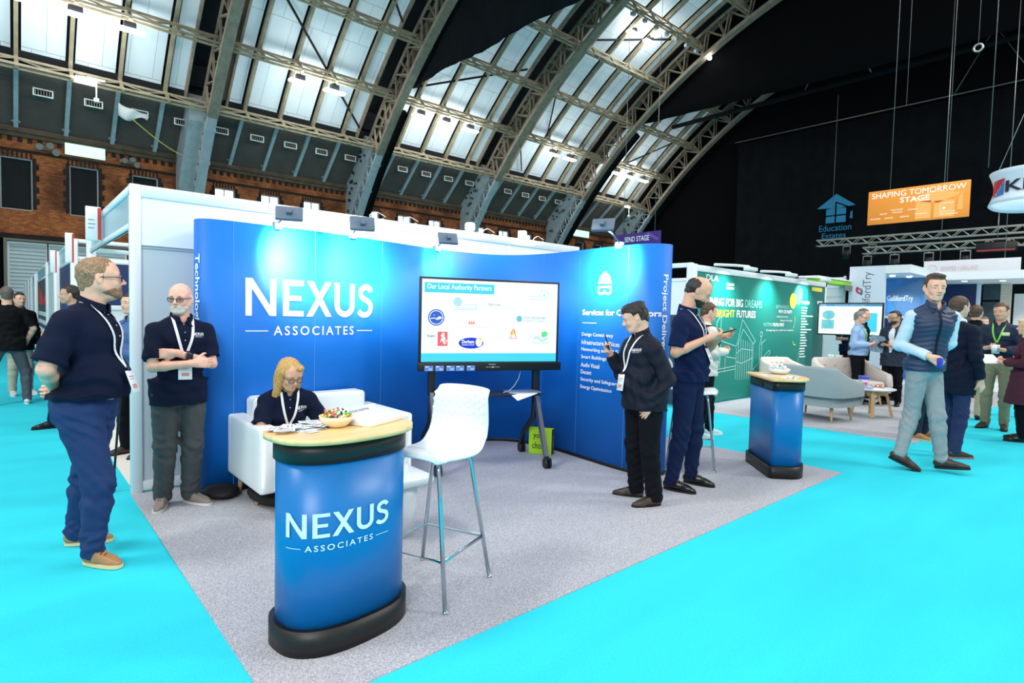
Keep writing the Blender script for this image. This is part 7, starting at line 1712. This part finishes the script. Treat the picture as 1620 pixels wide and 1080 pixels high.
# 4 man in the dark jacket with phone
J_jack = dict(pelvis=(-0.057, 0.038, 0.888), neck=(-0.025, 0.010, 1.378), head=(0.029, -0.019, 1.533), shL=(-0.024, 0.183, 1.292), hipL=(-0.057, 0.127, 0.841), shR=(-0.024, -0.150, 1.292), hipR=(-0.057, -0.05, 0.841), anL=(-0.1, 0.162, 0.079), knL=(-0.049, 0.144, 0.46), elL=(-0.120, 0.232, 1.045), wrL=(-0.01, 0.215, 0.862), anR=(-0.085, -0.081, 0.079), knR=(-0.041, -0.066, 0.46), elR=(0.001, -0.217, 1.051), wrR=(0.125, -0.225, 1.215))
r4_, _, _, inf4 = person('dark-haired man in navy zip jacket looking at a phone, hand in pocket', (3.92, 2.87, 0), math.radians(160), J_jack, 1.66, 1.10, 0.045, FAIR, (-26, 22, 0), dict(wide=1.02, jaw=1.1, chin2=True, seed=7, front=0.066, brow='dark', hs=1.05), ('curly', 'dark'), None, None,
       dict(kind='jacket', m=M_JACK, sleeve='long', sleeve_w=1.18, drop=0.11, flare=0.0, infl=0.018, logo=True, collar=True, collar_h=0.06, placket=26, placket_m=M_JACK, button_m=M_JACK, wrinkle=0.009), dict(m=M_BLACKTR, wrinkle=0.007, width=1.15, cuff=1.05),
       dict(m=mat('brown_oiled_leather', (66, 54, 46), 0.5, noise=0.2, nscale=25), ms=M_DSOLE, laces=M_LACE, size=1.02, dir={'L': (1, -.1), 'R': (.75, -.66)}), dict(R=dict(fwd=(.55, .15, .80), back=(.35, -.85, -.1), side=-1, curl=((35, 40, 25), (38, 45, 25), (42, 45, 25), (45, 50, 30)), thumb=(0.9, 10)), L=dict(fwd=(.5, -.2, -.8), back=(.4, .8, .1), side=1, curl=(20, 20, 15))), dict(m=M_STRAP, drop=0.30, shift=-0.03))
def phone(label, P_, fwd, nrm_, root_loc, rz, face=(70, 120, 160)):
    """held phone, placed in the local frame of the person"""
    fr = frame_from(fwd, nrm_); o = MB().rbox((-0.072, -0.036, -0.004), (0.072, 0.036, 0.004), 0.004, 2).build('mobile_phone', M_BLACKPL)
    Mw = Matrix.Translation(Vector(root_loc)) @ Matrix.Rotation(rz, 4, 'Z') @ Matrix([list(fr[i])+[P_[i]] for i in range(3)]+[[0, 0, 0, 1]]); o.matrix_world = Mw
    s_ = MB().box((-0.066, -0.032, 0.0041), (0.066, 0.032, 0.0046)).build('phone_screen', scr('phone_glow%d' % face[0], face, 0.7), o); tag(o, label, 'phone'); return o
phone('dark phone held up by the man in the zip jacket', (0.185, -0.185, 1.325), (.42, .1, .9), (-.8, .45, .45), (3.92, 2.87, 0), math.radians(160))
# 5 balding man in the navy polo with phone
J_polo = dict(pelvis=(0.055, 0.014, 1.006), neck=(0.020, 0.007, 1.601), head=(0.111, 0.028, 1.780), shL=(0.045, 0.197, 1.505), hipL=(0.062, 0.114, 0.953), shR=(0.02, -0.180, 1.505), hipR=(0.048, -0.087, 0.953), anL=(0.076, 0.129, 0.09), knL=(0.099, 0.119, 0.521), elL=(0.152, 0.244, 1.247), wrL=(0.30, 0.06, 1.372), anR=(-0.023, -0.177, 0.09), knR=(0.042, -0.134, 0.521), elR=(-0.01, -0.235, 1.232), wrR=(0.255, -0.15, 1.375))
person('balding bearded man in navy polo looking down at a phone in both hands', (4.62, 2.88, 0), math.radians(-72), J_polo, 1.88, 1.05, 0.03, TAN, (12, 32, 0), dict(wide=0.98, seed=11, beard_t=0.006, brow='dark', nose=1.1), ('fringe', 'dark'), 'dark', None,
       dict(kind='polo', m=M_POLO2, sleeve_len=0.80, sleeve_w=1.15, drop=0.03, placket=7, wrinkle=0.006), dict(m=M_NAVYTR, wrinkle=0.007, width=1.05, cuff=0.9),
       dict(m=M_BLACKL, ms=M_DSOLE, laces=mat('tan_lace', (150, 110, 80), 0.8), size=1.0, dir={'L': (.98, -.05), 'R': (1, -.03)}), dict(R=dict(fwd=(.75, .62, .2), back=(.1, -.6, -.7), side=-1, curl=(40, 45, 30), thumb=(0.8, 10)), L=dict(fwd=(.85, -.15, .25), back=(.0, .6, -.8), side=1, curl=(40, 45, 30), thumb=(0.8, 10))), dict(m=M_STRAP, drop=0.30))
phone('dark phone held in both hands by the balding man in the navy polo', (0.385, -0.04, 1.43), (.9, .1, .30), (-.35, 0, .9), (4.62, 2.88, 0), math.radians(-72), (90, 150, 170))
# 6 the man striding past on the right
J_walk = dict(pelvis=(-0.038, -0.012, 1.091), neck=(0.017, 0.005, 1.720), head=(0.009, 0.003, 1.912), shL=(0.135, 0.134, 1.615), hipL=(-0.01, 0.093, 1.034), shR=(-0.134, -0.139, 1.615), hipR=(-0.067, -0.117, 1.034), anL=(0.134, 0.056, 0.125), knL=(0.082, 0.026, 0.58), elL=(0.115, 0.150, 1.335), wrL=(-0.06, 0.12, 1.20), anR=(-0.152, -0.223, 0.165), knR=(-0.118, -0.063, 0.58), elR=(-0.232, -0.146, 1.31), wrR=(0.064, -0.23, 1.205))
person('tall man striding past in navy quilted gilet, pale blue shirt and light grey trousers', (7.3, 1.62, 0), math.radians(-95), J_walk, 2.02, 0.98, 0.0, FAIR, (-52, 2, -3), dict(hs=1.06, wide=0.95, seed=13, front=0.074, recede=0.0, brow='brown', open=True, gaze=-0.5), ('swept', 'brown'), None, None,
       dict(kind='vest', m=mat('navy_quilting', (32, 52, 84), 0.5), name='gilet', quilt=True, drop=0.04, vneck=0.08, collar=True, collar_h=0.05, placket=26, placket_m=M_JACK, button_m=M_JACK, under=dict(kind='shirt', name='shirt', m=mat('pale_blue_shirt', (196, 222, 240), 0.7), sleeve='long', drop=-0.06, wrinkle=0.005, sleeve_w=1.12)), dict(m=M_LGREY, wrinkle=0.007, width=0.98, cuff=0.92, belt=False),
       dict(m=M_DBROWN, ms=M_DSOLE, laces=M_LACE, size=0.98, dir={'L': (.98, .15), 'R': (.95, .3)}, pitch={'L': -8, 'R': 22}), dict(R=dict(fwd=(.75, .3, -.5), back=(.2, -.9, .3), side=1, curl=(45, 60, 40)), L=dict(fwd=(.1, -.5, -.8), back=(.2, .8, -.3), side=1)))
tag(MB().rbox((-0.02, -0.03, -0.05), (0.02, 0.03, 0.05), 0.008).build('blue_case', mat('royal_blue_case', (40, 60, 190), 0.4)), 'small blue object gripped by the striding man', 'case').matrix_world = Matrix.Translation(Vector((7.3, 1.62, 0))) @ Matrix.Rotation(math.radians(-95), 4, 'Z') @ Matrix.Translation((0.155, -0.21, 1.15))

# ---- background figures
def bgp(label, xy, deg, H, hair, top, trm, shm=M_BLACKL, soles=M_DSOLE, skin=FAIR, head=(0, 0, 0), arms='hang', beard=None, glasses=None, lany=None, b=1.0, belly=0.02, J=None, face=None, res=0.0085, hands=None, female=False, step=0.0, bottom=None, grp=None):
    return person(label, (xy[0], xy[1], 0), math.radians(deg), J or std(H, arms, step=step), H, b, belly, skin, head, dict(face or {}, seed=len(label)), hair, beard, glasses, top, dict(dict(m=trm), **(bottom or {})), dict(m=shm, ms=soles, dir={'L': (1, .25), 'R': (1, -.25)}), hands or (HOLD if arms == 'hold' else None), lany, None, res, female, group=grp)
M_BLKTEE = mat('black_tee', (9, 11, 15), 0.85, spec=0.2); M_SUIT = mat('navy_suit', (14, 22, 44), 0.75, spec=0.2); M_WSHIRT = mat('white_shirt', (232, 236, 244), 0.7); M_BLAZER = mat('dark_blue_blazer', (24, 40, 62), 0.75)
LS = dict(sleeve='long', sleeve_w=1.2)
r7 = std(1.76, 'hang', 0.22); r7['elR'] = (-.05, -.30, 1.15); r7['wrR'] = (.10, -.24, .93)
bgp('man in black T-shirt and grey trousers seen from behind, cut by the left edge', (0.02, 11.4), 100, 1.76, ('short', 'greybrown'), dict(kind='tee', m=M_BLKTEE, drop=0.12, sleeve_len=0.85), mat('mid_grey_trousers', (78, 82, 92), 0.8), M_WSNEAK, M_WSOLE, b=1.08, belly=0.04, J=r7, res=0.0075)
bgp('person in beige trousers and white trainers behind the man in the black T-shirt', (0.18, 12.6), -70, 1.70, ('short', 'dark'), dict(kind='jacket', m=M_BLKTEE, drop=0.16, **LS), mat('beige_trousers', (196, 188, 166), 0.8), M_WSNEAK, M_WSOLE)
bgp('man in navy jacket and black shoes half hidden behind the man in profile', (0.63, 9.1), 172, 1.76, ('short', 'dark'), dict(kind='jacket', m=mat('royal_navy_jacket', (22, 50, 110), 0.75), drop=0.16, collar=True, **LS), M_NAVYTR, M_BLACKL, skin=OLIVE, arms='hold', step=0.38)
bgp('person in blue shirt and black trousers glimpsed beside the white corner post', (0.98, 6.95), -150, 1.66, ('short', 'dark'), dict(kind='shirt', m=mat('chambray_shirt', (70, 104, 160), 0.8), drop=0.05, **LS), M_BLACKTR, M_DBROWN, arms='hold', res=0.0075)
bgp('person in cream sweater, dark trousers and white trainers wearing a backpack', (6.84, 3.93), -38, 1.74, ('short', 'brown'), dict(kind='sweater', m=mat('cream_knit', (226, 222, 210), 0.9, bump=0.3, bscale=90), drop=0.12, wrinkle=0.007, **LS), M_BLACKTR, M_WSNEAK, M_WSOLE, arms='hold', step=0.25, res=0.0075, head=(0, 10, 0))
bgp('grey-haired man in pale blue shirt holding a leaflet by the far screen', (12.35, 3.9), -92, 1.75, ('short', 'grey'), dict(kind='shirt', m=mat('pale_blue_stripe_shirt', (150, 184, 226), 0.7), drop=0.02, wrinkle=0.006, **LS), M_BLACKTR, skin=PINK, head=(18, 6, 0), arms='hold', glasses='clear', lany=dict(m=M_GSTRAP, drop=0.3), b=1.04, belly=0.04, res=0.007)
bgp('grey-haired man in black jacket standing behind the man in the pale blue shirt', (13.25, 4.12), -80, 1.82, ('short', 'greybrown'), dict(kind='jacket', m=M_BLKTEE, drop=0.2, **LS), M_BLACKTR, arms='hold')
bgp('bearded balding man in open dark blazer and white shirt holding a phone', (12.5, 3.34), 172, 1.76, ('short', 'dark'), dict(kind='blazer', m=M_BLAZER, drop=0.2, vneck=0.46, vr=0.055, collar=False, flare=0.01, under=dict(kind='shirt', m=M_WSHIRT, sleeve='long', drop=0.0), **LS), M_BLACKTR, skin=OLIVE, head=(-20, 8, 0), arms='hold', beard='dark', glasses='clear', face=dict(front=0.088, recede=0.03), res=0.007)
bgp('dark-haired person in black coat behind the bearded man in the blazer', (13.35, 3.58), 120, 1.78, ('short', 'dark'), dict(kind='jacket', m=M_BLKTEE, drop=0.35, **LS), M_BLACKTR, arms='hold')
bgp('man in navy suit seen from behind, partly hidden by the striding man', (8.32, 1.60), -28, 1.86, ('short', 'brown'), dict(kind='blazer', m=M_SUIT, drop=0.24, flare=0.015, collar=True, collar_m=M_WSHIRT, **LS), mat('blue_suit_trousers', (24, 40, 84), 0.75), M_DBROWN, mat('pink_brown_sole', (150, 110, 110), 0.7), step=0.15, res=0.007)
bgp('man in dark jeans and tan shoes almost wholly hidden by the striding man', (9.25, 2.12), -100, 1.74, ('short', 'dark'), dict(kind='jacket', m=M_SUIT, drop=0.16, **LS), mat('dark_jeans', (26, 34, 56), 0.85), M_TAN, M_CREPE, arms='hold')
bgp('smiling man with green lanyard, navy shirt and olive chinos facing the camera', (11.1, 1.62), 176, 1.87, ('short', 'brown'), dict(kind='shirt', m=mat('ink_navy_shirt', (18, 32, 62), 0.75), drop=-0.02, wrinkle=0.006, **LS), mat('olive_chinos', (136, 130, 104), 0.8), M_DBROWN, skin=TAN, head=(-8, 6, 3), arms='hold', lany=dict(m=M_GSTRAP, drop=0.28), b=1.04, bottom=dict(belt=True, wrinkle=0.007), res=0.0065)
bgp('brown-haired man in khaki trousers and black shoes behind the man with the green lanyard', (11.9, 2.05), -5, 1.86, ('short', 'brown'), dict(kind='jacket', m=M_BLKTEE, drop=0.14, **LS), mat('khaki_trousers', (190, 180, 150), 0.8), b=1.02)
bgp('blonde woman in burgundy coat and black boots holding a paper, at the right edge', (10.22, 1.20), 98, 1.64, ('long', 'lightblond'), dict(kind='coat', m=mat('burgundy_wool', (70, 22, 44), 0.9), drop=0.40, flare=0.02, skirt=0.5, **LS), M_BLACKTR, M_BLACKL, head=(-8, 4, 0), arms='hold', female=True, face=dict(hair_len=0.15), res=0.007)
bgp('woman with reddish-brown hair behind the man with the green lanyard', (12.9, 1.42), -150, 1.66, ('long', 'ginger'), dict(kind='jacket', m=M_SUIT, drop=0.16, **LS), M_BLACKTR, female=True, arms='hold')
for i, (x, y, a, h, lb) in enumerate(((14.4, 2.63, 60, 1.70, 'farthest visitor in dark clothes in the gap left of the brown-haired man'), (15.6, 2.55, 200, 1.72, 'grey-brown-haired visitor farthest back, left of the brown-haired man'))):
    bgp(lb, (x, y), a, h, ('short', 'dark' if i == 0 else 'greybrown'), dict(kind='jacket', m=M_BLKTEE if i else M_BLAZER, drop=0.16, **LS), M_BLACKTR, arms='hold', res=0.010)
bgp('man in navy shirt standing behind the far screen at the end of the green wall', (14.75, 4.85), -150, 1.80, ('short', 'dark'), dict(kind='shirt', m=M_NAVYTR, drop=0.1, sleeve_len=0.8), M_BLACKTR, arms='hold', res=0.010)

# things carried by them
def held(name, label, cat, mb, m, base, deg, P_, fwd=(1, 0, 0), up=(0, 0, 1)):
    fr = frame_from(fwd, up); o = mb.build(name, m); o.matrix_world = Matrix.Translation(Vector((*base, 0))) @ Matrix.Rotation(math.radians(deg), 4, 'Z') @ Matrix([list(fr[i])+[P_[i]] for i in range(3)]+[[0, 0, 0, 1]]); return tag(o, label, cat)
bp_ = held('backpack', 'black backpack on the person in the cream sweater', 'backpack', MB().sphere((0, 0, 0), 1, 14, (0.12, 0.17, 0.26)).sphere((-0.07, 0, -0.06), 1, 12, (0.09, 0.13, 0.16)).tube([(0.02, 0.12, -0.2), (-0.02, 0.14, -0.33), (0.0, 0.13, -0.42), (0.01, 0.11, -0.3)], 0.014, 6), mat('black_pack_nylon', (14, 15, 18), 0.65, bump=0.4, bscale=25), (6.84, 3.93), -38, (-0.235, -0.02, 1.18))
for s_ in (1, -1): MB().tube([(0.05, 0.10*s_, 0.20), (0.15, 0.12*s_, 0.27), (0.26, 0.13*s_, 0.27), (0.36, 0.13*s_, 0.12), (0.30, 0.16*s_, -0.06), (0.12, 0.15*s_, -0.16)], 0.016, 6).build('shoulder_strap', M_BLACKPL, bp_)
held('leaflet', 'grey printed leaflet in the hands of the man in the pale blue shirt', 'leaflet', MB().box((-0.001, -0.15, -0.21), (0.001, 0.10, 0.10)), mat('grey_leaflet', (120, 150, 170), 0.5, noise=0.4, nscale=12), (12.35, 3.9), -92, (0.34, 0.04, 1.20), (.33, -0.94, 0), (0.15, 0.05, 1))
held('mobile_phone', 'small black phone in the hands of the bearded man in the blazer', 'phone', MB().rbox((-0.07, -0.035, -0.004), (0.07, 0.035, 0.004), 0.003), M_BLACKPL, (12.5, 3.34), 172, (0.31, 0.0, 1.18), (.8, 0, .5), (-.5, 0, .8))
held('paper_cup', 'small cup with a blue rim held by the man with the green lanyard', 'cup', MB().cyl((0, 0, -0.05), (0, 0, 0.05), 0.03, 0.04), M_WHITE, (11.1, 1.62), 176, (0.34, 0.02, 1.21))
held('paper_sheet', 'white printed sheet held out by the blonde woman in the burgundy coat', 'paper', MB().box((-0.15, -0.10, -0.001), (0.15, 0.10, 0.001)), M_WHITE, (10.22, 1.20), 98, (0.40, 0.0, 1.08), (.7, 0.7, 0), (-.5, 0.3, .8))
held('name_badge', 'yellow-edged name badge on the chest of the man with the green lanyard', 'badge', MB().rbox((-0.003, -0.045, -0.025), (0.003, 0.045, 0.025), 0.002, 1), mat('badge_green', (216, 230, 170), 0.5), (11.1, 1.62), 176, (0.150, 0.10, 1.42))
